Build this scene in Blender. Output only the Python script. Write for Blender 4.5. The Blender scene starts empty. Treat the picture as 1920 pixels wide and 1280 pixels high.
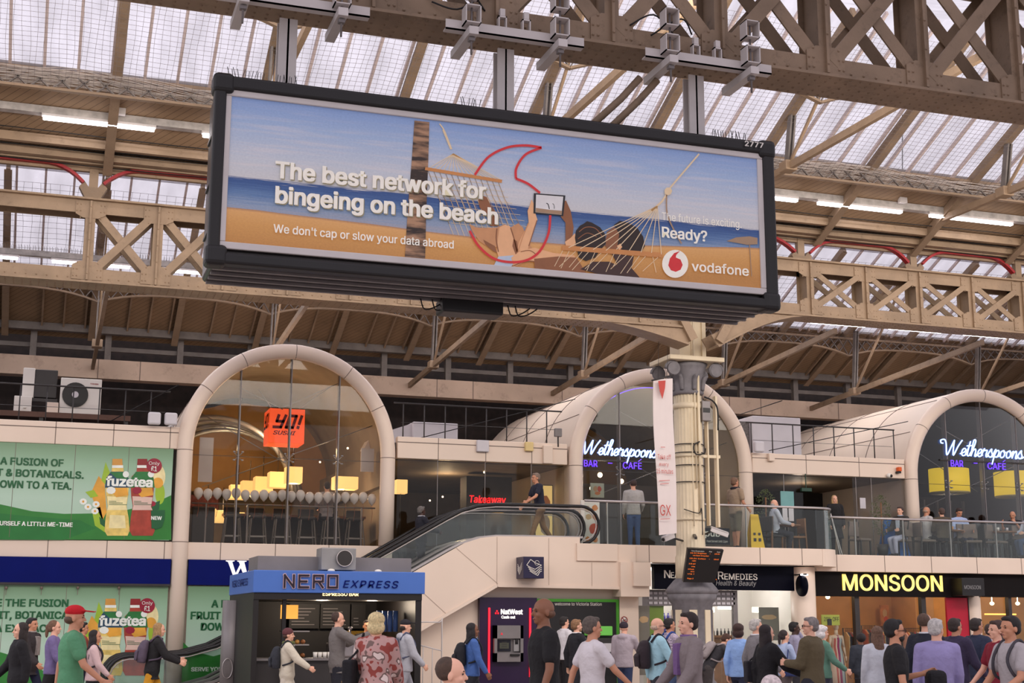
import bpy, bmesh, math, random
from mathutils import Vector, Matrix
random.seed(7)
C = bpy.context.scene.collection
SC = bpy.context.scene
# ------------------------------------------------------------------ camera
FOC = 2600.0; HOR = 1165.0; PSI = math.atan(.336); ROLL = .003; CZ = 1.7
PIT = math.atan((HOR-640)/FOC)
_s, _c, _sp, _cp = math.sin(PSI), math.cos(PSI), math.sin(PIT), math.cos(PIT)
FWD = Vector((_s*_cp, _c*_cp, _sp)); RT = Vector((_c, -_s, 0)); UP = Vector((-_s*_sp, -_c*_sp, _cp))
cd = bpy.data.cameras.new('camera'); cam = bpy.data.objects.new('camera', cd); C.objects.link(cam)
cd.sensor_width = 36; cd.lens = FOC/1920*36; cd.clip_end = 500
_cr, _sr = math.cos(ROLL), math.sin(ROLL)
R2 = RT*_cr + UP*_sr; U2 = UP*_cr - RT*_sr
m = Matrix((R2, U2, -FWD)).transposed().to_4x4(); m.translation = (0, 0, CZ)
cam.matrix_world = m
SC.camera = cam
def ray(px, py):
    return FWD + R2*((px-960)/FOC) + U2*((640-py)/FOC)
def at(px, py, Y):
    d = ray(px, py); t = Y/d.y
    return Vector((d.x*t, Y, CZ+d.z*t))
def proj(x, y, z):
    v = Vector((x, y, z-CZ)); d = v.dot(FWD); return 960+FOC*v.dot(R2)/d, 640-FOC*v.dot(U2)/d
def seen(x, y, z, mg=60): q = proj(x, y, z); return -mg < q[0] < 1920+mg
ORD = 'first second third fourth fifth sixth seventh eighth ninth tenth eleventh twelfth thirteenth fourteenth fifteenth sixteenth seventeenth eighteenth nineteenth twentieth'.split()
def depth_at(px, py, Y):
    return Y/ray(px, py).y
# ------------------------------------------------------------------ world, lights, exposure
w = bpy.data.worlds.new('overcast_sky'); SC.world = w; w.use_nodes = True
nt = w.node_tree; nt.nodes.clear()
_o = nt.nodes.new('ShaderNodeOutputWorld'); _b = nt.nodes.new('ShaderNodeBackground')
_tc = nt.nodes.new('ShaderNodeTexCoord'); _sx = nt.nodes.new('ShaderNodeSeparateXYZ'); _rp = nt.nodes.new('ShaderNodeValToRGB')
nt.links.new(_tc.outputs['Generated'], _sx.inputs[0]); nt.links.new(_sx.outputs['Z'], _rp.inputs[0])
_rp.color_ramp.elements[0].position = 0.0; _rp.color_ramp.elements[0].color = (.20, .185, .19, 1)
_rp.color_ramp.elements[1].position = .42; _rp.color_ramp.elements[1].color = (.93, .90, .98, 1)
_e = _rp.color_ramp.elements.new(.05); _e.color = (.42, .40, .42, 1)
nt.links.new(_rp.outputs[0], _b.inputs[0]); _b.inputs[1].default_value = 2.1
nt.links.new(_b.outputs[0], _o.inputs[0])
def area(name, loc, rot, sx, sy, power, col=(1, .93, .85)):
    l = bpy.data.lights.new(name, 'AREA'); l.shape = 'RECTANGLE'; l.size = sx; l.size_y = sy; l.energy = power; l.color = col
    o = bpy.data.objects.new(name, l); C.objects.link(o); o.location = loc; o.rotation_euler = rot; return o
def point(name, loc, power, col=(1, .8, .55), r=.1):
    l = bpy.data.lights.new(name, 'POINT'); l.energy = power; l.color = col; l.shadow_soft_size = r
    o = bpy.data.objects.new(name, l); C.objects.link(o); o.location = loc; return o
FACADE_FILL = [area('facade_fill_light', (x, 18.2, 10.6), (math.radians(77), 0, 0), 8.5, 2.6, 600, (1, .91, .81)) for x in (0, 9.5, 19, 28)]  # fill lights added behind the billboard to brighten the facade
VAULT_FILL = [area('vault_fill_light', (x, 37.2, 10.7), (0, 0, 0), 10, .3, 210, (1, .95, .92)) for x in (3, 14, 25)]  # extra fill added below the tube lights to brighten the vaults
SC.view_settings.view_transform = 'Standard'; SC.view_settings.look = 'None'; SC.view_settings.gamma = 1
SC.view_settings.use_curve_mapping = False; SC.view_settings.exposure = -0.1
try:
    SC.cycles.max_bounces = 8; SC.cycles.transparent_max_bounces = 16; SC.cycles.diffuse_bounces = 4; SC.cycles.glossy_bounces = 3
    SC.cycles.caustics_reflective = False; SC.cycles.caustics_refractive = False
    SC.cycles.sample_clamp_indirect = 6; SC.cycles.use_denoising = True
except Exception: pass
# ------------------------------------------------------------------ materials
def lin(c):
    return tuple(((v/255)/12.92 if v/255 <= .04045 else ((v/255+.055)/1.055)**2.4) for v in c)
MATS = {}
def mat(name, rgb, rough=.6, metal=0., var=.1, scale=2.5, bump=0., emit=0., spec=.4, dirt=0.):
    if name in MATS: return MATS[name]
    m = bpy.data.materials.new(name); m.use_nodes = True; nt = m.node_tree; b = nt.nodes['Principled BSDF']
    L = lin(rgb); b.inputs['Roughness'].default_value = rough; b.inputs['Metallic'].default_value = metal
    b.inputs['Specular IOR Level'].default_value = spec
    tc = nt.nodes.new('ShaderNodeTexCoord'); nz = nt.nodes.new('ShaderNodeTexNoise'); nz.inputs['Scale'].default_value = scale
    nz.inputs['Detail'].default_value = 5; nt.links.new(tc.outputs['Object'], nz.inputs['Vector'])
    mx = nt.nodes.new('ShaderNodeMix'); mx.data_type = 'RGBA'
    mx.inputs[6].default_value = tuple(v*(1-var) for v in L)+(1,); mx.inputs[7].default_value = tuple(min(1, v*(1+var)) for v in L)+(1,)
    mr = nt.nodes.new('ShaderNodeMapRange'); mr.inputs[1].default_value = .3; mr.inputs[2].default_value = .7
    nt.links.new(nz.outputs[0], mr.inputs[0]); nt.links.new(mr.outputs[0], mx.inputs[0])
    out = mx.outputs[2]
    if dirt:
        n2 = nt.nodes.new('ShaderNodeTexNoise'); n2.inputs['Scale'].default_value = scale*3.1; n2.inputs['Detail'].default_value = 8
        n2.inputs['Roughness'].default_value = .7
        nt.links.new(tc.outputs['Object'], n2.inputs['Vector'])
        r2 = nt.nodes.new('ShaderNodeMapRange'); r2.inputs[1].default_value = .55; r2.inputs[2].default_value = .75; r2.inputs[4].default_value = dirt
        nt.links.new(n2.outputs[0], r2.inputs[0])
        m2 = nt.nodes.new('ShaderNodeMix'); m2.data_type = 'RGBA'; m2.inputs[7].default_value = (L[0]*.3, L[1]*.27, L[2]*.24, 1)
        nt.links.new(r2.outputs[0], m2.inputs[0]); nt.links.new(out, m2.inputs[6]); out = m2.outputs[2]
    nt.links.new(out, b.inputs['Base Color'])
    if emit:
        nt.links.new(out, b.inputs['Emission Color']); b.inputs['Emission Strength'].default_value = emit
    if bump:
        bp = nt.nodes.new('ShaderNodeBump'); bp.inputs['Strength'].default_value = bump; bp.inputs['Distance'].default_value = .02
        n3 = nt.nodes.new('ShaderNodeTexNoise'); n3.inputs['Scale'].default_value = scale*8
        nt.links.new(tc.outputs['Object'], n3.inputs['Vector']); nt.links.new(n3.outputs[0], bp.inputs['Height']); nt.links.new(bp.outputs[0], b.inputs['Normal'])
    MATS[name] = m; return m
def emat(name, rgb, s):
    if name in MATS: return MATS[name]
    m = bpy.data.materials.new(name); m.use_nodes = True; nt = m.node_tree; b = nt.nodes['Principled BSDF']
    b.inputs['Base Color'].default_value = lin(rgb)+(1,); b.inputs['Emission Color'].default_value = lin(rgb)+(1,); b.inputs['Emission Strength'].default_value = s
    nz = nt.nodes.new('ShaderNodeTexNoise'); nz.inputs['Scale'].default_value = 2
    mr = nt.nodes.new('ShaderNodeMapRange'); mr.inputs[3].default_value = s*.93; mr.inputs[4].default_value = s*1.07
    nt.links.new(nz.outputs[0], mr.inputs[0]); nt.links.new(mr.outputs[0], b.inputs['Emission Strength'])
    MATS[name] = m; return m
def glass(name, tint, refl=.06, rough=.02, edge=.35):
    if name in MATS: return MATS[name]
    m = bpy.data.materials.new(name); m.use_nodes = True; nt = m.node_tree; nt.nodes.clear()
    o = nt.nodes.new('ShaderNodeOutputMaterial'); t = nt.nodes.new('ShaderNodeBsdfTransparent'); g = nt.nodes.new('ShaderNodeBsdfGlossy')
    t.inputs[0].default_value = tint+(1,); g.inputs['Roughness'].default_value = rough; g.inputs[0].default_value = (1, 1, 1, 1)
    lw = nt.nodes.new('ShaderNodeLayerWeight'); lw.inputs[0].default_value = .35
    mr = nt.nodes.new('ShaderNodeMapRange'); mr.inputs[3].default_value = refl; mr.inputs[4].default_value = edge
    nt.links.new(lw.outputs['Fresnel'], mr.inputs[0]); mr.inputs[1].default_value = .04
    mx = nt.nodes.new('ShaderNodeMixShader'); nt.links.new(mr.outputs[0], mx.inputs[0]); nt.links.new(t.outputs[0], mx.inputs[1]); nt.links.new(g.outputs[0], mx.inputs[2])
    nt.links.new(mx.outputs[0], o.inputs[0]); MATS[name] = m; return m
def roof_glass(name):
    m = bpy.data.materials.new(name); m.use_nodes = True; nt = m.node_tree; nt.nodes.clear()
    o = nt.nodes.new('ShaderNodeOutputMaterial'); t = nt.nodes.new('ShaderNodeBsdfTransparent'); d = nt.nodes.new('ShaderNodeBsdfTranslucent')
    tc = nt.nodes.new('ShaderNodeTexCoord'); mp = nt.nodes.new('ShaderNodeMapping'); mp.inputs['Scale'].default_value = (1.65, .5, 1)
    vo = nt.nodes.new('ShaderNodeTexNoise'); vo.inputs['Scale'].default_value = 1.3; vo.inputs['Detail'].default_value = 6
    nt.links.new(tc.outputs['Object'], mp.inputs[0]); nt.links.new(mp.outputs[0], vo.inputs['Vector'])
    r = nt.nodes.new('ShaderNodeValToRGB'); r.color_ramp.elements[0].color = (.40, .38, .395, 1); r.color_ramp.elements[1].color = (.56, .535, .56, 1)
    r.color_ramp.elements[0].position = .35; r.color_ramp.elements[1].position = .65
    nt.links.new(vo.outputs[0], r.inputs[0]); nt.links.new(r.outputs[0], t.inputs[0]); d.inputs[0].default_value = (.5, .48, .5, 1)
    mx = nt.nodes.new('ShaderNodeMixShader'); mx.inputs[0].default_value = .25
    nt.links.new(t.outputs[0], mx.inputs[1]); nt.links.new(d.outputs[0], mx.inputs[2]); nt.links.new(mx.outputs[0], o.inputs[0]); return m
def boards(name, rgb, freq=5.5, diag=1.0, axes=('X', 'Y')):
    m = mat(name, rgb, .75, var=.16, scale=.7, dirt=.35); nt = m.node_tree; b = nt.nodes['Principled BSDF']
    src = b.inputs['Base Color'].links[0].from_socket
    g = nt.nodes.new('ShaderNodeNewGeometry'); sx = nt.nodes.new('ShaderNodeSeparateXYZ'); nt.links.new(g.outputs['Position'], sx.inputs[0])
    a = nt.nodes.new('ShaderNodeMath'); a.operation = 'MULTIPLY_ADD'; a.inputs[1].default_value = diag
    nt.links.new(sx.outputs[axes[1]], a.inputs[0]); nt.links.new(sx.outputs[axes[0]], a.inputs[2])
    f = nt.nodes.new('ShaderNodeMath'); f.operation = 'MULTIPLY'; f.inputs[1].default_value = freq; nt.links.new(a.outputs[0], f.inputs[0])
    fr = nt.nodes.new('ShaderNodeMath'); fr.operation = 'FRACT'; nt.links.new(f.outputs[0], fr.inputs[0])
    lt = nt.nodes.new('ShaderNodeMath'); lt.operation = 'LESS_THAN'; lt.inputs[1].default_value = .07; nt.links.new(fr.outputs[0], lt.inputs[0])
    mx = nt.nodes.new('ShaderNodeMix'); mx.data_type = 'RGBA'; L = lin(rgb); mx.inputs[7].default_value = (L[0]*.3, L[1]*.28, L[2]*.26, 1)
    nt.links.new(lt.outputs[0], mx.inputs[0]); nt.links.new(src, mx.inputs[6]); nt.links.new(mx.outputs[2], b.inputs['Base Color']); return m
M = dict(
 steel=mat('painted_beige_steel', (152, 128, 104), .55, var=.14, dirt=.5, bump=.15),
 steel2=mat('weathered_beige_steel', (140, 118, 97), .6, var=.18, scale=1.5, dirt=.6, bump=.2),
 grim=mat('grimy_grey_steel', (112, 104, 100), .55, var=.2, dirt=.4),
 bar=mat('pale_glazing_bar', (196, 180, 178), .5),
 white=mat('white_painted_metal', (205, 198, 196), .4, var=.06),
 galv=mat('dull_zinc', (150, 148, 148), .45, .5, var=.15),
 dark=mat('dark_metal', (52, 48, 48), .45, var=.15),
 black=mat('black_frame', (26, 23, 24), .4, var=.15),
 blackgloss=mat('black_casing_metal', (58, 54, 55), .3, .3, var=.15),
 red=mat('red_paint', (150, 22, 30), .45),
 cream=mat('cream_panel', (230, 210, 193), .45, var=.035, scale=.8),
 creamdk=mat('cream_joint', (120, 104, 96), .7),
 vault=mat('cream_vault', (226, 208, 192), .5, var=.05, scale=.6),
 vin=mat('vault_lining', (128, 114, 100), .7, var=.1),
 lintel=mat('stained_concrete', (196, 172, 154), .8, var=.16, scale=.9, dirt=.5),
 brick=mat('dark_brick', (34, 25, 22), .9, var=.35, scale=5),
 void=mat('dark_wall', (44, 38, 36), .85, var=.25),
 floor=mat('pale_terrazzo', (172, 160, 152), .25, var=.12, scale=1.2),
 deck=mat('roof_felt', (96, 90, 90), .9, var=.2),
 navy=mat('navy_sign', (8, 20, 96), .5, var=.05, spec=.08),
 nvdark=mat('midnight_sign', (8, 9, 24), .5, spec=.08),
 char=mat('charcoal_sign', (24, 20, 20), .6, spec=.1),
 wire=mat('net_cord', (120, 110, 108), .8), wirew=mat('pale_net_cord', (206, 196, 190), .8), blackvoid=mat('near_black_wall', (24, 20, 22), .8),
 cable=mat('black_cable', (22, 20, 20), .5),
 grey=mat('grey_metal', (128, 122, 122), .45, .3, var=.1),
 ltgrey=mat('light_grey_plastic', (205, 200, 205), .5, var=.04),
 conc=mat('capital_grey', (112, 108, 112), .6, var=.2, scale=6),
 colm=mat('cream_column_paint', (220, 204, 176), .5, var=.06, dirt=.12),
 rubber=mat('black_rubber', (26, 24, 26), .35),
 alu=mat('brushed_aluminium', (180, 172, 170), .3, .7, var=.08),
 tube=emat('tube_light_glow', (255, 250, 255), 10.0),
 gl=glass('clear_glass', (.94, .96, .95), .02),
 glgreen=glass('green_tinted_glass', (.90, .935, .92), .02),
 glarch=glass('arch_glass', (.88, .86, .83), .012),
 glesc=glass('escalator_glass', (.972, .985, .98), .012),
 gldark=glass('dark_glass', (.82, .82, .83), .010),
 roof=roof_glass('roof_glazing'),
 board=boards('beige_boarding', (134, 109, 84)),
 wood=mat('brown_wood', (128, 88, 56), .5, var=.2, scale=6),
 warmwall=mat('warm_shop_wall', (190, 140, 84), .7),
 offwhite=mat('off_white', (226, 220, 212), .6, var=.04),
 yellow=mat('yellow_plastic', (236, 190, 20), .45, var=.05),
)
# ------------------------------------------------------------------ mesh builder
class MB:
    def __init__(s): s.v = []; s.f = []; s.m = []; s.s = []
    def add(s, vs, fs, mi=0, sm=False):
        o = len(s.v); s.v += [tuple(v) for v in vs]
        for f in fs: s.f.append(tuple(i+o for i in f)); s.m.append(mi); s.s.append(sm)
        return s
    def hexa(s, p, mi=0):
        return s.add(p, [(0, 3, 2, 1), (4, 5, 6, 7), (0, 1, 5, 4), (1, 2, 6, 5), (2, 3, 7, 6), (3, 0, 4, 7)], mi)
    def box(s, x0, x1, y0, y1, z0, z1, mi=0):
        return s.hexa([(x0, y0, z0), (x1, y0, z0), (x1, y1, z0), (x0, y1, z0), (x0, y0, z1), (x1, y0, z1), (x1, y1, z1), (x0, y1, z1)], mi)
    def bbox(s, x0, x1, y0, y1, z0, z1, r=.01, mi=0):   # bevelled box
        bm = bmesh.new(); bmesh.ops.create_cube(bm, size=1)
        for v in bm.verts: v.co = ((x0+x1)/2+v.co.x*(x1-x0), (y0+y1)/2+v.co.y*(y1-y0), (z0+z1)/2+v.co.z*(z1-z0))
        bmesh.ops.bevel(bm, geom=bm.edges[:], offset=r, segments=3, affect='EDGES', profile=.5)
        bm.verts.ensure_lookup_table(); bm.verts.index_update()
        s.add([v.co for v in bm.verts], [[v.index for v in f.verts] for f in bm.faces], mi); bm.free(); return s
    def bar(s, p0, p1, wd, h, up=(0, 0, 1), mi=0):
        p0 = Vector(p0); p1 = Vector(p1); d = (p1-p0).normalized(); u = Vector(up)
        a = d.cross(u)
        if a.length < 1e-4: a = d.cross(Vector((1, 0, 0)))
        a.normalize(); b = a.cross(d); a = a*wd/2; b = b*h/2
        return s.hexa([p0-a-b, p0+a-b, p1+a-b, p1-a-b, p0-a+b, p0+a+b, p1+a+b, p1-a+b], mi)
    def tube(s, pts, r, n=8, mi=0, closed=False, cap=True, sm=True):
        pts = [Vector(p) for p in pts]; k = len(pts); vs = []; prev = None
        for i in range(k):
            if closed: d = pts[(i+1) % k]-pts[i-1]
            else: d = pts[min(i+1, k-1)]-pts[max(i-1, 0)]
            d.normalize()
            if prev is None:
                a = d.cross(Vector((0, 0, 1)))
                if a.length < 1e-3: a = d.cross(Vector((1, 0, 0)))
            else:
                a = prev-d*prev.dot(d)
                if a.length < 1e-5: a = d.cross(Vector((0, 0, 1)))
            a.normalize(); b = d.cross(a); prev = a
            rr = r[i] if isinstance(r, (list, tuple)) else r
            for j in range(n):
                t = 2*math.pi*j/n; vs.append(pts[i]+a*(rr*math.cos(t))+b*(rr*math.sin(t)))
        fs = []
        for i in range(k if closed else k-1):
            for j in range(n):
                i2 = (i+1) % k
                fs.append((i*n+j, i*n+(j+1) % n, i2*n+(j+1) % n, i2*n+j))
        s.add(vs, fs, mi, sm)
        if cap and not closed:
            o = len(s.v)-len(vs)
            s.f.append(tuple(o+j for j in reversed(range(n)))); s.m.append(mi); s.s.append(False)
            s.f.append(tuple(o+(k-1)*n+j for j in range(n))); s.m.append(mi); s.s.append(False)
        return s
    def lathe(s, prof, c=(0, 0, 0), n=24, mi=0, sm=True, flute=0, fd=0):
        vs = []; fs = []; c = Vector(c)
        for r, z in prof:
            for j in range(n):
                t = 2*math.pi*j/n; rr = r*(1-(fd*abs(math.cos(t*flute/2)) if flute else 0))
                vs.append(c+Vector((rr*math.cos(t), rr*math.sin(t), z)))
        for i in range(len(prof)-1):
            for j in range(n): fs.append((i*n+j, i*n+(j+1) % n, (i+1)*n+(j+1) % n, (i+1)*n+j))
        fs.append(tuple(reversed(range(n)))); fs.append(tuple((len(prof)-1)*n+j for j in range(n)))
        return s.add(vs, fs, mi, sm)
    def ell(s, c, rx, ry, rz, nu=14, nv=9, mi=0, rot=None):
        c = Vector(c); vs = [Vector((0, 0, rz))]; fs = []
        for i in range(1, nv):
            p = math.pi*i/nv
            for j in range(nu):
                t = 2*math.pi*j/nu; vs.append(Vector((rx*math.sin(p)*math.cos(t), ry*math.sin(p)*math.sin(t), rz*math.cos(p))))
        vs.append(Vector((0, 0, -rz))); L = len(vs)-1
        for j in range(nu): fs.append((0, 1+j, 1+(j+1) % nu)); fs.append((L, 1+(nv-2)*nu+(j+1) % nu, 1+(nv-2)*nu+j))
        for i in range(nv-2):
            for j in range(nu): fs.append((1+i*nu+j, 1+(i+1)*nu+j, 1+(i+1)*nu+(j+1) % nu, 1+i*nu+(j+1) % nu))
        if rot: vs = [rot @ v for v in vs]
        return s.add([c+v for v in vs], fs, mi, True)
    def cap(s, p0, r0, p1, r1, n=10):
        s.tube([p0, p1], [r0, r1], n); s.ell(p0, r0, r0, r0, n, 6); s.ell(p1, r1, r1, r1, n, 6); return s
    def prism(s, pts, y0, y1, mi=0):     # polygon in X,Z extruded along Y
        n = len(pts); vs = [(p[0], y0, p[1]) for p in pts]+[(p[0], y1, p[1]) for p in pts]
        fs = [tuple(range(n)), tuple(reversed(range(n, 2*n)))]+[(i, n+i, n+(i+1) % n, (i+1) % n) for i in range(n)]
        return s.add(vs, fs, mi)
    def poly(s, pts, mi=0): return s.add(pts, [tuple(range(len(pts)))], mi)
    def text(s, txt, o, U, V, width=None, h=.1, mi=0, depth=0., font='sans', bold=0., shear=0., sp=1.):
        bold = max(0, bold); vs, fs, bx0, bx1 = text_mesh(txt, font, 0, shear, sp, depth > 0)
        sy = h/CAPH[font]; sx = sy if width is None else width/(bx1-bx0+2*bold)
        U = Vector(U).normalized(); V = Vector(V).normalized(); N = U.cross(V); o = Vector(o)
        offs = [(0, 0)] if bold <= 0 else [(-bold, -bold*.6), (-bold, bold*.6), (bold, -bold*.6), (bold, bold*.6), (0, 0)]
        for k, (a, c) in enumerate(offs):
            s.add([o+U*((v[0]+a+bold-bx0)*sx)+V*((v[1]+c)*sy)+N*((v[2])*depth+k*.00015) for v in vs], fs, mi)
        return s
    def textpx(s, txt, a, b, hpx, Y, mi=0, depth=0., off=.004, **k):   # baseline from photo pixel a to pixel b on plane Y
        p = at(a[0], a[1], Y); q = at(b[0], b[1], Y); p.y -= off
        return s.text(txt, p, (1, 0, 0), (0, 0, 1), q.x-p.x, hpx/FOC*depth_at((a[0]+b[0])/2, a[1], Y), mi, depth, **k)
    def build(s, name, mats, parent=None, local=False, smooth=None):
        me = bpy.data.meshes.new(name)
        off = Vector((0, 0, 0)); loc = None
        if parent is not None and not local:
            p = parent
            while p is not None: off += p.location; p = p.parent
        elif parent is None:
            xs = [v[0] for v in s.v]; ys = [v[1] for v in s.v]; zs = [v[2] for v in s.v]
            off = Vector(((min(xs)+max(xs))/2, (min(ys)+max(ys))/2, min(zs))); loc = off.copy()
        me.from_pydata([(v[0]-off.x, v[1]-off.y, v[2]-off.z) for v in s.v], [], s.f)
        for mm in (mats if isinstance(mats, (list, tuple)) else [mats]): me.materials.append(mm)
        me.polygons.foreach_set('material_index', s.m); me.polygons.foreach_set('use_smooth', s.s if smooth is None else [smooth]*len(s.f))
        me.update()
        o = bpy.data.objects.new(name, me); C.objects.link(o)
        if parent is not None: o.parent = parent
        if loc is not None: o.location = loc
        return o
FONTS = {}
def getfont(k):
    if k not in FONTS:
        FONTS[k] = None
        if k == 'sans':
            try:
                import os
                FONTS[k] = bpy.data.fonts.load(os.path.join(bpy.utils.system_resource('DATAFILES'), 'fonts', 'Inter.woff2'))
            except Exception: FONTS[k] = None
    return FONTS[k]
TM = {}
def text_mesh(txt, font, bold, shear, sp, ext):
    key = (txt, font, bold, shear, sp, ext)
    if key in TM: return TM[key]
    cu = bpy.data.curves.new('t', 'FONT'); cu.body = txt; f = getfont(font)
    if f: cu.font = f
    cu.offset = bold; cu.shear = shear; cu.space_character = sp; cu.resolution_u = 3; cu.extrude = .5 if ext else 0
    ob = bpy.data.objects.new('t', cu); C.objects.link(ob)
    dg = bpy.context.evaluated_depsgraph_get(); me = bpy.data.meshes.new_from_object(ob.evaluated_get(dg))
    vs = [tuple(v.co) for v in me.vertices]; fs = [tuple(p.vertices) for p in me.polygons]
    bpy.data.objects.remove(ob); bpy.data.curves.remove(cu); bpy.data.meshes.remove(me)
    if not vs: vs = [(0, 0, 0), (1, 0, 0), (0, 1, 0)]; fs = []
    TM[key] = (vs, fs, min(v[0] for v in vs), max(v[0] for v in vs)); return TM[key]
CAPH = {}
for _k in ('sans', 'bfont'):
    _v = text_mesh('H', _k, 0, 0, 1, False)[0]; CAPH[_k] = max(v[1] for v in _v)
def tag(o, label, cat, group=None, kind=None):
    o['label'] = label; o['category'] = cat
    if group: o['group'] = group
    if kind: o['kind'] = kind
    return o
def thing(name, loc, label, cat, group=None, rz=0):
    o = bpy.data.objects.new(name, None); o.empty_display_size = .2; C.objects.link(o); o.location = loc; o.rotation_euler = (0, 0, rz)
    return tag(o, label, cat, group)
def struct(o, label=None, cat=None):
    o['kind'] = 'structure'
    if label: o['label'] = label
    if cat: o['category'] = cat
    return o
def copy_tree(o, parent=None):
    c = o.copy(); C.objects.link(c); c.parent = parent
    for ch in [q for q in CHILD.get(o.name, o.children)]: copy_tree(ch, c)
    return c
CHILD = {}
def spline(pts, k=6, closed=False):
    P = [Vector(p) for p in pts]; n = len(P); out = []
    rng = range(n) if closed else range(n-1)
    for i in rng:
        if closed: a, b, c, d = P[i-1], P[i], P[(i+1) % n], P[(i+2) % n]
        else: a, b, c, d = P[max(i-1, 0)], P[i], P[i+1], P[min(i+2, n-1)]
        for j in range(k):
            t = j/k
            out.append(.5*((2*b)+(c-a)*t+(2*a-5*b+4*c-d)*t*t+(3*b-a-3*c+d)*t**3))
    if not closed: out.append(P[-1])
    return out
# ================================================================== SETTING
XL, XR = -9.0, 40.0
b = MB(); b.box(XL, XR, -4, 44, -.1, 0); struct(b.build('floor', M['floor']), 'pale polished station concourse floor', 'floor')
# back wall with stained concrete lintel
b = MB(); b.box(XL, XR, 43.3, 43.6, 0, 12.0); struct(b.build('wall_back', M['brick']), 'dark brick rear wall under the roof edge', 'wall')
b = MB(); b.box(XL, XR, 42, 42.5, 8.68, 9.25)
x = XL+1.1; k = 0
while x < XR:
    b.box(x-.012, x+.012, 41.992, 42.01, 8.68, 9.25, 1); k += 1; x += 3.05 if k % 4 else 1.2
struct(b.build('trim_1', [M['lintel'], M['creamdk']]), 'stained concrete lintel beam along the rear wall', 'beam')
b = MB()
for k in range(22):
    x = -6.9+k*2.1
    b.box(x-.09, x+.09, 42.1, 42.3, 9.25, 10.2)
b.box(XL, XR, 42.25, 42.35, 9.55, 9.68); b.box(XL, XR, 41.75, 42.0, 9.98, 10.2)
struct(b.build('trim_2', M['grim']), 'stub posts and eaves rail above the concrete lintel', 'trim')
# flat roof deck over the upper storey
for x0, x1 in ((XL, 2.95), (8.3, 13.02), (18.38, 23.32), (28.68, XR)):
    b = MB(); b.box(x0, x1, 34.15, 43.3, 6.0, 6.15); struct(b.build('roof_deck', M['deck']), 'flat felt roof behind the cream parapet', 'roof')
b = MB(); b.box(XL, XR, 34.1, 43.2, 3.2, 3.5); struct(b.build('floor_upper', M['void']), 'upper storey floor slab', 'floor')
b = MB(); b.box(XL, XR, 43.1, 43.25, 3.5, 6.0); struct(b.build('wall_interior', M['vin']), 'brown rear wall of the upper storey restaurants', 'wall')
def fascia(n, x0, x1, y, z0, z1, lab, joints, groove=None, d=.25):
    b = MB(); b.bbox(x0, x1, y, y+d, z0, z1, .015)
    for j in joints: b.box(j-.009, j+.009, y-.003, y+.01, z0, z1, 1)
    if groove: b.box(x0, x1, y-.003, y+.01, groove-.011, groove+.011, 1)
    return struct(b.build('trim_%d' % n, [M['cream'], M['creamdk']]), lab, 'fascia')
fascia(3, XL, 3.0, 34, 5.74, 6.27, 'cream panelled parapet above the upper green advert', [.15+1.31*i for i in range(-6, 3)], 6.13)
fascia(4, 8.38, 12.97, 34, 5.74, 6.29, 'cream panelled parapet between the left and middle arches', [9.45, 10.72, 11.98], 6.15)
fascia(5, 18.42, 23.3, 34, 5.74, 6.29, 'cream panelled parapet between the middle and right arches', [20.1, 21.8], 6.15)
fascia(6, XL, 8.3, 34, 3.12, 3.53, 'cream floor band above the blue shop sign', [.15+1.31*i for i in range(-6, 7)])
fascia(7, 12.35, 19.0, 31.5, 3.13, 3.55, 'cream balcony edge above the dark blue shop sign', [12.9, 14.15, 15.6, 17.2, 18.4], d=.5)
fascia(8, 19.3, XR, 32.3, 3.02, 3.46, 'cream balcony edge above the charcoal shop sign', [19.9+1.46*i for i in range(12)], d=.5)
# rounded balcony nose joining the two edges
b = MB(); pts = []
for i in range(13):
    t = math.radians(-90+i*7.5); pts.append((19.0+.75*math.cos(t), 32.4+.9*math.sin(t)))
n = len(pts); pts += [(19.0, 32.4)]; n += 1
vs = [(p[0], p[1], 3.11) for p in pts]+[(p[0], p[1], 3.55) for p in pts]
b.add(vs, [tuple(range(n)), tuple(reversed(range(n, 2*n)))]+[(i, (i+1) % n, n+(i+1) % n, n+i) for i in range(n)])
struct(b.build('trim_9', M['cream']), 'rounded cream balcony end', 'fascia')
b = MB(); b.box(12.4, 19.0, 31.95, 34.2, 3.13, 3.5); b.box(18.9, XR, 32.75, 34.2, 3.13, 3.45)
struct(b.build('floor_balcony', M['void']), 'balcony floor slab in front of the arches', 'floor')
# ---------------- roof bays: slopes descending away from the camera
SA = lambda y: 11.0+(29-y)*.445
SB = lambda y: 10.1+(42-y)*.445
def slope(fz, y0, y1, t, name, m, lab, kind='roof'):
    b = MB(); b.hexa([(XL, y0, fz(y0)), (XR, y0, fz(y0)), (XR, y1, fz(y1)), (XL, y1, fz(y1)), (XL, y0, fz(y0)+t), (XR, y0, fz(y0)+t), (XR, y1, fz(y1)+t), (XL, y1, fz(y1)+t)])
    return struct(b.build(name, m), lab, kind)
def plane(fz, y0, y1, name, m, lab):
    b = MB(); b.poly([(XL, y0, fz(y0)), (XR, y0, fz(y0)), (XR, y1, fz(y1)), (XL, y1, fz(y1))]); return struct(b.build(name, m), lab, 'roof')
plane(SA, 22.5, 26.6, 'ceiling', M['roof'], 'glazed roof slope of the nearer bay')
slope(SA, 26.6, 29.1, .08, 'ceiling.001', M['board'], 'beige boarded lower roof slope of the nearer bay')
plane(SB, 35.5, 39.5, 'ceiling.002', M['roof'], 'glazed roof slope of the farther bay')
slope(SB, 39.5, 42.4, .08, 'ceiling.003', M['board'], 'beige boarded lower roof slope of the farther bay')
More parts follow.
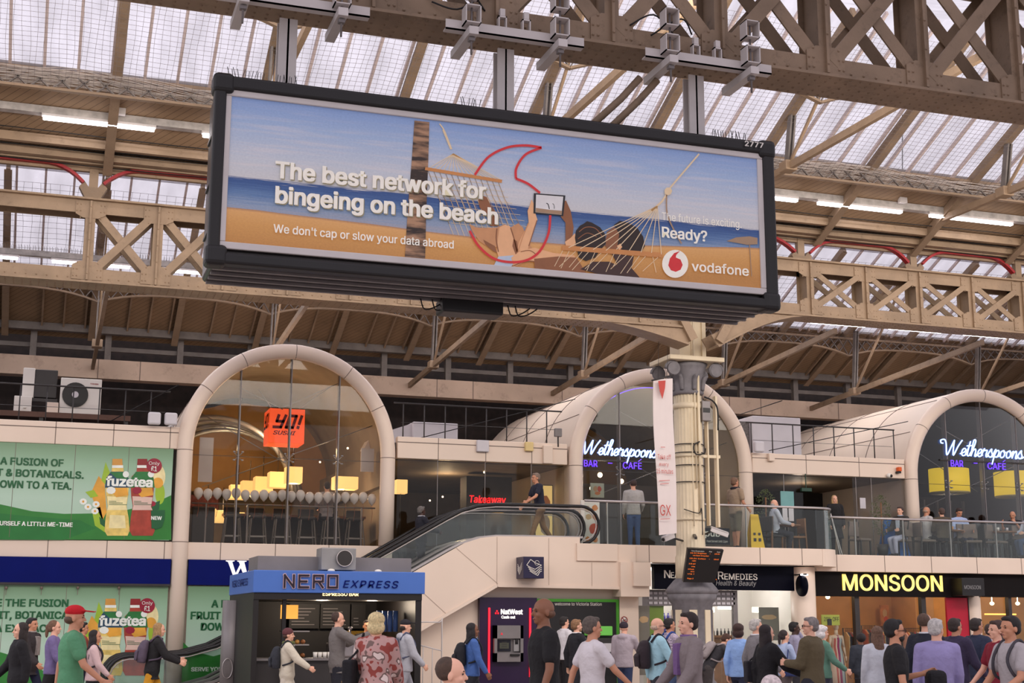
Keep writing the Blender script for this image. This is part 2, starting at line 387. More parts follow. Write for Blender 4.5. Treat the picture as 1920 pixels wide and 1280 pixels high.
plane(lambda y: SB(35.5)-(35.5-y)*.34, 29.2, 35.5, 'ceiling.004', M['roof'], 'rising roof glazing of the farther bay')
plane(lambda y: SA(22.5)-(22.5-y)*.445, 16.2, 22.5, 'ceiling.005', M['roof'], 'rising roof glazing of the nearer bay')
# glazing bars
def glbars(fz, y0, y1, name, lab, x0, pitch=.62):
    b = MB(); x = x0
    while x < XR-2:
        b.bar((x, y0, fz(y0)-.045), (x, y1, fz(y1)-.045), .055, .08); x += pitch
    return struct(b.build(name, M['bar']), lab, 'glazing bars')
glbars(SA, 22.5, 26.6, 'trim_10', 'pale glazing bars of the nearer roof bay', -5.5)
glbars(SB, 35.5, 39.5, 'trim_11', 'pale glazing bars of the farther roof bay', -7.5, .7)
# rafters (each its own thing)
def rafters(fz, y0, y1, xs, name, lab, grp, wd, h):
    xs = [x for x in xs if seen(x, y1, fz(y1), 20) or seen(x, y0, fz(y0), 20)]
    for i_, x in enumerate(xs):
        b = MB(); b.bar((x, y0, fz(y0)-h/2-.03), (x, y1, fz(y1)-h/2-.03), wd, h); b.bar((x, y0, fz(y0)-h-.04), (x, y1, fz(y1)-h-.04), wd*1.9, .03)
        o = b.build(name, M['steel2']); tag(o, lab+', %s from the left' % ORD[i_], 'rafter', grp)
rafters(SA, 22.5, 28.9, [-4.8+2.8*i for i in range(13)], 'roof_rafter', 'beige steel rafter under the nearer glazed roof slope', 'rafters of the nearer roof bay', .10, .22)
rafters(SB, 35.5, 42.1, [-8.6+2.4*i for i in range(19)], 'roof_rafter', 'beige steel rafter under the farther roof slope', 'rafters of the farther roof bay', .10, .2)
b = MB()
for i in range(76):
    x = -8.2+.6*i
    if i % 4: b.bar((x, 39.4, SB(39.4)-.06), (x, 42.0, SB(42.0)-.06), .05, .11)
struct(b.build('trim_12', M['steel2']), 'intermediate ribs of the farther boarded slope', 'ribs')
# curved lattice purlins
def lattice_arch(xs, y, z, rise, name, lab, grp, drop=.32):
    pr_ = [(a, c) for a, c in zip(xs[:-1], xs[1:]) if seen(a, y, z, 0) or seen(c, y, z, 0)]
    for i_, (x0, x1) in enumerate(pr_):
        t = thing(name, (x0, y, z), lab+', %s from the left' % ORD[i_], 'purlin', grp)
        n = 14; lo = []; hi = []
        for i in range(n+1):
            u = i/n; x = x0+(x1-x0)*u; a = abs(2*u-1)
            lo.append((x, y, z-drop-rise*a**3)); hi.append((x, y, z))
        c = MB()
        for i in range(n):
            c.bar(lo[i], lo[i+1], .11, .05)
        c.build('bottom_chord', M['steel2'], t)
        c = MB(); c.bar(hi[0], hi[-1], .11, .06); c.build('top_chord', M['steel2'], t)
        c = MB()
        for i in range(n):
            c.bar(lo[i], hi[i+1], .025, .045, (0, 1, 0)); c.bar(hi[i], lo[i+1], .025, .045, (0, 1, 0))
        c.build('lattice', M['grim'], t)
tA = [-7.6+5.6*i for i in range(9)]
lattice_arch(tA, 23.9, SA(23.9)-.24, .38, 'lattice_purlin', 'curved lattice purlin spanning between trusses under the nearer glazing', 'upper lattice purlins of the nearer bay')
lattice_arch([x+2.8 for x in tA[:-1]], 26.4, SA(26.4)-.2, -.0, 'lattice_purlin', 'lattice purlin along the foot of the nearer glazing', 'lower lattice purlins of the nearer bay', .36)
tB = [-8.55+4.8*i for i in range(11)]
lattice_arch(tB, 39.4, SB(39.4)-.28, .3, 'lattice_purlin', 'curved lattice purlin at the foot of the farther glazing', 'lattice purlins of the farther bay', .28)
# trusses: tie, strut, thin rod
def truss(x, y0, y1, zt0, zt1, yn, fz, yr, name, lab, grp, mm):
    t = thing(name, (x, yn, zt0), lab, 'truss', grp)
    zt = lambda y: zt0+(zt1-zt0)*(y-y0)/(y1-y0)
    c = MB(); c.bar((x, y0, zt(y0)), (x, y1, zt(y1)), .10, .15); c.build('tie_bar', mm, t)
    c = MB(); c.bar((x-.045, yn, zt(yn)), (x-.045, yn-.25, fz(yn-.25)-.3), .04, .15, (0, 1, 0)); c.bar((x+.045, yn, zt(yn)), (x+.045, yn-.25, fz(yn-.25)-.3), .04, .15, (0, 1, 0))
    so = c.build('strut', M['grim'], t)
    c = MB(); c.bar((x, yn, zt(yn)), (x, yr, fz(yr)-.3), .05, .07); c.build('rod', mm, t)
    c = MB(); c.bbox(x-.14, x+.14, yn-.16, yn+.16, zt(yn)-.1, zt(yn)+.12, .02); c.build('gusset', mm, so)
for i_, x in enumerate([q for q in [-1.6+5.6*i for i in range(0, 7)] if seen(q, 25.3, 11.4, 150)]):
    truss(x-.4, 17.6, 27.6, 11.25, 11.4, 25.3, SA, 22.6, 'roof_truss', 'steel truss with tie bar and strut under the nearer roof bay, %s from the left' % ORD[i_], 'trusses of the nearer bay', M['steel'])
for i_, x in enumerate([q for q in [1.1+4.8*i for i in range(-2, 8)] if seen(q, 39, 9.3, 150)]):
    truss(x, 32.5, 42.0, 9.55, 9.0, 39.2, SB, 35.8, 'roof_truss', 'steel truss with raking tie bar under the farther roof bay, %s from the left' % ORD[i_], 'trusses of the farther bay', M['steel2'])
# bird netting below the glazing
def netting(fz, y0, y1, x0, x1, px, py, name, lab, r):
    b = MB(); sag = lambda x, y: -.12-.10*abs(math.sin((x)*math.pi/5.6))*(.3+.7*((y-y0)/(y1-y0)))
    nx = int((x1-x0)/px); ny = int((y1-y0)/py)
    for i in range(nx+1):
        x = x0+i*px+random.uniform(-.01, .01); pts = [(x+.02*math.sin(y*3+i), y, fz(y)-.3+sag(x, y)) for y in [y0+(y1-y0)*k/8 for k in range(9)]]
        b.tube(pts, r, 3, sm=False, cap=False)
    for j in range(ny+1):
        y = y0+j*py; pts = [(x, y+.012*math.sin(x*2.3+j), fz(y)-.3+sag(x, y)) for x in [x0+(x1-x0)*k/90 for k in range(91)]]
        b.tube(pts, r, 3, sm=False, cap=False)
    return tag(b.build(name, M['wire']), lab, 'netting', kind='stuff')
netting(SA, 22.6, 26.5, -2.5, 24, .13, .11, 'bird_netting', 'fine bird netting hung under the nearer glazed roof', .0035)
netting(SB, 35.6, 39.5, -3, 34, .22, .2, 'bird_netting', 'fine bird netting hung under the farther glazed roof', .0045)
b = MB()
for j in range(8):
    y = 26.25+j*.04
    for q in range(3):
        b.tube([(x, y, SA(26.4)-.16-.03*j-.14*abs(math.sin((x-.8)*math.pi/5.6+.25*q))+.02*math.sin(x*5+j*2+q)) for x in [-3+27.5*k/110 for k in range(111)]], .008, 3, sm=False, cap=False)
tag(b.build('bunched_netting', M['wirew']), 'gathered edge of white netting sagging at the foot of the nearer glazing', 'netting', kind='stuff')
# gutter valley over the second girder: purlins, gutter, red arches, posts
b = MB(); b.box(XL, XR, 28.75, 29.3, 10.95, 11.12); b.box(XL, XR, 28.2, 28.32, 11.12, 11.3); b.box(XL, XR, 28.55, 28.7, 10.98, 11.14)
b.box(XL, XR, 28.95, 29.05, 10.85, 10.98)
struct(b.build('trim_13', M['steel']), 'beige valley gutter and purlins above the farther girder', 'gutter')
posts = [-5.86, -2.66, .54, 3.74, 6.94, 10.14, 13.3, 17.2, 20.42, 23.6, 26.8, 30.0, 33.2]
for i_, x in enumerate([q for q in posts if seen(q, 29, 10.5, 10)]):
    t = thing('gutter_post', (x, 29, 10.2), 'short beige post carrying the valley gutter, %s from the left' % ORD[i_], 'post', 'posts of the valley gutter')
    c = MB(); c.box(x-.09, x+.09, 28.93, 29.07, 10.15, 10.95); c.build('shaft', M['steel'], t)
    c = MB(); c.prism([(x-.09, 10.15), (x+.09, 10.15), (x+.28, 10.5), (x+.18, 10.62), (x+.09, 10.5), (x-.09, 10.5), (x-.18, 10.62), (x-.28, 10.5)], 28.9, 29.1); c.build('bracket', M['steel2'], t)
for i_, (x0, x1) in enumerate([q for q in zip(posts[:-1], posts[1:]) if seen(q[0], 29, 10.8, 0) or seen(q[1], 29, 10.8, 0)]):
    pts = []
    for i in range(21):
        u = i/20; x = x0+.2+(x1-x0-.4)*u; a = abs(2*u-1); pts.append((x, 28.9, 10.94-.36*max(0, (a-.45)/.55)**2.2))
    c = MB()
    for p, q in zip(pts[:-1], pts[1:]): c.bar(p, q, .14, .06)
    tag(c.build('arched_trim', M['red']), 'red painted arched trim between two gutter posts, %s from the left' % ORD[i_], 'arch trim', 'red arched trims under the gutter')
# unseen flat roof over the near concourse, added to dim the sky light
b = MB(); b.poly([(XL, -8, 13.2), (XR, -8, 13.2), (XR, 16, 13.2), (XL, 16, 13.2)]); struct(b.build('ceiling.006', M['roof']), 'unseen flat glazed roof added over the nearer concourse', 'roof')
# cable trays with bird spikes and tube lights
def tray(y, z, x0, x1, lab):
    t = thing('cable_tray', (x0, y, z), lab, 'cable tray')
    c = MB(); c.box(x0, x1, y-.1, y+.1, z-.02, z+.13); c.build('tray', mat('streaked_zinc', (176, 170, 166), .6, var=.3, scale=5), t)
    c = MB(); x = x0
    while x < x1:
        a = random.uniform(-.3, .3); c.bar((x, y-.08, z+.1), (x+.06*a, y-.08-.05*abs(a), z+.26), .006, .006); c.bar((x+.02, y+.05, z+.1), (x+.02+.05*a, y, z+.25), .006, .006); x += .07
    o = c.build('bird_spikes', M['grim'], t); o['kind'] = 'stuff'
tray(27.6, 11.52, -6, 30, 'grey cable tray with bird spikes along the nearer roof bay')
tray(37.6, 11.12, -8, 38, 'grey cable tray with bird spikes along the farther roof bay')
b = MB()
for y, z, r in ((28.0, 11.3, .012), (28.4, 11.15, .014), (28.42, 11.1, .01), (28.8, 10.93, .012)):
    b.tube([(x, y, z+.02*math.sin(x*.8+y)) for x in [-6+i for i in range(37)]], r, 5)
tag(b.build('service_cable', M['cable']), 'bundle of black cables running along the nearer roof purlins', 'cable')
def tube_light(x0, x1, y, z, lab, grp):
    t = thing('tube_light', ((x0+x1)/2, y, z), lab, 'tube light', grp)
    c = MB(); c.bbox(x0, x1, y-.05, y+.05, z-.005, z+.06, .01); c.build('housing', M['white'], t)
    c = MB(); c.bbox(x0+.03, x1-.03, y-.06, y+.06, z-.065, z-.005, .015); c.build('lamp_tube', M['tube'], t)
for i, (x0, x1) in enumerate([(-.55, 1.65), (2.55, 4.75), (14.3, 16.35), (16.85, 19.2), (19.95, 22.4)]):
    lab = {0: 'lit fluorescent tube left of the billboard under the grey tray', 1: 'lit tube mostly hidden by the left edge of the billboard', 2: 'lit tube partly hidden by the right edge of the billboard', 3: 'lit tube first clear of the billboard on its right', 4: 'lit tube at the far right under the nearer grey tray'}.get(i, 'lit fluorescent tube behind the billboard in the nearer bay')
    tube_light(x0, x1, 27.55, 11.45, lab, 'tube lights of the nearer bay')
for i, x0 in enumerate([q for q in [-3.1+2.85*i for i in range(13)] if seen(q, 37.5, 11, 0) or seen(q+2, 37.5, 11, 0)]):
    tube_light(x0, x0+2.05, 37.55, 11.03, 'lit fluorescent tube behind the farther girder, %s from the left' % ORD[i], 'tube lights of the farther bay')
# ---------------- lattice girders
def girder(name, lab, grp, x0, x1, y, z0, z1, pitch, xoff, gap, mm, wv=.2, dpan=True, rr=.018):
    t = thing(name, ((x0+x1)/2, y, z0), lab, 'girder', grp)
    yy = (y-gap/2, y+gap/2)
    c = MB()
    c.box(x0, x1, y-gap/2-.12, y+gap/2+.12, z0-.04, z0)
    for q in yy: c.box(x0, x1, q-.02, q+.02, z0, z0+.27)
    c.build('bottom_chord', mm, t)
    c = MB(); c.box(x0, x1, y-gap/2-.12, y+gap/2+.12, z1, z1+.04)
    for q in yy: c.box(x0, x1, q-.02, q+.02, z1-.27, z1)
    c.build('top_chord', mm, t)
    riv = MB()
    def rv(p, nrm):
        p = Vector(p); n = Vector(nrm); a = n.orthogonal().normalized(); bb = n.cross(a); vs = []
        for k in range(6): vs.append(p+a*rr*math.cos(k*math.pi/3)+bb*rr*math.sin(k*math.pi/3))
        for k in range(6): vs.append(p+n*rr*.8+a*rr*.55*math.cos(k*math.pi/3)+bb*rr*.55*math.sin(k*math.pi/3))
        riv.add(vs, [(6, 7, 8, 9, 10, 11)]+[(k, (k+1) % 6, 6+(k+1) % 6, 6+k) for k in range(6)], 0, True)
    x = xoff
    while x < x0+.05: x += pitch
    xs = []
    while x < x1: xs.append(x); x += pitch
    for x in xs:
        c = MB(); c.box(x-.1, x+.1, yy[0]-.035, yy[0]-.02, z0+.02, z1-.02); c.box(x-.02, x+.02, yy[0]-.1, yy[1]+.06, z0+.02, z1-.02); c.box(x-.1, x+.1, yy[1]-.02, yy[1]-.005, z0+.02, z1-.02)
        po = c.build('post', mm, t)
        c = MB(); y0 = yy[0]-.03
        c.prism([(x-.30, z0+.03), (x+.30, z0+.03), (x+.30, z0+.34), (x+.15, z0+.42), (x-.15, z0+.42), (x-.30, z0+.34)], y0-.012, y0+.012)
        c.build('gusset_plate', mm, po); c = MB()
        c.prism([(x-.30, z1-.03), (x+.30, z1-.03), (x+.30, z1-.3), (x+.15, z1-.38), (x-.15, z1-.38), (x-.30, z1-.3)], y0-.012, y0+.012)
        c.build('gusset_plate', mm, po)
        for dz in (.1, .24, .38):
            for dx in (-.27, -.2, .2, .27):
                if abs(dx) < .25 or dz < .3: rv((x+dx, y0-.012, z0+dz), (0, -1, 0)); rv((x+dx, y0-.012, z1-dz), (0, -1, 0))
        for k in range(5): rv((x, yy[0]-.1, z0+.15+k*(z1-z0-.3)/4), (0, -1, 0))
    for xa, xb in zip(xs[:-1], xs[1:]):
        c = MB(); q = yy[0]-.03
        c.bar((xa+.1, q, z0+.2), (xb-.1, q, z1-.2), .03, wv, (0, 0, 1)); c.bar((xa+.1, yy[1], z0+.2), (xb-.1, yy[1], z1-.2), .03, wv); c.build('diagonal', mm, t)
        c = MB(); c.bar((xa+.1, q+.035, z1-.2), (xb-.1, q+.035, z0+.2), .03, wv); c.bar((xa+.1, yy[1]-.035, z1-.2), (xb-.1, yy[1]-.035, z0+.2), .03, wv); c.build('diagonal', mm, t)
    x = x0+.1
    while x < x1:
        for q in (y-gap/2-.05, y-gap/2+.08, y, y+gap/2-.08, y+gap/2+.05): rv((x, q, z0-.04), (0, 0, -1))
        x += .16
    x = x0+.05
    while x < x1:
        rv((x, yy[0]-.02, z0+.07), (0, -1, 0)); x += .2
    o = riv.build('rivets', mm, t); o['kind'] = 'stuff'
    return t
girder('lattice_girder', 'large riveted lattice girder overhead that carries the billboard', None, -3, 21, 16.0, 9.1, 11.15, 1.6, .25, .5, M['steel2'], .2, rr=.022)
girder('lattice_girder', 'riveted lattice girder left of the column, behind the billboard', None, XL+.5, 14.0, 29.0, 8.46, 10.17, 1.36, .52, .45, M['steel'], .16)
girder('lattice_girder', 'riveted lattice girder running right from the column', None, 15.4, XR-3, 29.0, 8.98, 10.32, 1.55, 17.3, .45, M['steel'], .14)
# arched haunches from the column to the girders
def haunch(pts_lo, pts_hi, lab):
    b = MB(); b.prism(pts_lo+pts_hi[::-1], 28.72, 28.78); b.prism(pts_lo+pts_hi[::-1], 29.22, 29.28)
    for p, q in zip(pts_lo[:-1], pts_lo[1:]): b.bar((p[0], 29, p[1]), (q[0], 29, q[1]), .62, .05)
    b2 = tag(b.build('girder_haunch', M['steel']), lab, 'bracket')
hl = [(14.0-2.6*u, 8.05+.42*math.sin(u*math.pi/2)) for u in [i/8 for i in range(9)]]
haunch(hl, [(p[0]+.0, max(p[1]+.22, 8.5)) for p in hl], 'curved riveted haunch joining the left girder to the column top')
hr = [(14.75+2.6*u, 8.05+.92*math.sin(u*math.pi/2)) for u in [i/8 for i in range(9)]]
haunch(hr, [(p[0]-.16*(1-i/8), min(p[1]+.2, 9.0)+.05) for i, p in enumerate(hr)], 'curved riveted haunch joining the right girder to the column top')
for (a, bq, lab) in (((14.1, 8.15), (13.3, 9.6), 'raking riveted strut left of the column top'), ((14.75, 8.15), (15.6, 9.6), 'raking riveted strut right of the column top')):
    b = MB(); b.bar((a[0], 28.68, a[1]), (bq[0], 28.68, bq[1]), .12, .2); tag(b.build('raking_strut', M['steel']), lab, 'strut')
for px_, py0, py1, Y, lab in ((226, 25, 205, 26.0, 'thin dark drop rod left of the billboard'), (1692, 215, 372, 26.0, 'thin dark drop rod right of the billboard above the tube lights')):
    a = at(px_, py0, Y); c = at(px_, py1, Y+1.4); t = thing('drop_rod', c, lab, 'rod'); q = MB(); q.tube([a, c], .014, 6); q.build('rod', M['dark'], t); q = MB(); q.bbox(c.x-.1, c.x+.1, c.y-.06, c.y+.06, c.z-.12, c.z+.02, .01); q.build('junction_box', M['white'], t)
# ================================================================== BILLBOARD
BX0, BX1, BZ0, BZ1, BY = 1.56, 8.84, 5.66, 7.92, 15.5
bb = thing('billboard', ((BX0+BX1)/2, BY+.5, BZ0), 'huge black framed billboard with a beach hammock advert hung from the girder', 'billboard')
b = MB(); b.bbox(BX0+.06, BX1-.06, BY+.06, BY+1.05, BZ0+.02, BZ1-.02, .05)
for z in (BZ0+.5, BZ0+1.1, BZ0+1.7): b.box(BX0+.04, BX0+.06, BY+.25, BY+.95, z, z+.03)
b.build('casing', M['blackgloss'], bb)
b = MB()
fr = .17
def rbar(b, x0, x1, z0, z1): b.bbox(x0, x1, BY-.05, BY+.14, z0, z1, .035)
rbar(b, BX0+.1, BX1-.1, BZ1-fr, BZ1); rbar(b, BX0+.1, BX1-.1, BZ0, BZ0+fr-.03); rbar(b, BX0, BX0+fr-.03, BZ0+.1, BZ1-.1); rbar(b, BX1-fr+.0, BX1, BZ0+.1, BZ1-.1)
b.build('outer_frame', M['black'], bb)
for cx, cz in ((BX0+.1, BZ0+.1), (BX1-.1, BZ0+.1), (BX0+.1, BZ1-.1), (BX1-.1, BZ1-.1)):
    b = MB(); b.bbox(cx-.125, cx+.125, BY-.07, BY+.2, cz-.125, cz+.125, .06); b.build('corner_cap', M['black'], bb)
b = MB()
for k in range(4):
    y = BY+.2+k*.24; b.box(BX0+.1, BX1-.1, y, y+.05, BZ0-.01, BZ0+.03)
b.build('underside_trim', M['grey'], bb)
IX0, IX1, IZ0, IZ1 = 1.76, 8.6, 5.93, 7.68
b = MB(); g = .085
b.bbox(IX0-g, IX1+g, BY-.02, BY+.03, IZ1, IZ1+g, .012); b.bbox(IX0-g, IX1+g, BY-.02, BY+.03, IZ0-g, IZ0, .012); b.bbox(IX0-g, IX0, BY-.02, BY+.03, IZ0, IZ1, .012); b.bbox(IX1, IX1+g, BY-.02, BY+.03, IZ0, IZ1, .012)
b.build('inner_frame', M['white'], bb)
# ---- printed poster
def poster_sky():
    m = bpy.data.materials.new('beach_print'); m.use_nodes = True; nt = m.node_tree; p = nt.nodes['Principled BSDF']
    g = nt.nodes.new('ShaderNodeTexCoord'); sx = nt.nodes.new('ShaderNodeSeparateXYZ'); nt.links.new(g.outputs['Generated'], sx.inputs[0])
    def ramp(els):
        r = nt.nodes.new('ShaderNodeValToRGB'); e = r.color_ramp.elements
        e[0].position, c = els[0]; e[0].color = lin(c)+(1,); e[1].position, c = els[-1]; e[1].color = lin(c)+(1,)
        for q, c in els[1:-1]:
            z = e.new(q); z.color = lin(c)+(1,)
        return r
    mp = nt.nodes.new('ShaderNodeMapping'); mp.inputs['Scale'].default_value = (3, 1, 14); nt.links.new(g.outputs['Generated'], mp.inputs[0])
    cl = nt.nodes.new('ShaderNodeTexNoise'); cl.inputs['Scale'].default_value = 2.2; cl.inputs['Detail'].default_value = 7; nt.links.new(mp.outputs[0], cl.inputs['Vector'])
    def mth(op, x, y):
        n = nt.nodes.new('ShaderNodeMath'); n.operation = op
        for i, v in enumerate((x, y)):
            if isinstance(v, (int, float)): n.inputs[i].default_value = v
            else: nt.links.new(v, n.inputs[i])
        return n.outputs[0]
    wz = nt.nodes.new('ShaderNodeTexNoise'); wz.inputs['Scale'].default_value = 3; wz.inputs['Detail'].default_value = 6
    mw = nt.nodes.new('ShaderNodeMapping'); mw.inputs['Scale'].default_value = (4, 1, 40); nt.links.new(g.outputs['Generated'], mw.inputs[0]); nt.links.new(mw.outputs[0], wz.inputs['Vector'])
    below = nt.nodes.new('ShaderNodeMath'); below.operation = 'LESS_THAN'; nt.links.new(sx.outputs['Z'], below.inputs[0]); below.inputs[1].default_value = .448
    wob = mth('MULTIPLY', mth('MULTIPLY', mth('SUBTRACT', wz.outputs[0], .5), .14), below.outputs[0])
    r = ramp([(0, (150, 156, 172)), (.2, (156, 154, 166)), (.27, (134, 150, 176)), (.34, (88, 118, 162)), (.41, (52, 84, 138)), (.447, (46, 76, 132)), (.452, (198, 196, 198)), (.58, (190, 194, 204)), (.82, (154, 174, 206)), (1, (126, 152, 200))])
    nt.links.new(mth('ADD', sx.outputs['Z'], wob), r.inputs[0])
    shore = nt.nodes.new('ShaderNodeFloatCurve'); cu = shore.mapping.curves[0]
    for q, v in ((0, .237), (.25, .215), (.4, .195), (.6, .2), (.8, .26), (1, .31)):
        if q in (0, 1): cu.points[0 if q == 0 else len(cu.points)-1].location = (q, v)
        else: cu.points.new(q, v)
    shore.mapping.update(); nt.links.new(sx.outputs['X'], shore.inputs['Value'])
    dd = mth('SUBTRACT', mth('ADD', sx.outputs['Z'], mth('MULTIPLY', mth('SUBTRACT', cl.outputs[0], .5), .02)), shore.outputs[0])
    sandr = ramp([(0, (184, 128, 66)), (.6, (204, 148, 82)), (.93, (214, 160, 98)), (1, (168, 122, 92))])
    nt.links.new(mth('MULTIPLY_ADD' if False else 'ADD', mth('MULTIPLY', dd, 4.2), 1.0), sandr.inputs[0])
    isand = nt.nodes.new('ShaderNodeMath'); isand.operation = 'LESS_THAN'; nt.links.new(dd, isand.inputs[0]); isand.inputs[1].default_value = 0
    rs = nt.nodes.new('ShaderNodeMix'); rs.data_type = 'RGBA'; nt.links.new(isand.outputs[0], rs.inputs[0]); nt.links.new(r.outputs[0], rs.inputs[6]); nt.links.new(sandr.outputs[0], rs.inputs[7])
    cr = ramp([(.47, (0, 0, 0)), (.66, (255, 255, 255))]); nt.links.new(cl.outputs[0], cr.inputs[0])
    hz = ramp([(.46, (0, 0, 0)), (.52, (150, 150, 150)), (.8, (150, 150, 150)), (1, (0, 0, 0))]); nt.links.new(sx.outputs['Z'], hz.inputs[0])
    mu = nt.nodes.new('ShaderNodeMath'); mu.operation = 'MULTIPLY'; nt.links.new(cr.outputs[0], mu.inputs[0]); nt.links.new(hz.outputs[0], mu.inputs[1])
    mx = nt.nodes.new('ShaderNodeMix'); mx.data_type = 'RGBA'; mx.inputs[7].default_value = lin((224, 208, 204))+(1,)
    nt.links.new(mu.outputs[0], mx.inputs[0]); nt.links.new(rs.outputs[2], mx.inputs[6])
    gr = nt.nodes.new('ShaderNodeTexNoise'); gr.inputs['Scale'].default_value = 60; mp2 = nt.nodes.new('ShaderNodeMapping'); mp2.inputs['Scale'].default_value = (4, 1, 1.6)
    nt.links.new(g.outputs['Generated'], mp2.inputs[0]); nt.links.new(mp2.outputs[0], gr.inputs['Vector'])
    m3 = nt.nodes.new('ShaderNodeMix'); m3.data_type = 'RGBA'; m3.blend_type = 'OVERLAY'; m3.inputs[0].default_value = .15
    nt.links.new(mx.outputs[2], m3.inputs[6]); nt.links.new(gr.outputs[0], m3.inputs[7])
    nt.links.new(m3.outputs[2], p.inputs['Base Color']); nt.links.new(m3.outputs[2], p.inputs['Emission Color']); p.inputs['Emission Strength'].default_value = BLIT
    p.inputs['Roughness'].default_value = .4; return m
BLIT = .16
def pm(name, c): return mat('print_'+name, c, .45, var=.05, scale=9, emit=BLIT)
def pm2(name, c, d, scale=(2, 2, 30)):   # banded print
    k = 'print_'+name
    if k in MATS: return MATS[k]
    m = bpy.data.materials.new(k); m.use_nodes = True; nt = m.node_tree; p = nt.nodes['Principled BSDF']
    g = nt.nodes.new('ShaderNodeTexCoord'); mp = nt.nodes.new('ShaderNodeMapping'); mp.inputs['Scale'].default_value = scale; nt.links.new(g.outputs['Object'], mp.inputs[0])
    n = nt.nodes.new('ShaderNodeTexNoise'); n.inputs['Scale'].default_value = 1; n.inputs['Detail'].default_value = 6; nt.links.new(mp.outputs[0], n.inputs['Vector'])
    r = nt.nodes.new('ShaderNodeValToRGB'); r.color_ramp.elements[0].position = .38; r.color_ramp.elements[1].position = .62
    r.color_ramp.elements[0].color = lin(d)+(1,); r.color_ramp.elements[1].color = lin(c)+(1,); nt.links.new(n.outputs[0], r.inputs[0])
    nt.links.new(r.outputs[0], p.inputs['Base Color']); nt.links.new(r.outputs[0], p.inputs['Emission Color']); p.inputs['Emission Strength'].default_value = BLIT; MATS[k] = m; return m
b = MB(); b.box(IX0-.01, IX1+.01, BY+.005, BY+.02, IZ0-.01, IZ1+.01); b.build('poster', poster_sky(), bb)
PM = [pm2('trunk', (170, 130, 100), (48, 34, 28), (3, 3, 16)), pm('rope', (222, 196, 160)), pm('wood', (196, 132, 78)), pm('red', (206, 52, 56)), pm('skin', (226, 172, 128)),
      pm('skin_shade', (140, 90, 60)), pm('hair', (44, 32, 28)), pm('frame', (40, 38, 42)), pm('screen', (216, 212, 212)), pm('dark_shirt', (66, 44, 40)), pm('white', (240, 234, 222)), pm('denim', (180, 190, 206)), pm('glow', (150, 140, 110)), pm('thatch', (160, 130, 104)), pm('softcloud', (206, 176, 178)), pm('skin_mid', (198, 142, 100))]
art = MB(); LAY = [0]
def AP(px, py, lay): p = at(px, py, BY); return Vector((p.x, BY-.002-.0012*lay, p.z))
def apoly(pts, mi, lay): art.poly([AP(x, y, lay) for x, y in pts], mi)
def astroke(pts, wpx, mi, lay, smooth=True):
    P = [Vector((p[0], p[1], 0)) for p in pts]
    if smooth and len(P) > 2: P = spline(P, 8)
    n = len(P); Lf = []; Rg = []
    for i in range(n):
        d = (P[min(i+1, n-1)]-P[max(i-1, 0)]).normalized(); q = Vector((-d.y, d.x, 0))*(wpx/2)
        Lf.append(P[i]+q); Rg.append(P[i]-q)
    vs = [AP(v.x, v.y, lay) for v in Lf]+[AP(v.x, v.y, lay) for v in Rg]
    art.add(vs, [(i, i+1, n+i+1, n+i) for i in range(n-1)], mi)
def cr(px0, py0, pts, s): return [(px0+x/s, py0+y/s) for x, y in pts]
# trunk
apoly([(777, 226), (805, 229), (803, 300), (799, 400), (797, 486), (759, 482), (764, 400), (772, 300)], 0, 1)
# hammock far end: ropes, spreader bar, net
astroke([(824, 232), (833, 245), (845, 275)], 2.2, 1, 1); astroke([(831, 243), (846, 280)], 4, 1, 2, False)
for x in range(805, 942, 9):
    y = 315+(x-805)*.17; astroke([(850, 288), (x, y)], 1.1, 1, 1, False)
astroke([(797, 316), (941, 340)], 6, 2, 2, False)
for i in range(13):
    x = 802+i*11; astroke([(x, 318+i*1.9), (850+i*10.5, 440+i*1.4)], .9, 1, 1, False); astroke([(x, 318+i*1.9), (x-2+14, 350+i*1.9), (x+40, 420)], .8, 13, 1, False)
for i in range(9):
    y = 330+i*11; astroke([(806+i*5, y), (938+i*7.5, y+18)], .7, 1, 1, False)
# foot and legs (zoom crop 840,330 scale 4.571)
K = lambda pts: cr(840, 330, pts, 4.571)
apoly(K([(290, 165), (330, 180), (370, 260), (420, 330), (440, 430), (360, 430), (330, 330), (270, 270), (258, 210)]), 5, 2)
apoly(K([(180, 410), (240, 440), (330, 445), (420, 440), (480, 415), (520, 425), (500, 480), (430, 590), (420, 610), (330, 600), (270, 560), (210, 480)]), 15, 3)
apoly(K([(440, 440), (490, 418), (530, 430), (560, 520), (590, 640), (570, 690), (430, 690), (415, 640), (425, 540)]), 4, 4)
apoly(K([(535, 440), (600, 405), (640, 440), (690, 560), (730, 640), (700, 690), (590, 690), (570, 560)]), 15, 3)
apoly(K([(560, 540), (590, 560), (600, 640), (580, 680), (550, 600)]), 5, 5)
apoly(K([(430, 690), (560, 680), (580, 740), (520, 790), (390, 770)]), 11, 5)
astroke(K([(418, 450), (412, 540), (430, 650)]), 2.2, 5, 5); astroke(K([(480, 425), (500, 520), (505, 640)]), 2, 10, 5) if False else None
apoly(K([(300, 545), (400, 600), (420, 660), (380, 640), (320, 590)]), 5, 4)
astroke(K([(535, 445), (565, 540), (590, 650)]), 2.2, 5, 5)
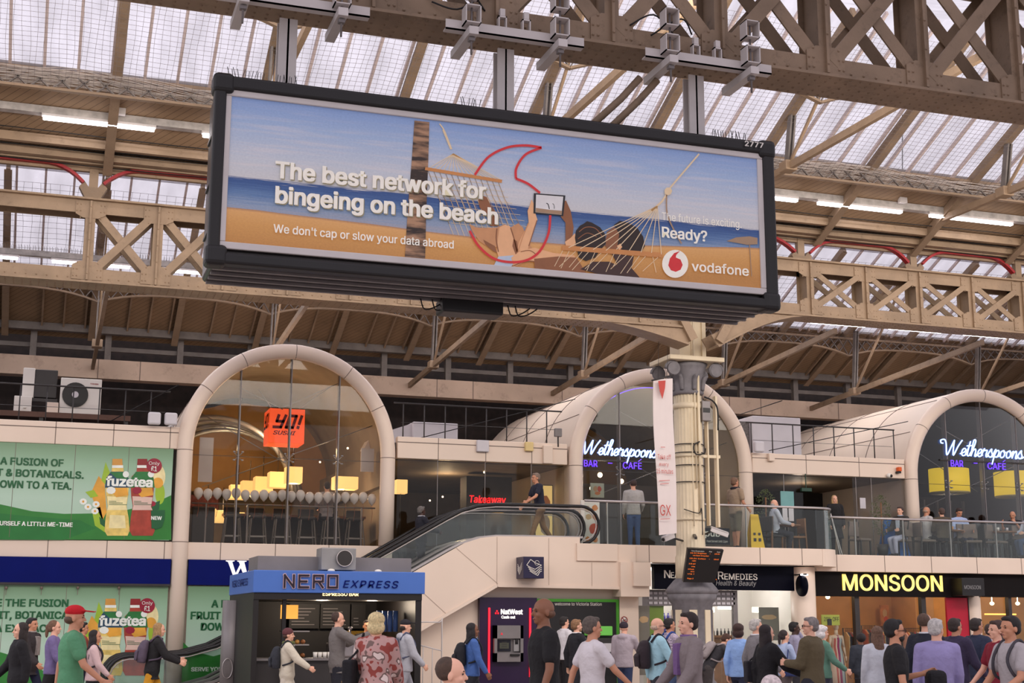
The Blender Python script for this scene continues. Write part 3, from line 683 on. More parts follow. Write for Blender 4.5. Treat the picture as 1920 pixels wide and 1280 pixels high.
# arm holding the tablet and lower arm
apoly(K([(715, 200), (745, 260), (750, 330), (765, 375), (740, 430), (700, 560), (680, 640), (590, 640), (610, 560), (690, 400), (680, 300), (700, 250)]), 4, 5)
apoly(K([(985, 220), (1010, 210), (1050, 300), (1075, 440), (1065, 520), (1005, 590), (1005, 400), (965, 350)]), 5, 5)
apoly(K([(540, 700), (620, 640), (740, 615), (900, 660), (1080, 680), (1140, 800), (1000, 820), (870, 800), (760, 740), (700, 730), (640, 745), (560, 780)]), 4, 6)
astroke(K([(690, 400), (640, 520), (600, 640)]), 1.8, 15, 7); astroke(K([(760, 380), (735, 460), (690, 600)]), 1.6, 5, 7); astroke(K([(560, 770), (640, 740), (740, 735), (860, 800)]), 2, 5, 8); astroke(K([(620, 650), (700, 640), (760, 680)]), 1.4, 5, 8)
# tablet
apoly(K([(733, 148), (1004, 168), (985, 345), (730, 322)]), 7, 7); apoly(K([(752, 160), (985, 178), (970, 334), (747, 312)]), 8, 8)
astroke(K([(840, 235), (855, 245), (866, 285)]), 1.6, 7, 9); astroke(K([(893, 238), (905, 250), (908, 282)]), 1.0, 7, 9); apoly(K([(750, 275), (860, 290), (975, 300), (971, 333), (748, 311)]), 13, 9)
# heads
def blob(cx, cy, rx, ry, mi, lay, a0=0, n=22, jit=.05):
    r = random.Random(int(cx*10+cy)); apoly([(cx+rx*(1+r.uniform(-jit, jit))*math.cos(2*math.pi*i/n+a0), cy+ry*(1+r.uniform(-jit, jit))*math.sin(2*math.pi*i/n+a0)) for i in range(n)], mi, lay)
apoly(K([(1000, 565), (1050, 530), (1085, 490), (1100, 560), (1070, 610), (1010, 605)]), 4, 6)
apoly(K([(1085, 530), (1095, 470), (1130, 425), (1160, 410), (1190, 388), (1230, 400), (1300, 440), (1345, 500), (1350, 580), (1300, 640), (1260, 700), (1180, 730), (1120, 700), (1100, 620)]), 6, 7)
astroke(K([(1120, 480), (1180, 440), (1260, 450), (1320, 520)]), 1.6, 5, 8); astroke(K([(1110, 540), (1190, 490), (1270, 520)]), 1.4, 5, 8)
apoly(K([(1360, 480), (1420, 440), (1470, 470), (1480, 560), (1500, 630), (1430, 690), (1360, 650), (1345, 570)]), 5, 6)
apoly(K([(1420, 420), (1470, 385), (1540, 400), (1620, 445), (1670, 520), (1685, 600), (1650, 660), (1500, 650), (1450, 590), (1465, 500)]), 6, 7)
apoly(K([(1445, 600), (1475, 580), (1490, 610), (1465, 640)]), 4, 8)
apoly(K([(940, 690), (1100, 700), (1180, 830), (1080, 840), (740, 790), (736, 710)]), 5, 7)
apoly(K([(1130, 800), (1240, 735), (1380, 735), (1460, 770), (1500, 860), (1300, 845)]), 9, 8); apoly(K([(1400, 660), (1590, 690), (1570, 790), (1640, 870), (1480, 862), (1440, 740)]), 9, 7)
# hammock near end
astroke(K([(975, 615), (1835, 680)]), 9, 2, 9, False)
for x, y in [(1030, 615), (1130, 625), (1240, 632), (1350, 640), (1440, 630), (1550, 640), (1650, 655), (1740, 660), (1825, 672)]:
    astroke(K([(x, y), (1790, 260)]), 1.5, 1, 10, False)
rr = random.Random(3)
for x in range(980, 1840, 55):
    y = 640+(x-975)*.06; dx = rr.choice((-110, -70, 30, -140)); astroke(K([(x, y), (x+dx, y+170-rr.random()*60)]), 1.1, 1, 9, False)
astroke(K([(1740, 300), (1830, 220), (1870, 160)]), 3.5, 1, 10, False)
astroke([(1246, 364), (1262, 345), (1310, 289)], 3, 1, 10, False); blob(1252, 359, 7, 7, 1, 11); astroke([(1249, 365), (1250, 400), (1262, 430), (1277, 457)], 2.6, 13, 10)
# parasol
apoly([(1362, 452), (1380, 445), (1405, 443), (1420, 446), (1420, 458), (1400, 459), (1385, 456)], 13, 2); astroke([(1405, 458), (1407, 490), (1409, 518)], 1.8, 13, 2, False)
# red speech mark outline
astroke([(890, 328), (915, 295), (950, 277), (985, 273), (1015, 277)], 4.5, 3, 6); astroke([(1015, 277), (985, 290), (968, 315), (967, 335)], 4.5, 3, 6)
astroke([(967, 335), (990, 345), (1012, 362)], 4.5, 3, 6); astroke([(1031, 404), (1027, 440), (1008, 475), (975, 491), (930, 487), (898, 463), (880, 433)], 4.5, 3, 11)
# logo
def disc(cx, cy, r, mi, lay, n=32): apoly([(cx+r*math.cos(2*math.pi*i/n), cy+r*1.07*math.sin(2*math.pi*i/n)) for i in range(n)], mi, lay)
disc(1265, 495, 24.5, 10, 11)
apoly([(1252, 498), (1255, 485), (1263, 475), (1274, 471), (1267, 478), (1266, 483), (1275, 487), (1279, 497), (1275, 506), (1266, 510), (1257, 507)], 3, 12)
# lettering
def at_text(s, a, bq, h, mi, lay, **k): art.textpx(s, a, bq, h, BY, mi, off=.002+.0012*lay, **k)
for dx, dy, mi, lay in ((1.6, 2.0, 12, 11), (0, 0, 10, 13)):
    pp = at(515+dx, 333+dy, BY); qq = at(911+dx, 372+dy, BY)
    art.text('The best network for', (pp.x, BY-.002-.0012*lay, pp.z), (1, 0, 0), (0, 0, 1), qq.x-pp.x, 33/FOC*15.3, mi, bold=.028)
    pp = at(515+dx, 380+dy, BY); qq = at(933+dx, 421+dy, BY)
    art.text('bingeing on the beach', (pp.x, BY-.002-.0012*lay, pp.z), (1, 0, 0), (0, 0, 1), qq.x-pp.x, 33/FOC*15.3, mi, bold=.028)
at_text("We don't cap or slow your data abroad", (512, 436), (850, 466), 15.5, 10, 13, bold=.014)
at_text('The future is exciting.', (1240, 413), (1389, 424), 15, 10, 13, bold=-.004)
at_text('Ready?', (1240, 445), (1325, 451), 20, 10, 13, bold=.02)
at_text('vodafone', (1296, 508), (1403, 516), 18, 10, 13, bold=.014)
art.build('poster_print', PM, bb)
b = MB(); b.textpx('2777', (1391, 277), (1426, 280.5), 10, BY, 0, off=.085, bold=.02); b.build('number_label', M['offwhite'], bb)
b = MB()
for a0, a1 in ((432, 500), (520, 560), (870, 905), (1335, 1400)):
    x = at(a0, 150, BY).x
    while x < at(a1, 150, BY).x:
        q = random.uniform(-.04, .04); b.bar((x, BY+.05, BZ1), (x+q, BY+.05, BZ1+.1+abs(q)), .007, .007); x += .035
o = b.build('bird_spikes', M['black'], bb); o['kind'] = 'stuff'
b = MB(); b.bbox(4.55, 5.35, BY+.75, BY+1.1, BZ0-.17, BZ0+.02, .03); b.build('cable_box', M['black'], bb)
b = MB()
for x in (4.3, 4.45, 5.45, 5.55): b.tube(spline([(x, BY+.9, BZ0), (x+.05, BY+.9, BZ0-.13), (x+.18, BY+.9, BZ0-.1), (x+.3, BY+.9, BZ0-.02)], 4), .009, 5)
b.build('cable_loop', M['cable'], bb)
# hanging brackets
for i, (xc, lab) in enumerate(((2.45, 'white steel hanging bracket at the left end of the billboard'), (5.25, 'white steel hanging bracket over the middle of the billboard'), (7.95, 'white steel hanging bracket at the right end of the billboard'))):
    t = thing('hanging_bracket', (xc, 16, BZ1), lab, 'bracket', 'billboard hanging brackets')
    c = MB()
    c.box(xc-.92, xc+.92, 15.5, 15.62, 8.9, 8.92); c.box(xc-.92, xc+.92, 15.5, 15.515, 8.9, 9.03)
    c.build('channel', M['white'], t)
    for q in (-.62, .55):
        c = MB(); x = xc+q
        c.box(x-.06, x+.06, 15.28, 16.12, 8.78, 8.88); c.build('cross_arm', M['white'], t)
        for zz in (8.94, 9.30):
            c = MB(); w_, h_ = .1, .24
            c.box(x-w_, x-w_+.014, 15.3, 15.48, zz, zz+h_); c.box(x+w_-.014, x+w_, 15.3, 15.48, zz, zz+h_); c.box(x-w_, x+w_, 15.3, 15.48, zz, zz+.014); c.box(x-w_, x+w_, 15.3, 15.48, zz+h_-.014, zz+h_)
            c.build('clamp_block', M['white'], t)
        c = MB(); c.tube([(x, 15.39, 8.55), (x, 15.39, 9.5)], .014, 6); c.bbox(x-.04, x+.04, 15.35, 15.43, 8.72, 8.77, .008); c.build('threaded_rod', M['grey'], t)
    for q in (-.16, .16):
        c = MB(); x = xc+q; c.box(x-.055, x-.04, 15.55, 15.63, 9.02, 9.2); c.box(x+.04, x+.055, 15.55, 15.63, 9.02, 9.2); c.box(x-.055, x+.055, 15.55, 15.63, 9.18, 9.2); c.bbox(x-.035, x+.035, 15.55, 15.62, 9.2, 9.3, .008); c.build('flange_clip', M['white'], t)
    c = MB(); c.box(xc-.11, xc+.11, 15.9, 15.93, BZ1-.05, 8.92); c.box(xc-.012, xc+.012, 15.9, 16.1, BZ1-.05, 8.92); c.box(xc-.11, xc+.11, 16.07, 16.1, BZ1-.05, 8.92); c.build('hanger_post', M['white'], t)
b = MB()
for pts in ([(4.15, 15.7, 9.35), (4.4, 15.6, 9.55), (4.7, 15.65, 9.5), (4.9, 15.7, 9.3)], [(4.2, 15.7, 9.32), (4.5, 15.6, 9.22), (4.8, 15.62, 9.42), (5.0, 15.7, 9.5)], [(6.9, 15.7, 9.4), (7.2, 15.6, 9.55), (7.5, 15.65, 9.35)], [(7.2, 15.7, 9.3), (7.6, 15.6, 9.55), (7.8, 15.7, 9.4)]):
    b.tube(spline(pts, 6), .012, 5)
tag(b.build('loose_cable', M['cable']), 'loose black cable loops on the near girder above the billboard', 'cable')
t = thing('conduit_arm', (6.8, 15.9, 8.4), 'pair of dirty pipes rising from the billboard top to the girder', 'pipe')
for a in ((6.35, 15.95, 7.95), (6.6, 15.95, 7.93)):
    c = MB(); c.tube([a, (a[0]+.5, 15.9, 8.45), (a[0]+.75, 15.85, 8.75)], .05, 10); c.build('pipe', M['steel2'], t)
# ================================================================== ARCHES
def arc_pts(cx, r, zs, n, y, a0=0, a1=math.pi): return [(cx-r*math.cos(a0+(a1-a0)*i/n), y, zs+r*math.sin(a0+(a1-a0)*i/n)) for i in range(n+1)]
ZS = 5.79
def arch(cx, lab, zl, zr, tint, lining=None):
    t = thing('glazed_arch', (cx, 34, 3.5), lab, 'arch')
    b = MB(); R = 2.5
    path = [(cx-R, 34, zl), (cx-R, 34, 3.5), (cx-R, 34, 5.0)] if zl < 3 else [(cx-R, 34, zl), (cx-R, 34, 5.0)]
    path += arc_pts(cx, R, ZS, 40, 34); path += [(cx+R, 34, 5.0), (cx+R, 34, zr)]
    b.tube(path, .19, 16)
    rim = b.build('rim', M['cream'], t)
    b = MB()
    for a in (35, 62, 92, 125, 152):
        a = math.radians(a); c = Vector((cx-R*math.cos(a), 34, ZS+R*math.sin(a))); d = Vector((math.sin(a), 0, math.cos(a)))
        b.tube([c-d*.008, c+d*.008], .1925, 18)
    for q in (-R, R):
        for z in (5.72, 3.53): b.tube([(cx+q, 34, z-.008), (cx+q, 34, z+.008)], .1925, 18)
    b.build('rim_joint', M['creamdk'], rim)
    # shell: outer cream, inner lining
    def shell(r, y0, y1, nm, mm, flip=False):
        b = MB(); n = 32; vs = [(cx-r, y0, 3.5), (cx-r, y1, 3.5)]
        for i in range(n+1):
            a = math.pi*i/n; x, z = cx-r*math.cos(a), ZS+r*math.sin(a); vs += [(x, y0, z), (x, y1, z)]
        vs += [(cx+r, y0, 3.5), (cx+r, y1, 3.5)]; k = len(vs)//2
        b.add(vs, [(2*i, 2*i+1, 2*i+3, 2*i+2) for i in range(k-1)], 0, True); return b.build(nm, mm, t)
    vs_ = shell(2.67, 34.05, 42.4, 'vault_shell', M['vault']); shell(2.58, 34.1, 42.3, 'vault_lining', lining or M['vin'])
    b = MB()
    for y in (36.2, 38.4, 40.6): b.tube(arc_pts(cx, 2.675, ZS, 40, y), .012, 5, cap=False)
    for a in (30, 60, 90, 120, 150):
        a = math.radians(a); x, z = cx-2.675*math.cos(a), ZS+2.675*math.sin(a); b.tube([(x, 34.2, z), (x, 42, z)], .008, 4)
    b.build('shell_seam', M['creamdk'], vs_)
    b = MB(); ri = 2.34
    pts = [(cx-ri, 3.55)]+[(p[0], p[2]) for p in arc_pts(cx, ri, ZS, 32, 0)]+[(cx+ri, 3.55)]
    b.prism(pts, 34.03, 34.045); b.build('glass_front', tint, t)
    for x in (cx-1.22, cx+.02, cx+1.24):
        top = ZS+math.sqrt(ri*ri-(x-cx)**2); b = MB(); b.box(x-.022, x+.022, 34.06, 34.2, 3.55, top); b.box(x-.012, x+.012, 34.015, 34.03, 3.55, top)
        mu = b.build('mullion', M['grey'], t)
        b = MB()
        for dx in (-.1, .1):
            for dz in (-.1, .1): b.lathe([(.03, 0), (.03, .03)], (x+dx, 34.02, 5.62+dz), 8); b.bar((x, 34.07, 5.62), (x+dx, 34.05, 5.62+dz), .02, .02)
        b.build('spider_fitting', M['galv'], mu)
    b = MB(); b.box(cx-ri, cx+ri, 34.02, 34.035, 5.615, 5.627); b.build('glass_joint', M['dark'], t)
    b = MB()
    for p, q in (((cx-2.1, 34.5, 6.7), (cx+.1, 34.5, 5.5)), ((cx+1.3, 34.5, 7.65), (cx-.1, 34.5, 6.95)), ((cx+2.2, 34.5, 6.6), (cx-2.0, 34.5, 4.9)), ((cx-1.2, 34.5, 7.4), (cx-.1, 34.5, 6.9))): b.tube([p, q], .012, 5)
    b.build('tension_rod', M['galv'], t)
    return t
arch(5.63, 'left glazed arch with cream rim around a restaurant with balloons', 0, 3.5, M['glarch'])
arch(15.70, 'middle glazed arch with cream rim behind the fluted column', 3.5, 3.5, M['glarch'])
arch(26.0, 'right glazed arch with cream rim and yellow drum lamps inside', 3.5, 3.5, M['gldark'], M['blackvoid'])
# tan ribbed ends behind the vaults
for cx, lab in ((5.63, 'tan ribbed shell behind the left cream vault'), (15.7, 'tan ribbed shell behind the middle cream vault')):
    b = MB(); n = 30; vs = []
    for i in range(n+1):
        a = math.pi*i/n; r = 3.0+(.03 if i % 2 else 0); vs += [(cx-r*math.cos(a), 42.45, 5.5+r*.9*math.sin(a)), (cx-r*math.cos(a), 43.2, 5.1+r*.9*math.sin(a))]
    b.add(vs, [(2*i, 2*i+1, 2*i+3, 2*i+2) for i in range(n)])
    b.prism([(v[0], v[2]) for v in vs[::2]], 42.43, 42.45)
    tag(b.build('ribbed_shell', mat('tan_cladding', (170, 130, 84), .7)), lab, 'cladding')
# thin sagging cables over the facade
b = MB()
for p, q in (((2.9, 34.0, 7.3), (0.8, 36, 6.2)), ((13.2, 34, 7.5), (9.2, 35, 6.4)), ((23.5, 34, 7.4), (19.5, 35, 6.5)), ((18.3, 34.4, 7.4), (16.9, 29.6, 7.0))): b.tube([p, q], .012, 5)
tag(b.build('stay_wire', M['cable']), 'thin dark stay wires running off the arch rims over the parapets', 'wire')
# upper glazing between the arches (windows) and interior ceilings
b = MB(); b.box(8.4, 12.9, 34.06, 34.075, 3.53, 5.74)
for x in (9.45, 10.72, 11.98): b.box(x-.008, x+.008, 34.05, 34.06, 3.53, 5.74, 1)
struct(b.build('window_1', [M['glarch'], M['grey']]), 'tall shop glazing between the left and middle arches', 'window')
b = MB(); b.box(18.45, 20.0, 34.06, 34.075, 3.53, 5.74); b.box(21.6, 23.3, 34.06, 34.075, 3.53, 5.74)
for x in (19.4, 21.7, 22.2): b.box(x-.01, x+.01, 34.05, 34.06, 3.53, 5.74, 1)
struct(b.build('window_2', [M['gldark'], M['grey']]), 'tall bar glazing between the middle and right arches', 'window')
b = MB(); b.box(28.6, XR, 34.06, 34.075, 3.53, 6.0); struct(b.build('window_3', M['gldark']), 'bar glazing beyond the right arch', 'window')
for i, (x0, x1) in enumerate(((8.4, 12.97), (18.42, 23.3))):
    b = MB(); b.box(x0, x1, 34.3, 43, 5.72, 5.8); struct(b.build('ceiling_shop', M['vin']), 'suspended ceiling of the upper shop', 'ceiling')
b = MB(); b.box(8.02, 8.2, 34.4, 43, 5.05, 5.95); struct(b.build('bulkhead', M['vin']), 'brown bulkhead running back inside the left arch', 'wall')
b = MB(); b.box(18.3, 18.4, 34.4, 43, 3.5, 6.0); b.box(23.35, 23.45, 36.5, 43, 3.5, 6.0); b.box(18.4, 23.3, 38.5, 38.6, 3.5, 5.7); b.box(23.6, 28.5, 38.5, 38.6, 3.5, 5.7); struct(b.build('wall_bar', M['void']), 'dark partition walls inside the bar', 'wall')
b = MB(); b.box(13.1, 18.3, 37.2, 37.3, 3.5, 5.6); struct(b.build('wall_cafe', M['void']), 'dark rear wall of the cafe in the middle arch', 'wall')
# ------------------------------------------------ inside the left arch
t = thing('cube_sign', (5.75, 35.5, 6.1), 'orange cube sign with dark red lettering hanging in the left arch', 'sign')
b = MB(); b.bbox(5.28, 6.18, 35.0, 35.9, 6.12, 7.0, .01); b.build('lamp_box', emat('orange_lightbox', (236, 84, 40), 1.0), t)
ink = mat('maroon_ink', (110, 24, 44), .5)
def slant(b, strokes, ox, oz, s, y, sh=.25, w=.16, U=(1, 0, 0)):
    U = Vector(U)
    for st in strokes:
        for p, q in zip(st[:-1], st[1:]):
            P = Vector((0, y, oz))+U*(ox+(p[0]+sh*p[1])*s)+Vector((0, 0, p[1]*s)); Q = Vector((0, y, oz))+U*(ox+(q[0]+sh*q[1])*s)+Vector((0, 0, q[1]*s))
            d = (Q-P).normalized()*w*s*.4; b.bar(P-d, Q+d, .008, w*s)
YO = [[(0, 1), (0, .5), (.55, .5)], [(.6, 1), (.55, .5), (.5, 0), (-.1, 0)], [(.95, 0), (.95, 1), (1.5, 1), (1.5, 0), (.95, 0)], [(1.95, 1), (1.95, .35)], [(1.95, .08), (1.95, .0)]]
b = MB(); slant(b, YO, 5.42, 6.52, .30, 34.985, .3, .24); b.text('SUSHI', (5.38, 34.985, 6.33), (1, 0, 0), (0, 0, 1), .58, .1, shear=.3, bold=.02); b.build('lettering', ink, t)
b = MB(); slant(b, [[(p[0], p[1]) for p in st] for st in YO], 0, 0, .30, 0, .3, .24)
b.v = [(5.265, 35.7-v[0], 6.55+v[2]) for v in b.v]; b.build('lettering', ink, t)
b = MB(); b.tube([(5.4, 35.3, 7.0), (5.0, 35.2, 7.5)], .012, 5); b.tube([(6.0, 35.3, 7.0), (6.9, 35.2, 7.7)], .012, 5); b.build('suspension_wire', M['galv'], t)
shade = emat('lampshade_glow', (255, 206, 128), 1.15)
def lampshade(x, y, z, w, h, lab, grp=None, stem='up'):
    t = thing('pendant_lamp', (x, y, z), lab, 'lamp', grp)
    b = MB(); b.bbox(x-w/2, x+w/2, y-min(w, .45)/2, y+min(w, .45)/2, z, z+h, .015)
    for q in (-1, 1): b.box(x+q*w*.25-.004, x+q*w*.25+.004, y-min(w, .45)/2-.002, y, z, z+h)
    b.build('lamp_shade', shade, t)
    b = MB(); b.tube([(x, y, z+h), (x, y, z+h+.6)] if stem == 'up' else [(x, y, 3.5), (x, y, z)], .01, 5); b.build('cord', M['dark'], t)
for i, (x, y, w) in enumerate(((6.1, 36, .42), (5.92, 37.4, .5), (5.74, 38.8, .5), (5.56, 40.1, .5), (5.4, 41.4, .5))):
    lampshade(x, y, 5.2, w, .42, ['nearest square shaded lamp of the row inside the left arch', 'second square shaded lamp of the row inside the left arch', 'third square shaded lamp of the row inside the left arch', 'fourth square shaded lamp of the row inside the left arch', 'farthest square shaded lamp of the row inside the left arch'][i], 'row of square lamps')
lampshade(7.32, 35.3, 5.02, .62, .32, 'wide rectangular shaded lamp on the right inside the left arch', stem='down')
lampshade(8.78, 35.2, 4.95, .3, .36, 'small square shaded lamp right of the left arch leg', stem='down')
for i, x in enumerate((3.9, 4.35, 4.75)): lampshade(x, 35.6+.5*i, 4.15, .4, .3, ['low shaded lamp behind the first balloons', 'low shaded lamp second from the left arch leg', 'low shaded lamp third from the left arch leg'][i], 'low lamps behind the balloons')
for p, e in (((6.2, 36.5, 5.0), 22), ((5.6, 40, 5.0), 22), ((7.3, 35.6, 4.8), 16), ((4.3, 36, 4.6), 14), ((10.5, 37, 5.3), 26), ((4.4, 34.75, 5.9), 9), ((6.8, 34.75, 5.9), 9), ((11.8, 36, 4.6), 8), ((5.6, 37, 6.6), 50), ((5.0, 40.5, 6.4), 34)): point('restaurant_lamp_fill', p, e*1.6, (1, .74, .45))  # light of the lamps, plus fill points added for the balloons and lining
b = MB()
for z in (5.5, 5.2, 5.0): pass
for k, (y, r) in enumerate(((37.5, 2.15), (38.6, 2.2), (39.7, 2.25), (41, 2.3))): b.tube(arc_pts(4.2+.25*k, r, 4.9, 24, y, math.radians(40), math.radians(175)), .07, 8)
struct(b.build('trim_14', M['galv']), 'curved metal ribs inside the left arch', 'ribs')
b = MB(); b.box(3.4, 5.0, 42.6, 42.7, 4.9, 5.4); struct(b.build('trim_15', mat('red_frieze', (120, 60, 60), .7, var=.4, scale=14)), 'patterned red frieze seen at the back of the left arch', 'frieze')
# rail with balloons
t = thing('guard_rail', (5.6, 34.5, 3.5), 'thin metal guard rail behind the glass of the left arch, hung with balloons', 'railing')
b = MB(); b.tube([(3.4, 34.5, 4.5), (7.95, 34.5, 4.5)], .02, 8); b.build('rail', M['grey'], t)
for x in (3.75, 4.75, 5.75, 6.75, 7.6): b = MB(); b.box(x-.018, x+.018, 34.48, 34.52, 3.5, 4.5); b.build('post', M['grey'], t)
bal = [None]; ballm = mat('white_balloon_skin', (240, 238, 240), .3, var=.03)
for i in range(20):
    x = 3.54+i*.2265; z = 4.56+[.02, 0, .03, .01, .04, .0, 0][i % 7]
    lab = {0: 'white balloon at the left end of the balloon row', 19: 'white balloon at the right end of the balloon row'}.get(i, '%s white balloon from the left end of the balloon row' % ORD[i])
    if not bal[0]:
        t = thing('balloon', (x, 34.42, z), lab, 'balloon', 'row of white balloons')
        b = MB(); b.lathe([(.012, 0), (.035, .025), (.085, .08), (.108, .14), (.112, .18), (.1, .235), (.06, .28), (.012, .295)], (x, 34.42, z), 16); b.build('skin', ballm, t)
        b = MB(); b.tube(spline([(x, 34.42, z), (x+.02, 34.43, z-.2), (x-.01, 34.42, z-.42)], 5), .006, 4); b.build('ribbon', mat('ribbon', (150, 90, 70)), t); bal[0] = t
    else:
        t = copy_tree(bal[0]); t.location = (x, 34.42, z); t['label'] = lab
# stools, counter
def stool(x, y, z, lab, grp, src=[None]):
    if src[0]: t = copy_tree(src[0]); t.location = (x, y, z); t['label'] = lab; return
    t = thing('bar_stool', (0, 0, 0), lab, 'stool', grp); src[0] = t
    b = MB(); b.bbox(-.2, .2, -.18, .18, .7, .78, .03); b.bbox(-.2, .2, .15, .19, .78, .98, .015); b.build('seat', M['dark'], t, True)
    for sx in (-1, 1):
        for sy in (-1, 1): b = MB(); b.bar((sx*.16, sy*.14, .7), (sx*.22, sy*.2, 0), .025, .025); b.build('leg', M['galv'], t, True)
    b = MB(); b.box(-.2, .2, -.19, -.17, .25, .27); b.box(-.2, .2, .17, .19, .25, .27); b.build('foot_rest', M['galv'], t, True)
    t.location = (x, y, z)
SL = ['high stool at the left end of the restaurant counter', 'second high stool at the restaurant counter', 'third high stool at the restaurant counter', 'fourth high stool at the restaurant counter', 'fifth high stool at the restaurant counter', 'high stool at the right end of the restaurant counter']
for i in range(6): stool(4.45+.62*i, 35.0, 3.5, SL[i], 'restaurant stools')
t = thing('restaurant_counter', (6, 36, 3.5), 'long dark restaurant counter behind the stools', 'counter')
b = MB(); b.box(4.4, 7.9, 35.7, 36.2, 3.5, 4.3); b.build('front', M['void'], t)
b = MB(); b.box(4.3, 7.95, 35.55, 36.3, 4.3, 4.36); b.build('worktop', M['wood'], t)
b = MB(); b.bbox(3.45, 4.0, 34.8, 35.4, 3.5, 4.45, .03); tag(b.build('booth_back', M['dark']), 'dark booth back at the left end inside the left arch', 'seat')
for px_, z0, lab in ((388, 5.05, 'pale hanging panel at the left inside the left arch'), (690, 5.45, 'pale hanging panel at the right inside the left arch')):
    p = at(px_, 820, 34.8); b = MB(); b.box(p.x-.17, p.x+.17, 34.8, 34.84, z0, z0+(1.1 if px_ < 500 else .6)); tag(b.build('hanging_screen', M['ltgrey']), lab, 'panel')
# small ceiling spots
spot = emat('spot_glow', (255, 226, 180), 9)
for i, (x, y, Y) in enumerate(((815, 872, 37), (814, 887, 38), (821, 899, 39), (908, 885, 36), (830, 931, 40), (806, 938, 41), (700, 868, 36.5), (698, 885, 37), (600, 866, 40), (652, 840, 36), (545, 876, 38), (455, 910, 41))):
    p = at(x, y, Y); b = MB(); b.ell(p, .028, .028, .028, 8, 5); tag(b.build('spot_lamp', spot), 'tiny warm spot lamp in the dark restaurant', 'lamp', 'restaurant spot lamps')
# takeaway sign, menu posters seen through window 1
t = thing('takeaway_counter', (11.6, 36.4, 3.5), 'lit takeaway counter with a red neon sign behind the glazing', 'counter')
b = MB(); b.box(10.9, 12.2, 36.3, 36.9, 3.5, 5.6); b.build('front', M['void'], t)
for x0 in (10.98, 11.55): b = MB(); b.box(x0, x0+.42, 36.28, 36.3, 4.62, 4.66); b.build('display_light', emat('display_glow', (255, 190, 90), 2.2), t)
b = MB(); b.text('Takeaway', (10.98, 36.28, 4.88), (1, 0, 0), (0, 0, 1), 1.05, .19, bold=.02, shear=.15); b.build('lettering', emat('red_neon', (235, 26, 36), 1.6), t)
def poster(px0, py0, px1, py1, Y, lab, base, dots, name='poster', frame=None, thick=.03):
    a = at(px0, py0, Y); c = at(px1, py1, Y); x0, x1, z0, z1 = a.x, c.x, c.z, a.z
    t = thing(name, ((x0+x1)/2, Y, z0), lab, 'poster')
    b = MB(); b.bbox(x0, x1, Y, Y+thick, z0, z1, .005); b.build('board', frame or base, t)
    b = MB(); b.box(x0+.02, x1-.02, Y-.004, Y, z0+.02, z1-.02)
    r = random.Random(px0)
    for i, (u, v, ru, rv, mi) in enumerate(dots):
        cx, cz = x0+u*(x1-x0), z0+v*(z1-z0)
        b.poly([(cx+ru*(x1-x0)*(1+r.uniform(-.12, .12))*math.cos(k*math.pi/8), Y-.006-.001*i, cz+rv*(z1-z0)*(1+r.uniform(-.12, .12))*math.sin(k*math.pi/8)) for k in range(16)], mi)
    b.build('print', [base, mat('food_orange', (206, 130, 70), .5), mat('food_red', (196, 80, 56), .5), mat('food_tan', (190, 160, 120), .5), mat('leaf_print', (110, 150, 70), .5)], t); return t
poster(1089, 937, 1125, 1030, 32.9, 'white menu board with pictures of rolls and salmon beside the escalator top', M['offwhite'], [(.35, .82, .15, .06, 3), (.75, .85, .15, .06, 1), (.4, .66, .16, .06, 3), (.75, .66, .14, .06, 1), (.7, .42, .26, .12, 2), (.35, .2, .13, .06, 1), (.75, .2, .13, .06, 1)], 'menu_board')
poster(1107, 905, 1133, 933, 34.4, 'small pale green framed food poster in the middle arch', mat('pale_green_print', (190, 206, 190)), [(.35, .6, .15, .2, 3), (.65, .6, .15, .2, 2), (.5, .3, .2, .12, 1)], 'menu_poster')
poster(1003, 908, 1037, 1034, 35.2, 'yellow lit menu poster behind the man on the escalator landing', emat('menu_glow', (220, 190, 120), .8), [(.55, .7, .3, .15, 1), (.55, .4, .3, .15, 3)], 'menu_poster', M['dark'])
# ------------------------------------------------ neon lettering
GL = dict(
 W=[[(-.15, 1.55), (-.4, 1.6), (-.45, 1.95), (-.05, 2.05), (.2, 1.5), (.45, 0), (.85, 1.2), (1.1, 2.05)], [(1.1, 2.05), (1.1, 1.0), (1.2, 0), (1.6, 1.2), (2.0, 2.1)]],
 e=[[(-.1, .25), (.35, .5), (.5, .85), (.3, 1.0), (.1, .7), (.08, .25), (.3, 0), (.65, .25)]],
 t=[[(-.1, .25), (.2, 1.2), (.3, 2.0)], [(.3, 2.0), (.12, .5), (.2, .02), (.55, .25)], [(-.05, 1.35), (.6, 1.45)]],
 h=[[(-.1, .25), (.25, 1.2), (.4, 2.1), (.2, 2.2), (.1, 1.5), (.05, 0)], [(.05, 0), (.2, .7), (.45, 1.0), (.55, .7), (.5, .1), (.6, 0), (.8, .25)]],
 r=[[(-.1, .25), (.15, 1.1), (.2, .85), (.5, .9), (.42, .3), (.5, 0), (.75, .25)]],
 s=[[(-.1, .25), (.3, 1.1), (.35, .75), (.48, .3), (.3, 0), (.05, .12)], [(.3, 0), (.55, .1), (.7, .25)]],
 p=[[(-.1, .25), (.2, 1.1), (.1, .2), (-.05, -1.0)], [(.12, .3), (.3, .85), (.55, .95), (.6, .5), (.4, .05), (.2, .1)], [(.4, .05), (.75, .25)]],
 o=[[(.4, 1.0), (.12, .75), (.1, .2), (.3, 0), (.55, .3), (.52, .85), (.4, 1.0), (.5, .75), (.8, .75)]],
 n=[[(-.1, .25), (.12, 1.0), (.05, 0)], [(.05, 0), (.2, .65), (.45, 1.0), (.52, .6), (.48, .05), (.6, 0), (.8, .25)]])
ADV = dict(W=2.05, e=.62, t=.5, h=.75, r=.68, s=.62, p=.72, o=.72, n=.75)
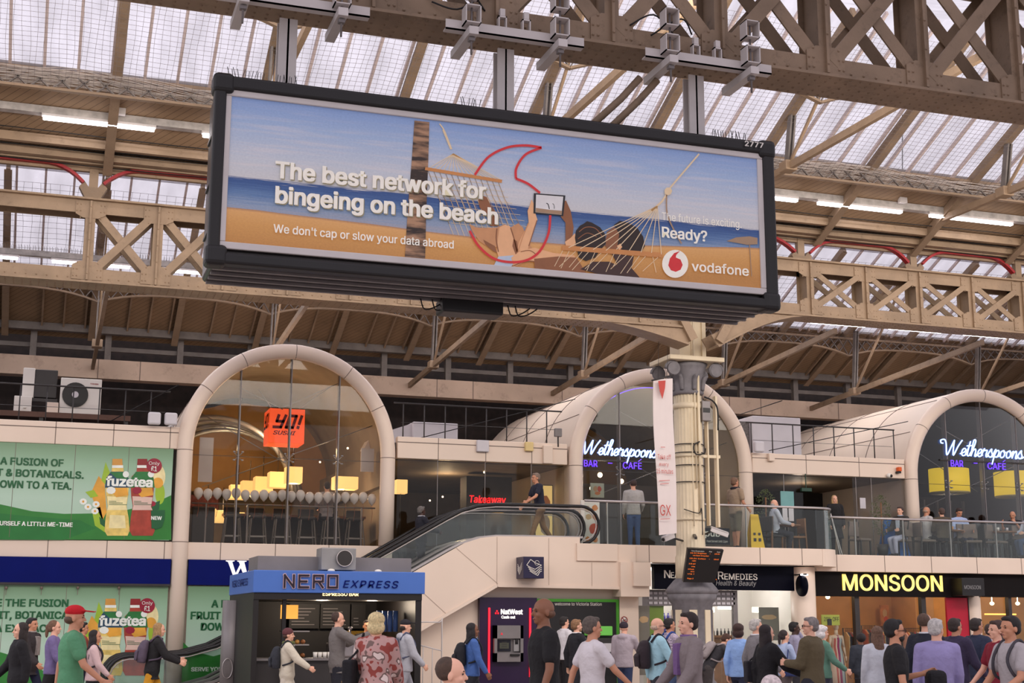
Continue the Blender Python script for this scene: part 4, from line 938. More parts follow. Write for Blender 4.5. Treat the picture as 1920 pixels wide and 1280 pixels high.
def neon(word, o, width, xh, y, rise=0):
    b = MB(); tot = sum(ADV[c] for c in word); sx = width/tot; x = 0
    for c in word:
        for st in GL[c]:
            pts = spline([(o[0]+(x+p[0])*sx+.28*p[1]*xh*.8, y, o[1]+p[1]*xh+rise*(x+p[0])*sx) for p in st], 6)
            b.tube(pts, .02, 6)
        x += ADV[c]
    return b
def neon_sign(wx, pa, pb, xhpx, Y, bar, cafe, lab, word):
    A = at(pa[0], pa[1], Y); B = at(pb[0], pb[1], Y); xh = xhpx/FOC*depth_at(pa[0], pa[1], Y)
    t = thing('neon_sign', (A.x, Y, A.z-.4), lab, 'neon sign')
    b = neon(word, (A.x, A.z), B.x-A.x, xh, Y, (B.z-A.z)/(B.x-A.x)); b.build('script_tube', emat('blue_white_neon', (140, 170, 255), 3.6), t)
    b = MB()
    for s_, (a, q) in (('BAR', bar), ('CAFE', cafe)): b.textpx(s_, a, q, 12, Y, 0, .015, bold=-.012)
    m_ = at((bar[1][0]+cafe[0][0])/2, bar[0][1]-6, Y); b.box(m_.x-.06, m_.x+.06, Y-.01, Y, m_.z-.01, m_.z+.01)
    e_ = at(cafe[1][0]-4, cafe[1][1]-15, Y); b.bar((e_.x-.04, Y-.01, e_.z), (e_.x+.05, Y-.01, e_.z+.06), .015, .015)
    b.build('block_lettering', emat('violet_neon', (92, 50, 255), 2.2), t)
    b = MB(); b.box(A.x-.1, B.x+.1, Y+.0, Y+.04, A.z-.17, A.z-.13); b.build('support_bar', M['dark'], t)
neon_sign(0, (1090, 850), (1231, 858), 13, 33.985, ((1095, 874), (1120, 876)), ((1168, 878), (1203, 880)), 'blue neon script sign in the middle arch, its end hidden by the banner', 'Wetherspoons')
neon_sign(0, (1768, 852), (1918, 860), 14, 33.985, ((1783, 874), (1806, 876)), ((1852, 879), (1886, 881)), 'blue neon script sign above the yellow lamps in the right arch', 'Wetherspoons')
b = MB(); b.tube(arc_pts(15.7, 2.25, ZS, 30, 34.6, math.radians(50), math.radians(100)), .012, 5)
tag(b.build('neon_strip', emat('violet_neon', (92, 50, 255), 2.2)), 'thin violet neon strip under the crown of the middle arch', 'neon strip')
# yellow drums
for i, (x0, x1, zt, zb, lab) in enumerate(((1747, 1812, 878, 925, 'yellow drum lamp under the neon letters BAR'), (1870, 1935, 884, 932, 'yellow drum lamp cut by the right edge of the picture'))):
    Y = 34.9; a = at(x0, zt, Y); c = at(x1, zb, Y); r = (c.x-a.x)/2; cx = (a.x+c.x)/2
    t = thing('drum_lamp', (cx, Y, c.z), lab, 'lamp', 'yellow drum lamps')
    b = MB(); b.lathe([(r, c.z), (r, a.z), (r-.02, a.z), (r-.02, c.z)], (cx, Y, 0), 28); b.build('lamp_shade', emat('yellow_shade', (226, 190, 30), .95), t)
    b = MB(); b.lathe([(r+.004, c.z-.015), (r+.004, c.z+.02)], (cx, Y, 0), 28); b.build('fringe', mat('pale_fringe', (230, 210, 120)), t)
    b = MB(); b.tube([(cx, Y, a.z), (cx, Y, 8.2)], .012, 5); b.build('cord', M['dark'], t)
    point('lamp_bulb', (cx, Y, (a.z+c.z)/2), 14)
for i in range(9):
    x = 24.4+.5*i; b = MB(); b.box(x, x+.06, 38.3, 38.4, 3.6, 5.6); struct(b.build('trim_16', M['grim']), 'pale slat on the bar wall', 'slat')
point('cafe_lamp_fill', (15.7, 36.2, 6.9), 55, (1, .88, .74)); point('cafe_lamp_fill', (14.5, 35.5, 5.6), 45, (1, .85, .65)); point('cafe_lamp_fill', (17, 35.5, 5.4), 30, (1, .85, .65)); point('bar_light', (21, 36, 5.3), 26, (1, .8, .6)); point('bar_light', (26.5, 36.5, 5), 16, (1, .8, .6))  # the high cafe point is fill added to brighten the vault lining
for x, y in ((1110, 915), (1125, 890), (1165, 902)):
    p = at(x, y, 35.5); b = MB(); b.ell(p, .07, .07, .07, 10, 6); tag(b.build('globe_lamp', spot), 'warm lamp glowing inside the middle arch', 'lamp', 'lamps inside the middle arch')
# ------------------------------------------------ roof plant, railings, lights
def railing(x0, x1, y, z0, z1, xs, lab, mids=1):
    t = thing('roof_railing', ((x0+x1)/2, y, z0), lab, 'railing')
    b = MB(); b.tube([(x0, y, z1), (x1, y, z1)], .022, 7); b.build('top_rail', M['dark'], t)
    b = MB()
    for k in range(mids): b.tube([(x0+.2, y, z0+(z1-z0)*(k+1)/(mids+1)), (x1-.1, y, z0+(z1-z0)*(k+1)/(mids+1))], .006, 4)
    b.build('mid_rail', M['dark'], t)
    for x in xs: b = MB(); b.tube([(x, y, z0), (x, y, z1)], .017, 6); b.build('post', M['dark'], t)
railing(-6, 2.75, 34.35, 6.15, 7.17, [-5.5+.6*i for i in range(14)], 'thin dark roof railing in front of the air conditioning units')
railing(8.35, 12.95, 34.35, 6.2, 7.2, [8.6+.56*i for i in range(8)], 'thin dark roof railing left of the middle vault')
railing(18.44, 23.25, 34.35, 6.2, 7.18, [18.6+.66*i for i in range(8)], 'thin dark roof railing between the middle and right arches')
t = thing('roof_platform', (0, 36, 6.15), 'rusty steel platform carrying the air conditioning units', 'platform')
b = MB(); b.box(-2.5, 1.9, 35.4, 36.9, 6.55, 6.68); b.build('deck', mat('rusty_steel', (96, 70, 60), .8, dirt=.5), t)
for x in (-2.3, -.2, 1.8):
    for y in (35.5, 36.8): b = MB(); b.box(x-.05, x+.05, y-.05, y+.05, 6.15, 6.55); b.build('leg', M['dark'], t)
t = thing('condenser_unit', (.7, 36, 6.68), 'white air conditioning unit with a round black fan grille', 'air conditioner')
b = MB(); b.bbox(.2, 1.18, 35.8, 36.25, 6.72, 7.62, .02); b.build('casing', M['offwhite'], t)
b = MB(); b.tube([(.56, 35.77, 7.2), (.56, 35.8, 7.2)], .31, 28); fg_ = b.build('fan_grille', M['black'], t)
b = MB(); b.tube([(.56, 35.74, 7.2), (.56, 35.77, 7.2)], .08, 16); b.build('fan_hub', M['ltgrey'], fg_)
b = MB(); b.text('TOSHIBA', (.9, 35.795, 7.48), (1, 0, 0), (0, 0, 1), .2, .035, bold=.02); b.build('lettering', M['red'], t)
for x in (.3, 1.05): b = MB(); b.box(x-.05, x+.05, 35.8, 36.25, 6.68, 6.73); b.build('foot', M['dark'], t)
t = thing('condenser_unit', (-.35, 36.2, 6.68), 'tall white and charcoal air conditioning unit at the far left', 'air conditioner')
b = MB(); b.bbox(-.7, -.42, 36.0, 36.6, 7.1, 7.85, .02); b.build('casing', M['offwhite'], t)
b = MB(); b.bbox(-.42, .12, 36.02, 36.6, 7.12, 7.83, .02); b.build('side_grille', M['dark'], t)
b = MB(); b.box(-.75, .15, 36, 36.6, 7.02, 7.1); b.box(-.7, -.64, 36, 36.06, 6.68, 7.02); b.box(.06, .12, 36, 36.06, 6.68, 7.02); b.build('stand', M['dark'], t)
b = MB(); b.bbox(-.86, -.45, 35.75, 35.95, 6.7, 7.1, .015); b.lathe([(.035, 0), (.035, .02)], (-.6, 35.74, 6.8), 10)
tag(b.build('switch_box', M['offwhite']), 'small pale switch box beside the tall air conditioning unit', 'box')
b = MB(); b.bbox(-.1, .18, 35.75, 35.95, 6.68, 6.98, .015); tag(b.build('switch_box', M['cream']), 'small cream box below the pipes of the air conditioning unit', 'box')
b = MB(); b.bbox(9.3, 10.55, 36, 36.8, 6.15, 6.98, .02); tag(b.build('duct_box', M['ltgrey']), 'grey ventilation duct box behind the middle railing', 'duct')
b = MB(); b.prism([(8.0, 6.2), (9.3, 6.2), (9.3, 6.95), (8.6, 6.7), (8.2, 6.6)], 36.2, 36.7); tag(b.build('duct_transition', M['ltgrey']), 'sloping grey duct section left of the duct box', 'duct')
b = MB(); b.bbox(19.55, 21.15, 36.0, 37.4, 6.15, 7.65, .02); tag(b.build('plant_cabinet', M['ltgrey']), 'large pale grey plant cabinet behind the right railing', 'cabinet')
b = MB(); b.bbox(19.2, 19.54, 36.2, 37.4, 6.15, 7.5, .02); tag(b.build('louvred_cabinet', mat('speckled_louvre', (110, 104, 102), .8, var=.4, scale=20)), 'speckled grey louvred end of the plant cabinet', 'cabinet')
b = MB(); b.box(20.3, 22.6, 35.0, 35.3, 6.15, 6.32); tag(b.build('cable_duct', M['galv']), 'grey trunking lying on the roof behind the right railing', 'trunking')
for i, (px_, py_, lab) in enumerate(((289, 785, 'white rounded antenna box left of its twin by the left arch rim'), (320, 786, 'white rounded antenna box touching the left arch rim'), (1421, 838, 'white rounded antenna box right of the middle arch'))):
    p = at(px_, py_, 33.85); t = thing('antenna_box', (p.x, 33.85, p.z-.16), lab, 'antenna', 'white antenna boxes')
    b = MB(); b.bbox(p.x-.15, p.x+.15, 33.72, 33.86, p.z-.15, p.z+.15, .05); b.build('housing', M['ltgrey'], t)
    b = MB(); b.bar((p.x+.05, 33.86, p.z), (p.x+.1, 34.1, p.z-.05), .04, .05); b.build('mount', M['dark'], t)
for px_, py_, wd, ht, mm, lab in ((905, 836, .16, .15, M['ltgrey'], 'pale blue grey box on the middle parapet'), (992, 837, .11, .12, mat('pale_yellow_plastic', (226, 200, 140)), 'pale yellow box on the middle parapet'), (1027, 852, .13, .24, M['cream'], 'cream junction box hanging on the middle parapet'), (1446, 857, .09, .11, M['cream'], 'small cream box on the right parapet')):
    p = at(px_, py_, 33.93); b = MB(); b.bbox(p.x-wd, p.x+wd, 33.88, 34.0, p.z-ht, p.z+ht, .02); tag(b.build('junction_box', mm), lab, 'junction box')
p = at(1045, 812, 34.0); t = thing('flood_lamp', (p.x, 34, p.z-.2), 'small grey flood lamp on a stalk left of the middle arch', 'lamp'); b = MB(); b.bbox(p.x-.1, p.x+.1, 33.9, 34.0, p.z-.1, p.z+.12, .02); b.build('head', M['grey'], t); b = MB(); b.tube([(p.x+.02, 34, p.z-.1), (p.x+.02, 34, p.z-.36)], .02, 6); b.build('stalk', M['dark'], t)
p = at(1686, 880, 33.9); t = thing('beacon', (p.x, 33.9, p.z-.05), 'orange beacon lamp on the right parapet', 'beacon'); b = MB(); b.bbox(p.x-.05, p.x+.06, 33.85, 33.98, p.z-.05, p.z+.07, .015); b.build('lens', mat('orange_lens', (220, 90, 20), .3), t); b = MB(); b.bbox(p.x-.07, p.x+.04, 33.86, 34.0, p.z-.11, p.z-.05, .01); b.build('base', M['black'], t)
p = at(1670, 891, 33.85); t = thing('dome_camera', (p.x, 33.85, p.z), 'white dome camera below the orange beacon', 'camera'); b = MB(); p.y = 33.93; b.ell(p, .08, .08, .07); b.build('housing', M['offwhite'], t); b = MB(); b.ell((p.x+.03, 33.87, p.z-.01), .045, .04, .045); b.build('lens', M['black'], t)
# ------------------------------------------------ glass balustrades on the balcony
def balustrade(pts, z0, z1, lab, posts):
    t = thing('glass_balustrade', (pts[0][0], pts[0][1], z0), lab, 'balustrade')
    b = MB(); b.tube([(p[0], p[1], z1) for p in pts], .03, 8); b.build('handrail', M['alu'], t)
    b = MB()
    for p, q in zip(pts[:-1], pts[1:]): b.bar((p[0], p[1], (z0+z1)/2-.02), (q[0], q[1], (z0+z1)/2-.02), .014, z1-z0-.06)
    b.build('glass_panel', M['glgreen'], t)
    for x, y in posts: b = MB(); b.box(x-.015, x+.015, y+.01, y+.05, z0, z1-.02); b.build('post', M['alu'], t)
nose = [(19.0+.68*math.cos(math.radians(a)), 32.45+.85*math.sin(math.radians(a))) for a in (-75, -60, -45, -30, -15, 0)]
balustrade([(12.5, 31.6), (14.6, 31.6), (16.6, 31.6), (18.9, 31.6)]+nose, 3.55, 4.6, 'glass balustrade with pale handrail on the balcony beside the column', [(13.1, 31.6), (15.0, 31.6), (16.9, 31.6)])
balustrade([(19.75, 32.45), (22.0, 32.45), (25.0, 32.45), (28.5, 32.45), (33, 32.45)], 3.46, 4.45, 'glass balustrade with pale handrail in front of the seated drinkers', [(20.6, 32.45), (22.1, 32.45), (23.6, 32.45), (25.1, 32.45), (26.6, 32.45)])
# ================================================================== GREEN ADVERTS
def ad_mat(name, stops):
    m = bpy.data.materials.new(name); m.use_nodes = True; nt = m.node_tree; p = nt.nodes['Principled BSDF']
    g = nt.nodes.new('ShaderNodeTexCoord'); sx = nt.nodes.new('ShaderNodeSeparateXYZ'); nt.links.new(g.outputs['Generated'], sx.inputs[0])
    r = nt.nodes.new('ShaderNodeValToRGB'); e = r.color_ramp.elements; e[0].position = stops[0][0]; e[0].color = lin(stops[0][1])+(1,); e[1].position = stops[-1][0]; e[1].color = lin(stops[-1][1])+(1,)
    for q, c in stops[1:-1]: z = e.new(q); z.color = lin(c)+(1,)
    nt.links.new(sx.outputs['Z'], r.inputs[0]); nt.links.new(r.outputs[0], p.inputs['Base Color']); p.inputs['Roughness'].default_value = .25; return m
GA = ad_mat('green_print', [(0, (168, 200, 176)), (.45, (180, 208, 188)), (.8, (150, 186, 156)), (1, (112, 146, 110))])
AM = [GA, mat('ad_swoosh', (52, 128, 54), .3), mat('ad_text_green', (26, 92, 52), .4), mat('ad_white', (236, 240, 232), .4), mat('tea_gold', (226, 198, 110), .35, var=.25, scale=6), mat('tea_pale', (240, 226, 170), .35, var=.15, scale=5),
      mat('tea_red', (168, 66, 50), .35, var=.2, scale=6), mat('tea_pink', (222, 190, 176), .35), mat('cap_gold', (206, 150, 70), .4), mat('cap_red', (140, 34, 36), .4), mat('label_green', (42, 118, 58), .35, var=.2, scale=4), mat('label_blue', (36, 72, 96), .35),
      mat('price_red', (150, 26, 52), .4), mat('leaf_lime', (156, 190, 50), .4), mat('mango', (226, 164, 60), .4, var=.2), mat('ad_dark_green', (24, 92, 50), .4), M['creamdk'], mat('ad_swoosh_dark', (40, 118, 54), .3)]
AY = 33.96
def fuze(b, dx, dy, lay0=1):
    def P(pts, mi, lay):
        b.poly([(lambda p: (p.x, AY-.0015*(lay0+lay), p.z))(at(x+dx, y+dy, AY)) for x, y in pts], mi)
    def D(cx, cy, rx, ry, mi, lay, n=24): P([(cx+rx*math.cos(2*math.pi*i/n), cy+ry*math.sin(2*math.pi*i/n)) for i in range(n)], mi, lay)
    P([(170, 925), (185, 892), (196, 905), (200, 960), (192, 975), (178, 945)], 14, 1); P([(190, 900), (198, 866), (206, 885), (204, 915)], 13, 2); P([(160, 922), (176, 918), (184, 930), (170, 933)], 13, 2)
    P([(172, 955), (188, 950), (196, 985), (200, 1000), (178, 985)], 13, 1); P([(186, 968), (199, 978), (199, 990), (188, 982)], 15, 2)
    for x, y in ((156, 940), (165, 950), (180, 945), (178, 958)): D(x, y, 7, 6, 3, 3, 9); D(x, y, 2.2, 2.2, 14, 4, 8)
    D(297, 893, 13, 22, 5, 1); D(296, 905, 10, 10, 14, 2); D(300, 925, 9, 20, 13, 1); P([(283, 945), (300, 938), (298, 955), (282, 960)], 15, 2); D(286, 944, 6, 5, 12, 3)
    for s, (x0, body, top, cap) in enumerate(((198, 4, 5, 8), (245, 6, 7, 9))):
        w = 44
        P([(x0+12, 873), (x0+33, 873), (x0+34, 884), (x0+42, 893), (x0+w, 910), (x0+w-2, 930), (x0+w-5, 948), (x0+w-1, 970), (x0+w+1, 995), (x0+w-3, 1004), (x0+3, 1004), (x0-2, 995), (x0, 970), (x0+4, 948), (x0+1, 930), (x0, 910), (x0+2, 893), (x0+11, 884)], body, 5)
        P([(x0+3, 930), (x0+w-3, 932), (x0+w-6, 950), (x0+w-3, 956), (x0+3, 956), (x0+5, 948)], top, 6)
        P([(x0+8, 965), (x0+w-8, 966), (x0+w-6, 990), (x0+6, 990)], top if s == 0 else body, 6)
        P([(x0+13, 860), (x0+31, 860), (x0+32, 872), (x0+12, 872)], cap, 7); P([(x0+12, 872), (x0+33, 872), (x0+33, 877), (x0+12, 877)], 3, 7)
        P([(x0+10, 884), (x0+35, 884), (x0+43, 896), (x0+45, 914), (x0-1, 914), (x0+1, 896)], 10 if s else 11, 7); P([(x0+8, 885), (x0+36, 885), (x0+42, 898), (x0+20, 896)], 10, 8)
        D(x0+38, 889, 6, 6, 3, 9, 12); P([(x0+5, 915), (x0+40, 914), (x0+43, 928), (x0+20, 932)], 14, 8); D(x0+10+s*2, 919, 9, 7, 3 if s == 0 else 12, 9, 9)
        for k, (u, y) in enumerate(((14, 939), (26, 942), (34, 945))): P([(x0+6, y), (x0+6+u, y+.4), (x0+6+u, y+1.4), (x0+6, y+1)], 2, 9)
    D(289, 873, 14.5, 14, 12, 10)
    b.textpx('Only', (279+dx, 871+dy), (299+dx, 872+dy), 6, AY, 3, off=.0015*(lay0+12)); b.textpx('£1', (283+dx, 883+dy), (294+dx, 884+dy), 9, AY, 3, off=.0015*(lay0+12), bold=.02)
    b.textpx('fuzetea', (198+dx, 910+dy), (286+dx, 913+dy), 17, AY, 3, off=.0015*(lay0+13), bold=.035)
def admb(x0, x1, z0, z1):
    b = MB(); b.box(x0, x1, AY, AY+.06, z0, z1, 0); return b
b = admb(XL, 2.86, 3.56, 5.73)
def PP(pts, mi, lay): b.poly([(lambda p: (p.x, AY-.0015*lay, p.z))(at(x, y, AY)) for x, y in pts], mi)
PP([(-300, 930), (-100, 935), (0, 945), (60, 958), (120, 963), (190, 962), (240, 955), (285, 945), (321, 928), (321, 1012), (-300, 1010)], 1, .5)
PP([(-300, 960), (0, 962), (60, 968), (150, 975), (180, 990), (120, 1012), (-300, 1010)], 17, .8)
fuze(b, 0, 0)
PP([(283, 957), (309, 956), (308, 975), (303, 988), (293, 992), (284, 990)], 15, 16)
for s_, a, q, h, k in (('A FUSION OF', (0, 870), (119, 873), 13, .03), ('FRUIT & BOTANICALS.', (-53, 890), (157, 895), 13, .03), ('DOWN TO A TEA.', (-13, 913), (134, 916), 13, .03), ('SERVE YOURSELF A LITTLE ME-TIME', (-52, 983), (136, 987), 7.5, .03)):
    b.textpx(s_, a, q, h, AY, 3 if h < 10 else 2, off=.012, bold=k)
b.textpx('NEW', (283, 974), (303, 975), 6.5, AY, 3, off=.028, bold=.03)
for x in (25, 138, 239): p = at(x, 900, AY); b.box(p.x-.005, p.x+.005, AY-.0025, AY, 3.56, 5.73, 16)
tag(b.build('advert', AM), 'green drink advert on the upper storey with two bottles and a red price disc', 'advert')
b = admb(XL, 2.9, 0.05, 2.5)
PP([(-300, 1230), (0, 1222), (60, 1240), (120, 1290), (300, 1290), (-300, 1290)], 1, .5)
fuze(b, -13, 262)
for s_, a, q, h in (('BE THE FUSION', (-20, 1136), (128, 1139), 13), ('FRUIT, BOTANICAL', (-40, 1159), (138, 1163), 13), ('TEA EXTRACTS', (-35, 1184), (112, 1187), 13)):
    b.textpx(s_, a, q, h, AY, 2, off=.012, bold=.03)
for x in (5, 122, 222): p = at(x, 1150, AY); b.box(p.x-.005, p.x+.005, AY-.0025, AY, .05, 2.5, 16)
for x in (12, 78, 146, 223): p = at(x, 1100, AY); b.lathe([(.03, 0), (.03, .06)], (p.x, AY-.05, p.z-.05), 8, 16); b.box(p.x-.006, p.x+.006, AY-.06, AY-.05, p.z-.18, p.z, 16)
tag(b.build('advert', AM), 'green drink advert at street level left of the arch leg, behind passers-by', 'advert')
b = admb(3.36, 6.9, 0.05, 2.5)
PP([(335, 1195), (360, 1220), (400, 1230), (430, 1222), (480, 1222), (480, 1290), (335, 1290)], 1, .5)
for s_, a, q, h in (('A FUSION OF', (396, 1138), (512, 1141), 13), ('FRUIT & BOTANICALS.', (357, 1160), (560, 1164), 13), ('DOWN TO A TEA.', (376, 1181), (523, 1184), 13), ('SERVE YOURSELF A LITTLE ME-TIME', (358, 1258), (546, 1262), 7)):
    b.textpx(s_, a, q, h, AY, 3 if h < 10 else 2, off=.012, bold=.03)
tag(b.build('advert', AM), 'green drink advert between the arch leg and the coffee kiosk', 'advert')
# blue shop fascia
b = MB(); b.box(XL, 2.93, 33.9, 34.1, 2.53, 3.12); b.box(XL, 2.93, 33.86, 33.9, 2.49, 2.54, 1); tag(b.build('shop_sign', [M['navy'], M['dark']]), 'plain deep blue shop sign band left of the arch leg', 'sign')
t = thing('shop_sign', (5, 33.9, 2.53), 'deep blue shop sign with a large white serif letter above the kiosk', 'sign')
b = MB(); b.box(3.34, 7.6, 33.9, 34.1, 2.53, 3.12); b.build('panel', M['navy'], t)
b = MB(); wz = lambda pts: b.prism([(4.2+x*.68, 2.68+z*.43) for x, z in pts], 33.86, 33.9)
wz([(0, 1), (.3, 1), (.3, .96), (.22, .93), (.36, .3), (.5, .78), (.46, .93), (.4, .96), (.4, 1), (.72, 1), (.72, .96), (.64, .93), (.76, .3), (.9, .86), (.82, .96), (.82, 1), (1.02, 1), (1.02, .96), (.96, .92), (.74, 0), (.7, 0), (.53, .62), (.36, 0), (.32, 0), (.08, .92), (0, .96)])
b.build('lettering', emat('white_sign_glow', (240, 236, 230), .9), t)
b = MB(); b.box(XL, 9.7, 34.1, 34.25, 0, 3.4); struct(b.build('wall_front', M['cream']), 'cream ground floor shop wall', 'wall')
# ================================================================== ESCALATORS
def escalator(y0, y1, lab):
    t = thing('escalator', (7, (y0+y1)/2, 0), lab, 'escalator')
    top = [(1.95, .95), (2.6, .95), (3.2, 1.0), (3.8, 1.16), (4.4, 1.46), (9.0, 4.08), (9.35, 4.26), (9.75, 4.39), (10.2, 4.44), (11.0, 4.45), (12.4, 4.45)]
    for y in (y0+.05, y1-.05):
        path = [(1.95+.45*math.cos(a), y, .5+.45*math.sin(a)) for a in [math.radians(250-i*20) for i in range(8)]]
        path += [(x, y, z) for x, z in top]
        path += [(12.4+.45*math.cos(a), y, 4.0+.45*math.sin(a)) for a in [math.radians(75-i*20) for i in range(9)]]
        b = MB(); b.tube(path, .04, 8); b.build('handrail', M['rubber'], t)
        inner = [(p[0]*1.0, y, p[2]-.05) for p in path]
        b = MB(); b.tube([(1.95+.38*math.cos(a), y, .5+.38*math.sin(a)) for a in [math.radians(250-i*20) for i in range(8)]]+[(x, y, z-.065) for x, z in top]+[(12.4+.38*math.cos(a), y, 4.0+.38*math.sin(a)) for a in [math.radians(75-i*20) for i in range(9)]], .016, 6)
        b.build('handrail_guide', M['alu'], t)
        b = MB(); ys = y
        lo = [(x, z-.72) for x, z in top]
        hi = [(x, z-.07) for x, z in top]
        b.prism([(1.62, .3)]+[(1.57, .5), (1.7, .8)]+hi+[(12.68, 4.25), (12.77, 4.0), (12.68, 3.75)]+lo[::-1], ys-.006, ys+.006); b.build('glass_panel', M['glesc'], t)
        b = MB()
        for p, q in zip(lo[:-1], lo[1:]): b.bar((p[0], y, p[1]-.03), (q[0], y, q[1]-.03), .16, .05)
        b.build('deck_strip', M['alu'], t)
        b = MB()
        yi = y+(.09 if y < (y0+y1)/2 else -.09)
        for p, q in zip(lo[:-1], lo[1:]): b.bar((p[0], yi, p[1]-.16), (q[0], yi, q[1]-.16), .02, .2)
        b.build('skirt_brush', M['dark'], t)
    b = MB(); x, z = 3.4, .0
    for k in range(18):
        x0 = 3.5+k*.36; z0 = .05+max(0, k-0)*.205
        if z0 < 3.55: b.box(x0, x0+.38, y0+.16, y1-.16, z0-.2, z0); b.box(x0, x0+.02, y0+.16, y1-.16, z0-.01, z0+.004, 1)
    b.box(1.6, 3.5, y0+.16, y1-.16, -.02, .05); b.box(9.9, 12.6, y0+.16, y1-.16, 3.3, 3.55)
    b.build('steps', [M['grey'], M['yellow']], t); return t
escalator(31.5, 32.55, 'front escalator with glass sides rising from behind the kiosk to the balcony')
escalator(32.65, 33.7, 'rear escalator behind the front one, against the shop wall')
# cladding under the front escalator
t = thing('escalator_cladding', (10.5, 31.5, 0), 'cream panelled cladding under the escalator and landing', 'cladding')
prof = [(3.2, .12), (3.8, .36), (4.4, .66), (9.0, 3.28), (9.4, 3.5), (9.8, 3.63), (10.2, 3.68), (12.3, 3.7), (12.3, 3.53), (13.75, 3.53), (13.75, 2.5), (10.2, 2.53), (8.4, 1.5), (5.6, -.0), (3.2, 0)]
b = MB(); b.prism(prof, 31.42, 31.5); b.prism([(12.2, 3.14), (13.25, 3.14), (13.25, 3.55), (12.2, 3.55)], 31.36, 31.42)
b.build('side_panel', M['cream'], t)
b = MB()
for (x0, z0, x1, z1) in ((9.2, 3.38, 10.25, 2.55), (8.0, 2.7, 9.0, 1.85), (7.0, 2.14, 7.7, 1.1), (6.0, 1.57, 6.6, .55), (11.5, 3.66, 11.5, 2.55), (12.6, 3.1, 12.6, 2.55), (10.2, 3.66, 10.2, 2.55)): b.bar((x0, 31.415, z0), (x1, 31.415, z1), .006, .012)
b.build('panel_joint', mat('cream_joint_line', (186, 166, 152)), t)  # joint lines in a darker cream
b = MB()
for p, q in (((5.6, -.02), (10.2, 2.53)), ((10.2, 2.53), (13.75, 2.5))): b.bar((p[0], 31.43, p[1]), (q[0], 31.43, q[1]), .1, .07)
b.build('bottom_trim', M['cream'], t)
b = MB(); b.box(13.3, 14.05, 31.3, 32.3, 2.3, 3.12); b.box(13.6, 14.05, 31.2, 32.3, 2.55, 3.12); b.build('column_block', M['cream'], t)
b = MB(); b.box(5.5, 14.0, 31.85, 32.0, 0, 2.56); b.box(13.45, 13.95, 31.75, 31.9, 0, 2.4); struct(b.build('wall_machines', M['cream']), 'cream wall under the escalator holding the cash machines', 'wall')
# cube sign with banknotes
t = thing('cube_sign', (10.95, 31, 2.7), 'dark navy cube sign with a white banknote symbol on the escalator side', 'sign')
b = MB(); b.bbox(10.68, 11.19, 30.9, 31.42, 2.69, 3.19, .01); b.build('box', mat('dark_violet_navy', (34, 28, 62), .35), t)
b = MB(); ks = lambda pts, w_: [b.bar((10.72+p[0]*.44, 30.885, 2.72+p[1]*.44), (10.72+q[0]*.44, 30.885, 2.72+q[1]*.44), .006, w_) for p, q in zip(pts[:-1], pts[1:])]
ks([(.3, .92), (.08, .62), (.3, .5), (.55, .4), (.9, .62)], .014); ks([(.3, .92), (.55, .75), (.92, .62)], .014)
for d in (.1, .2, .3): ks([(.1+d*.5, .62-d), (.3+d*.5, .5-d), (.55+d*.5, .38-d), (.82, .58-d), (.93, .62-d)], .014)
b.tube([(10.72+.66*.44+.055*math.cos(a*.5), 30.885, 2.72+.74*.44+.055*math.sin(a*.5)) for a in range(13)], .006, 5)
b.build('symbol', M['offwhite'], t)
b = MB()
for d in (0, .1, .2, .3):
    for p, q in (((.1, .7), (.4, .45)), ((.4, .45), (.8, .75))): b.bar((10.675, 31.35-p[0]*.44, 2.72+(p[1]-d)*.44), (10.675, 31.35-q[0]*.44, 2.72+(q[1]-d)*.44), .006, .014)
b.build('symbol', M['offwhite'], t)
# cash machine panels
pur = mat('aubergine_panel', (40, 18, 56), .3)
t = thing('cash_machine', (10.55, 31.7, 0), 'purple cash machine panel with two red light strips', 'cash machine')
b = MB(); b.box(9.87, 11.3, 31.7, 31.85, 0, 2.26); b.build('panel', pur, t)
for x, z0 in ((10.1, .42), (11.12, .42)): b = MB(); b.bbox(x-.022, x+.022, 31.66, 31.7, z0, 2.02, .008); b.build('light_strip', emat('red_strip', (255, 30, 50), 1.7), t)
b = MB(); b.textpx('NatWest', (939, 1151), (980, 1152), 9, 31.7, 0, .01, bold=.03); b.textpx('Cash out', (940, 1159), (966, 1160), 5, 31.7, 0, .01, bold=.03); b.textpx('NatWest', (944, 1190), (965, 1190.6), 4.4, 31.56, 0, .01, bold=.03); b.build('lettering', emat('white_sign_glow', (240, 236, 230), .9), t)
b = MB()
for (px_, py_, r, Y) in ((932, 1148, .045, 31.68), (941, 1188, .022, 31.54)):
    p = at(px_, py_, Y)
    for a in (90, 210, 330): q = p+Vector((r*.75*math.cos(math.radians(a)), 0, r*.75*math.sin(math.radians(a)))); b.bbox(q.x-r*.5, q.x+r*.5, Y, Y+.02, q.z-r*.5, q.z+r*.5, r*.25)
b.build('emblem', emat('red_emblem', (220, 30, 50), .8), t)
b = MB(); a = at(926, 1172, 31.6); c = at(980, 1240, 31.6)
x0, x1, z0, z1 = a.x, c.x, c.z, a.z
b.box(x0, x0+.07, 31.55, 31.72, z0, z1); b.box(x1-.07, x1, 31.55, 31.72, z0, z1); b.box(x0, x1, 31.55, 31.72, z1-.3, z1); b.box(x0, x1, 31.55, 31.72, z0, z0+.2); b.box(x0, x1, 31.66, 31.72, z0, z1); b.build('machine_frame', M['grey'], t)
b = MB(); b.box(x0+.1, x0+.43, 31.63, 31.67, z0+.24, z1-.33); b.build('screen', mat('atm_screen', (30, 30, 40), .15), t)
b = MB(); b.box(x0+.15, x0+.38, 31.62, 31.63, z0+.3, z1-.4)
for k in range(3): b.box(x0+.2, x0+.33, 31.615, 31.62, z0+.34+k*.05, z0+.355+k*.05, 1)
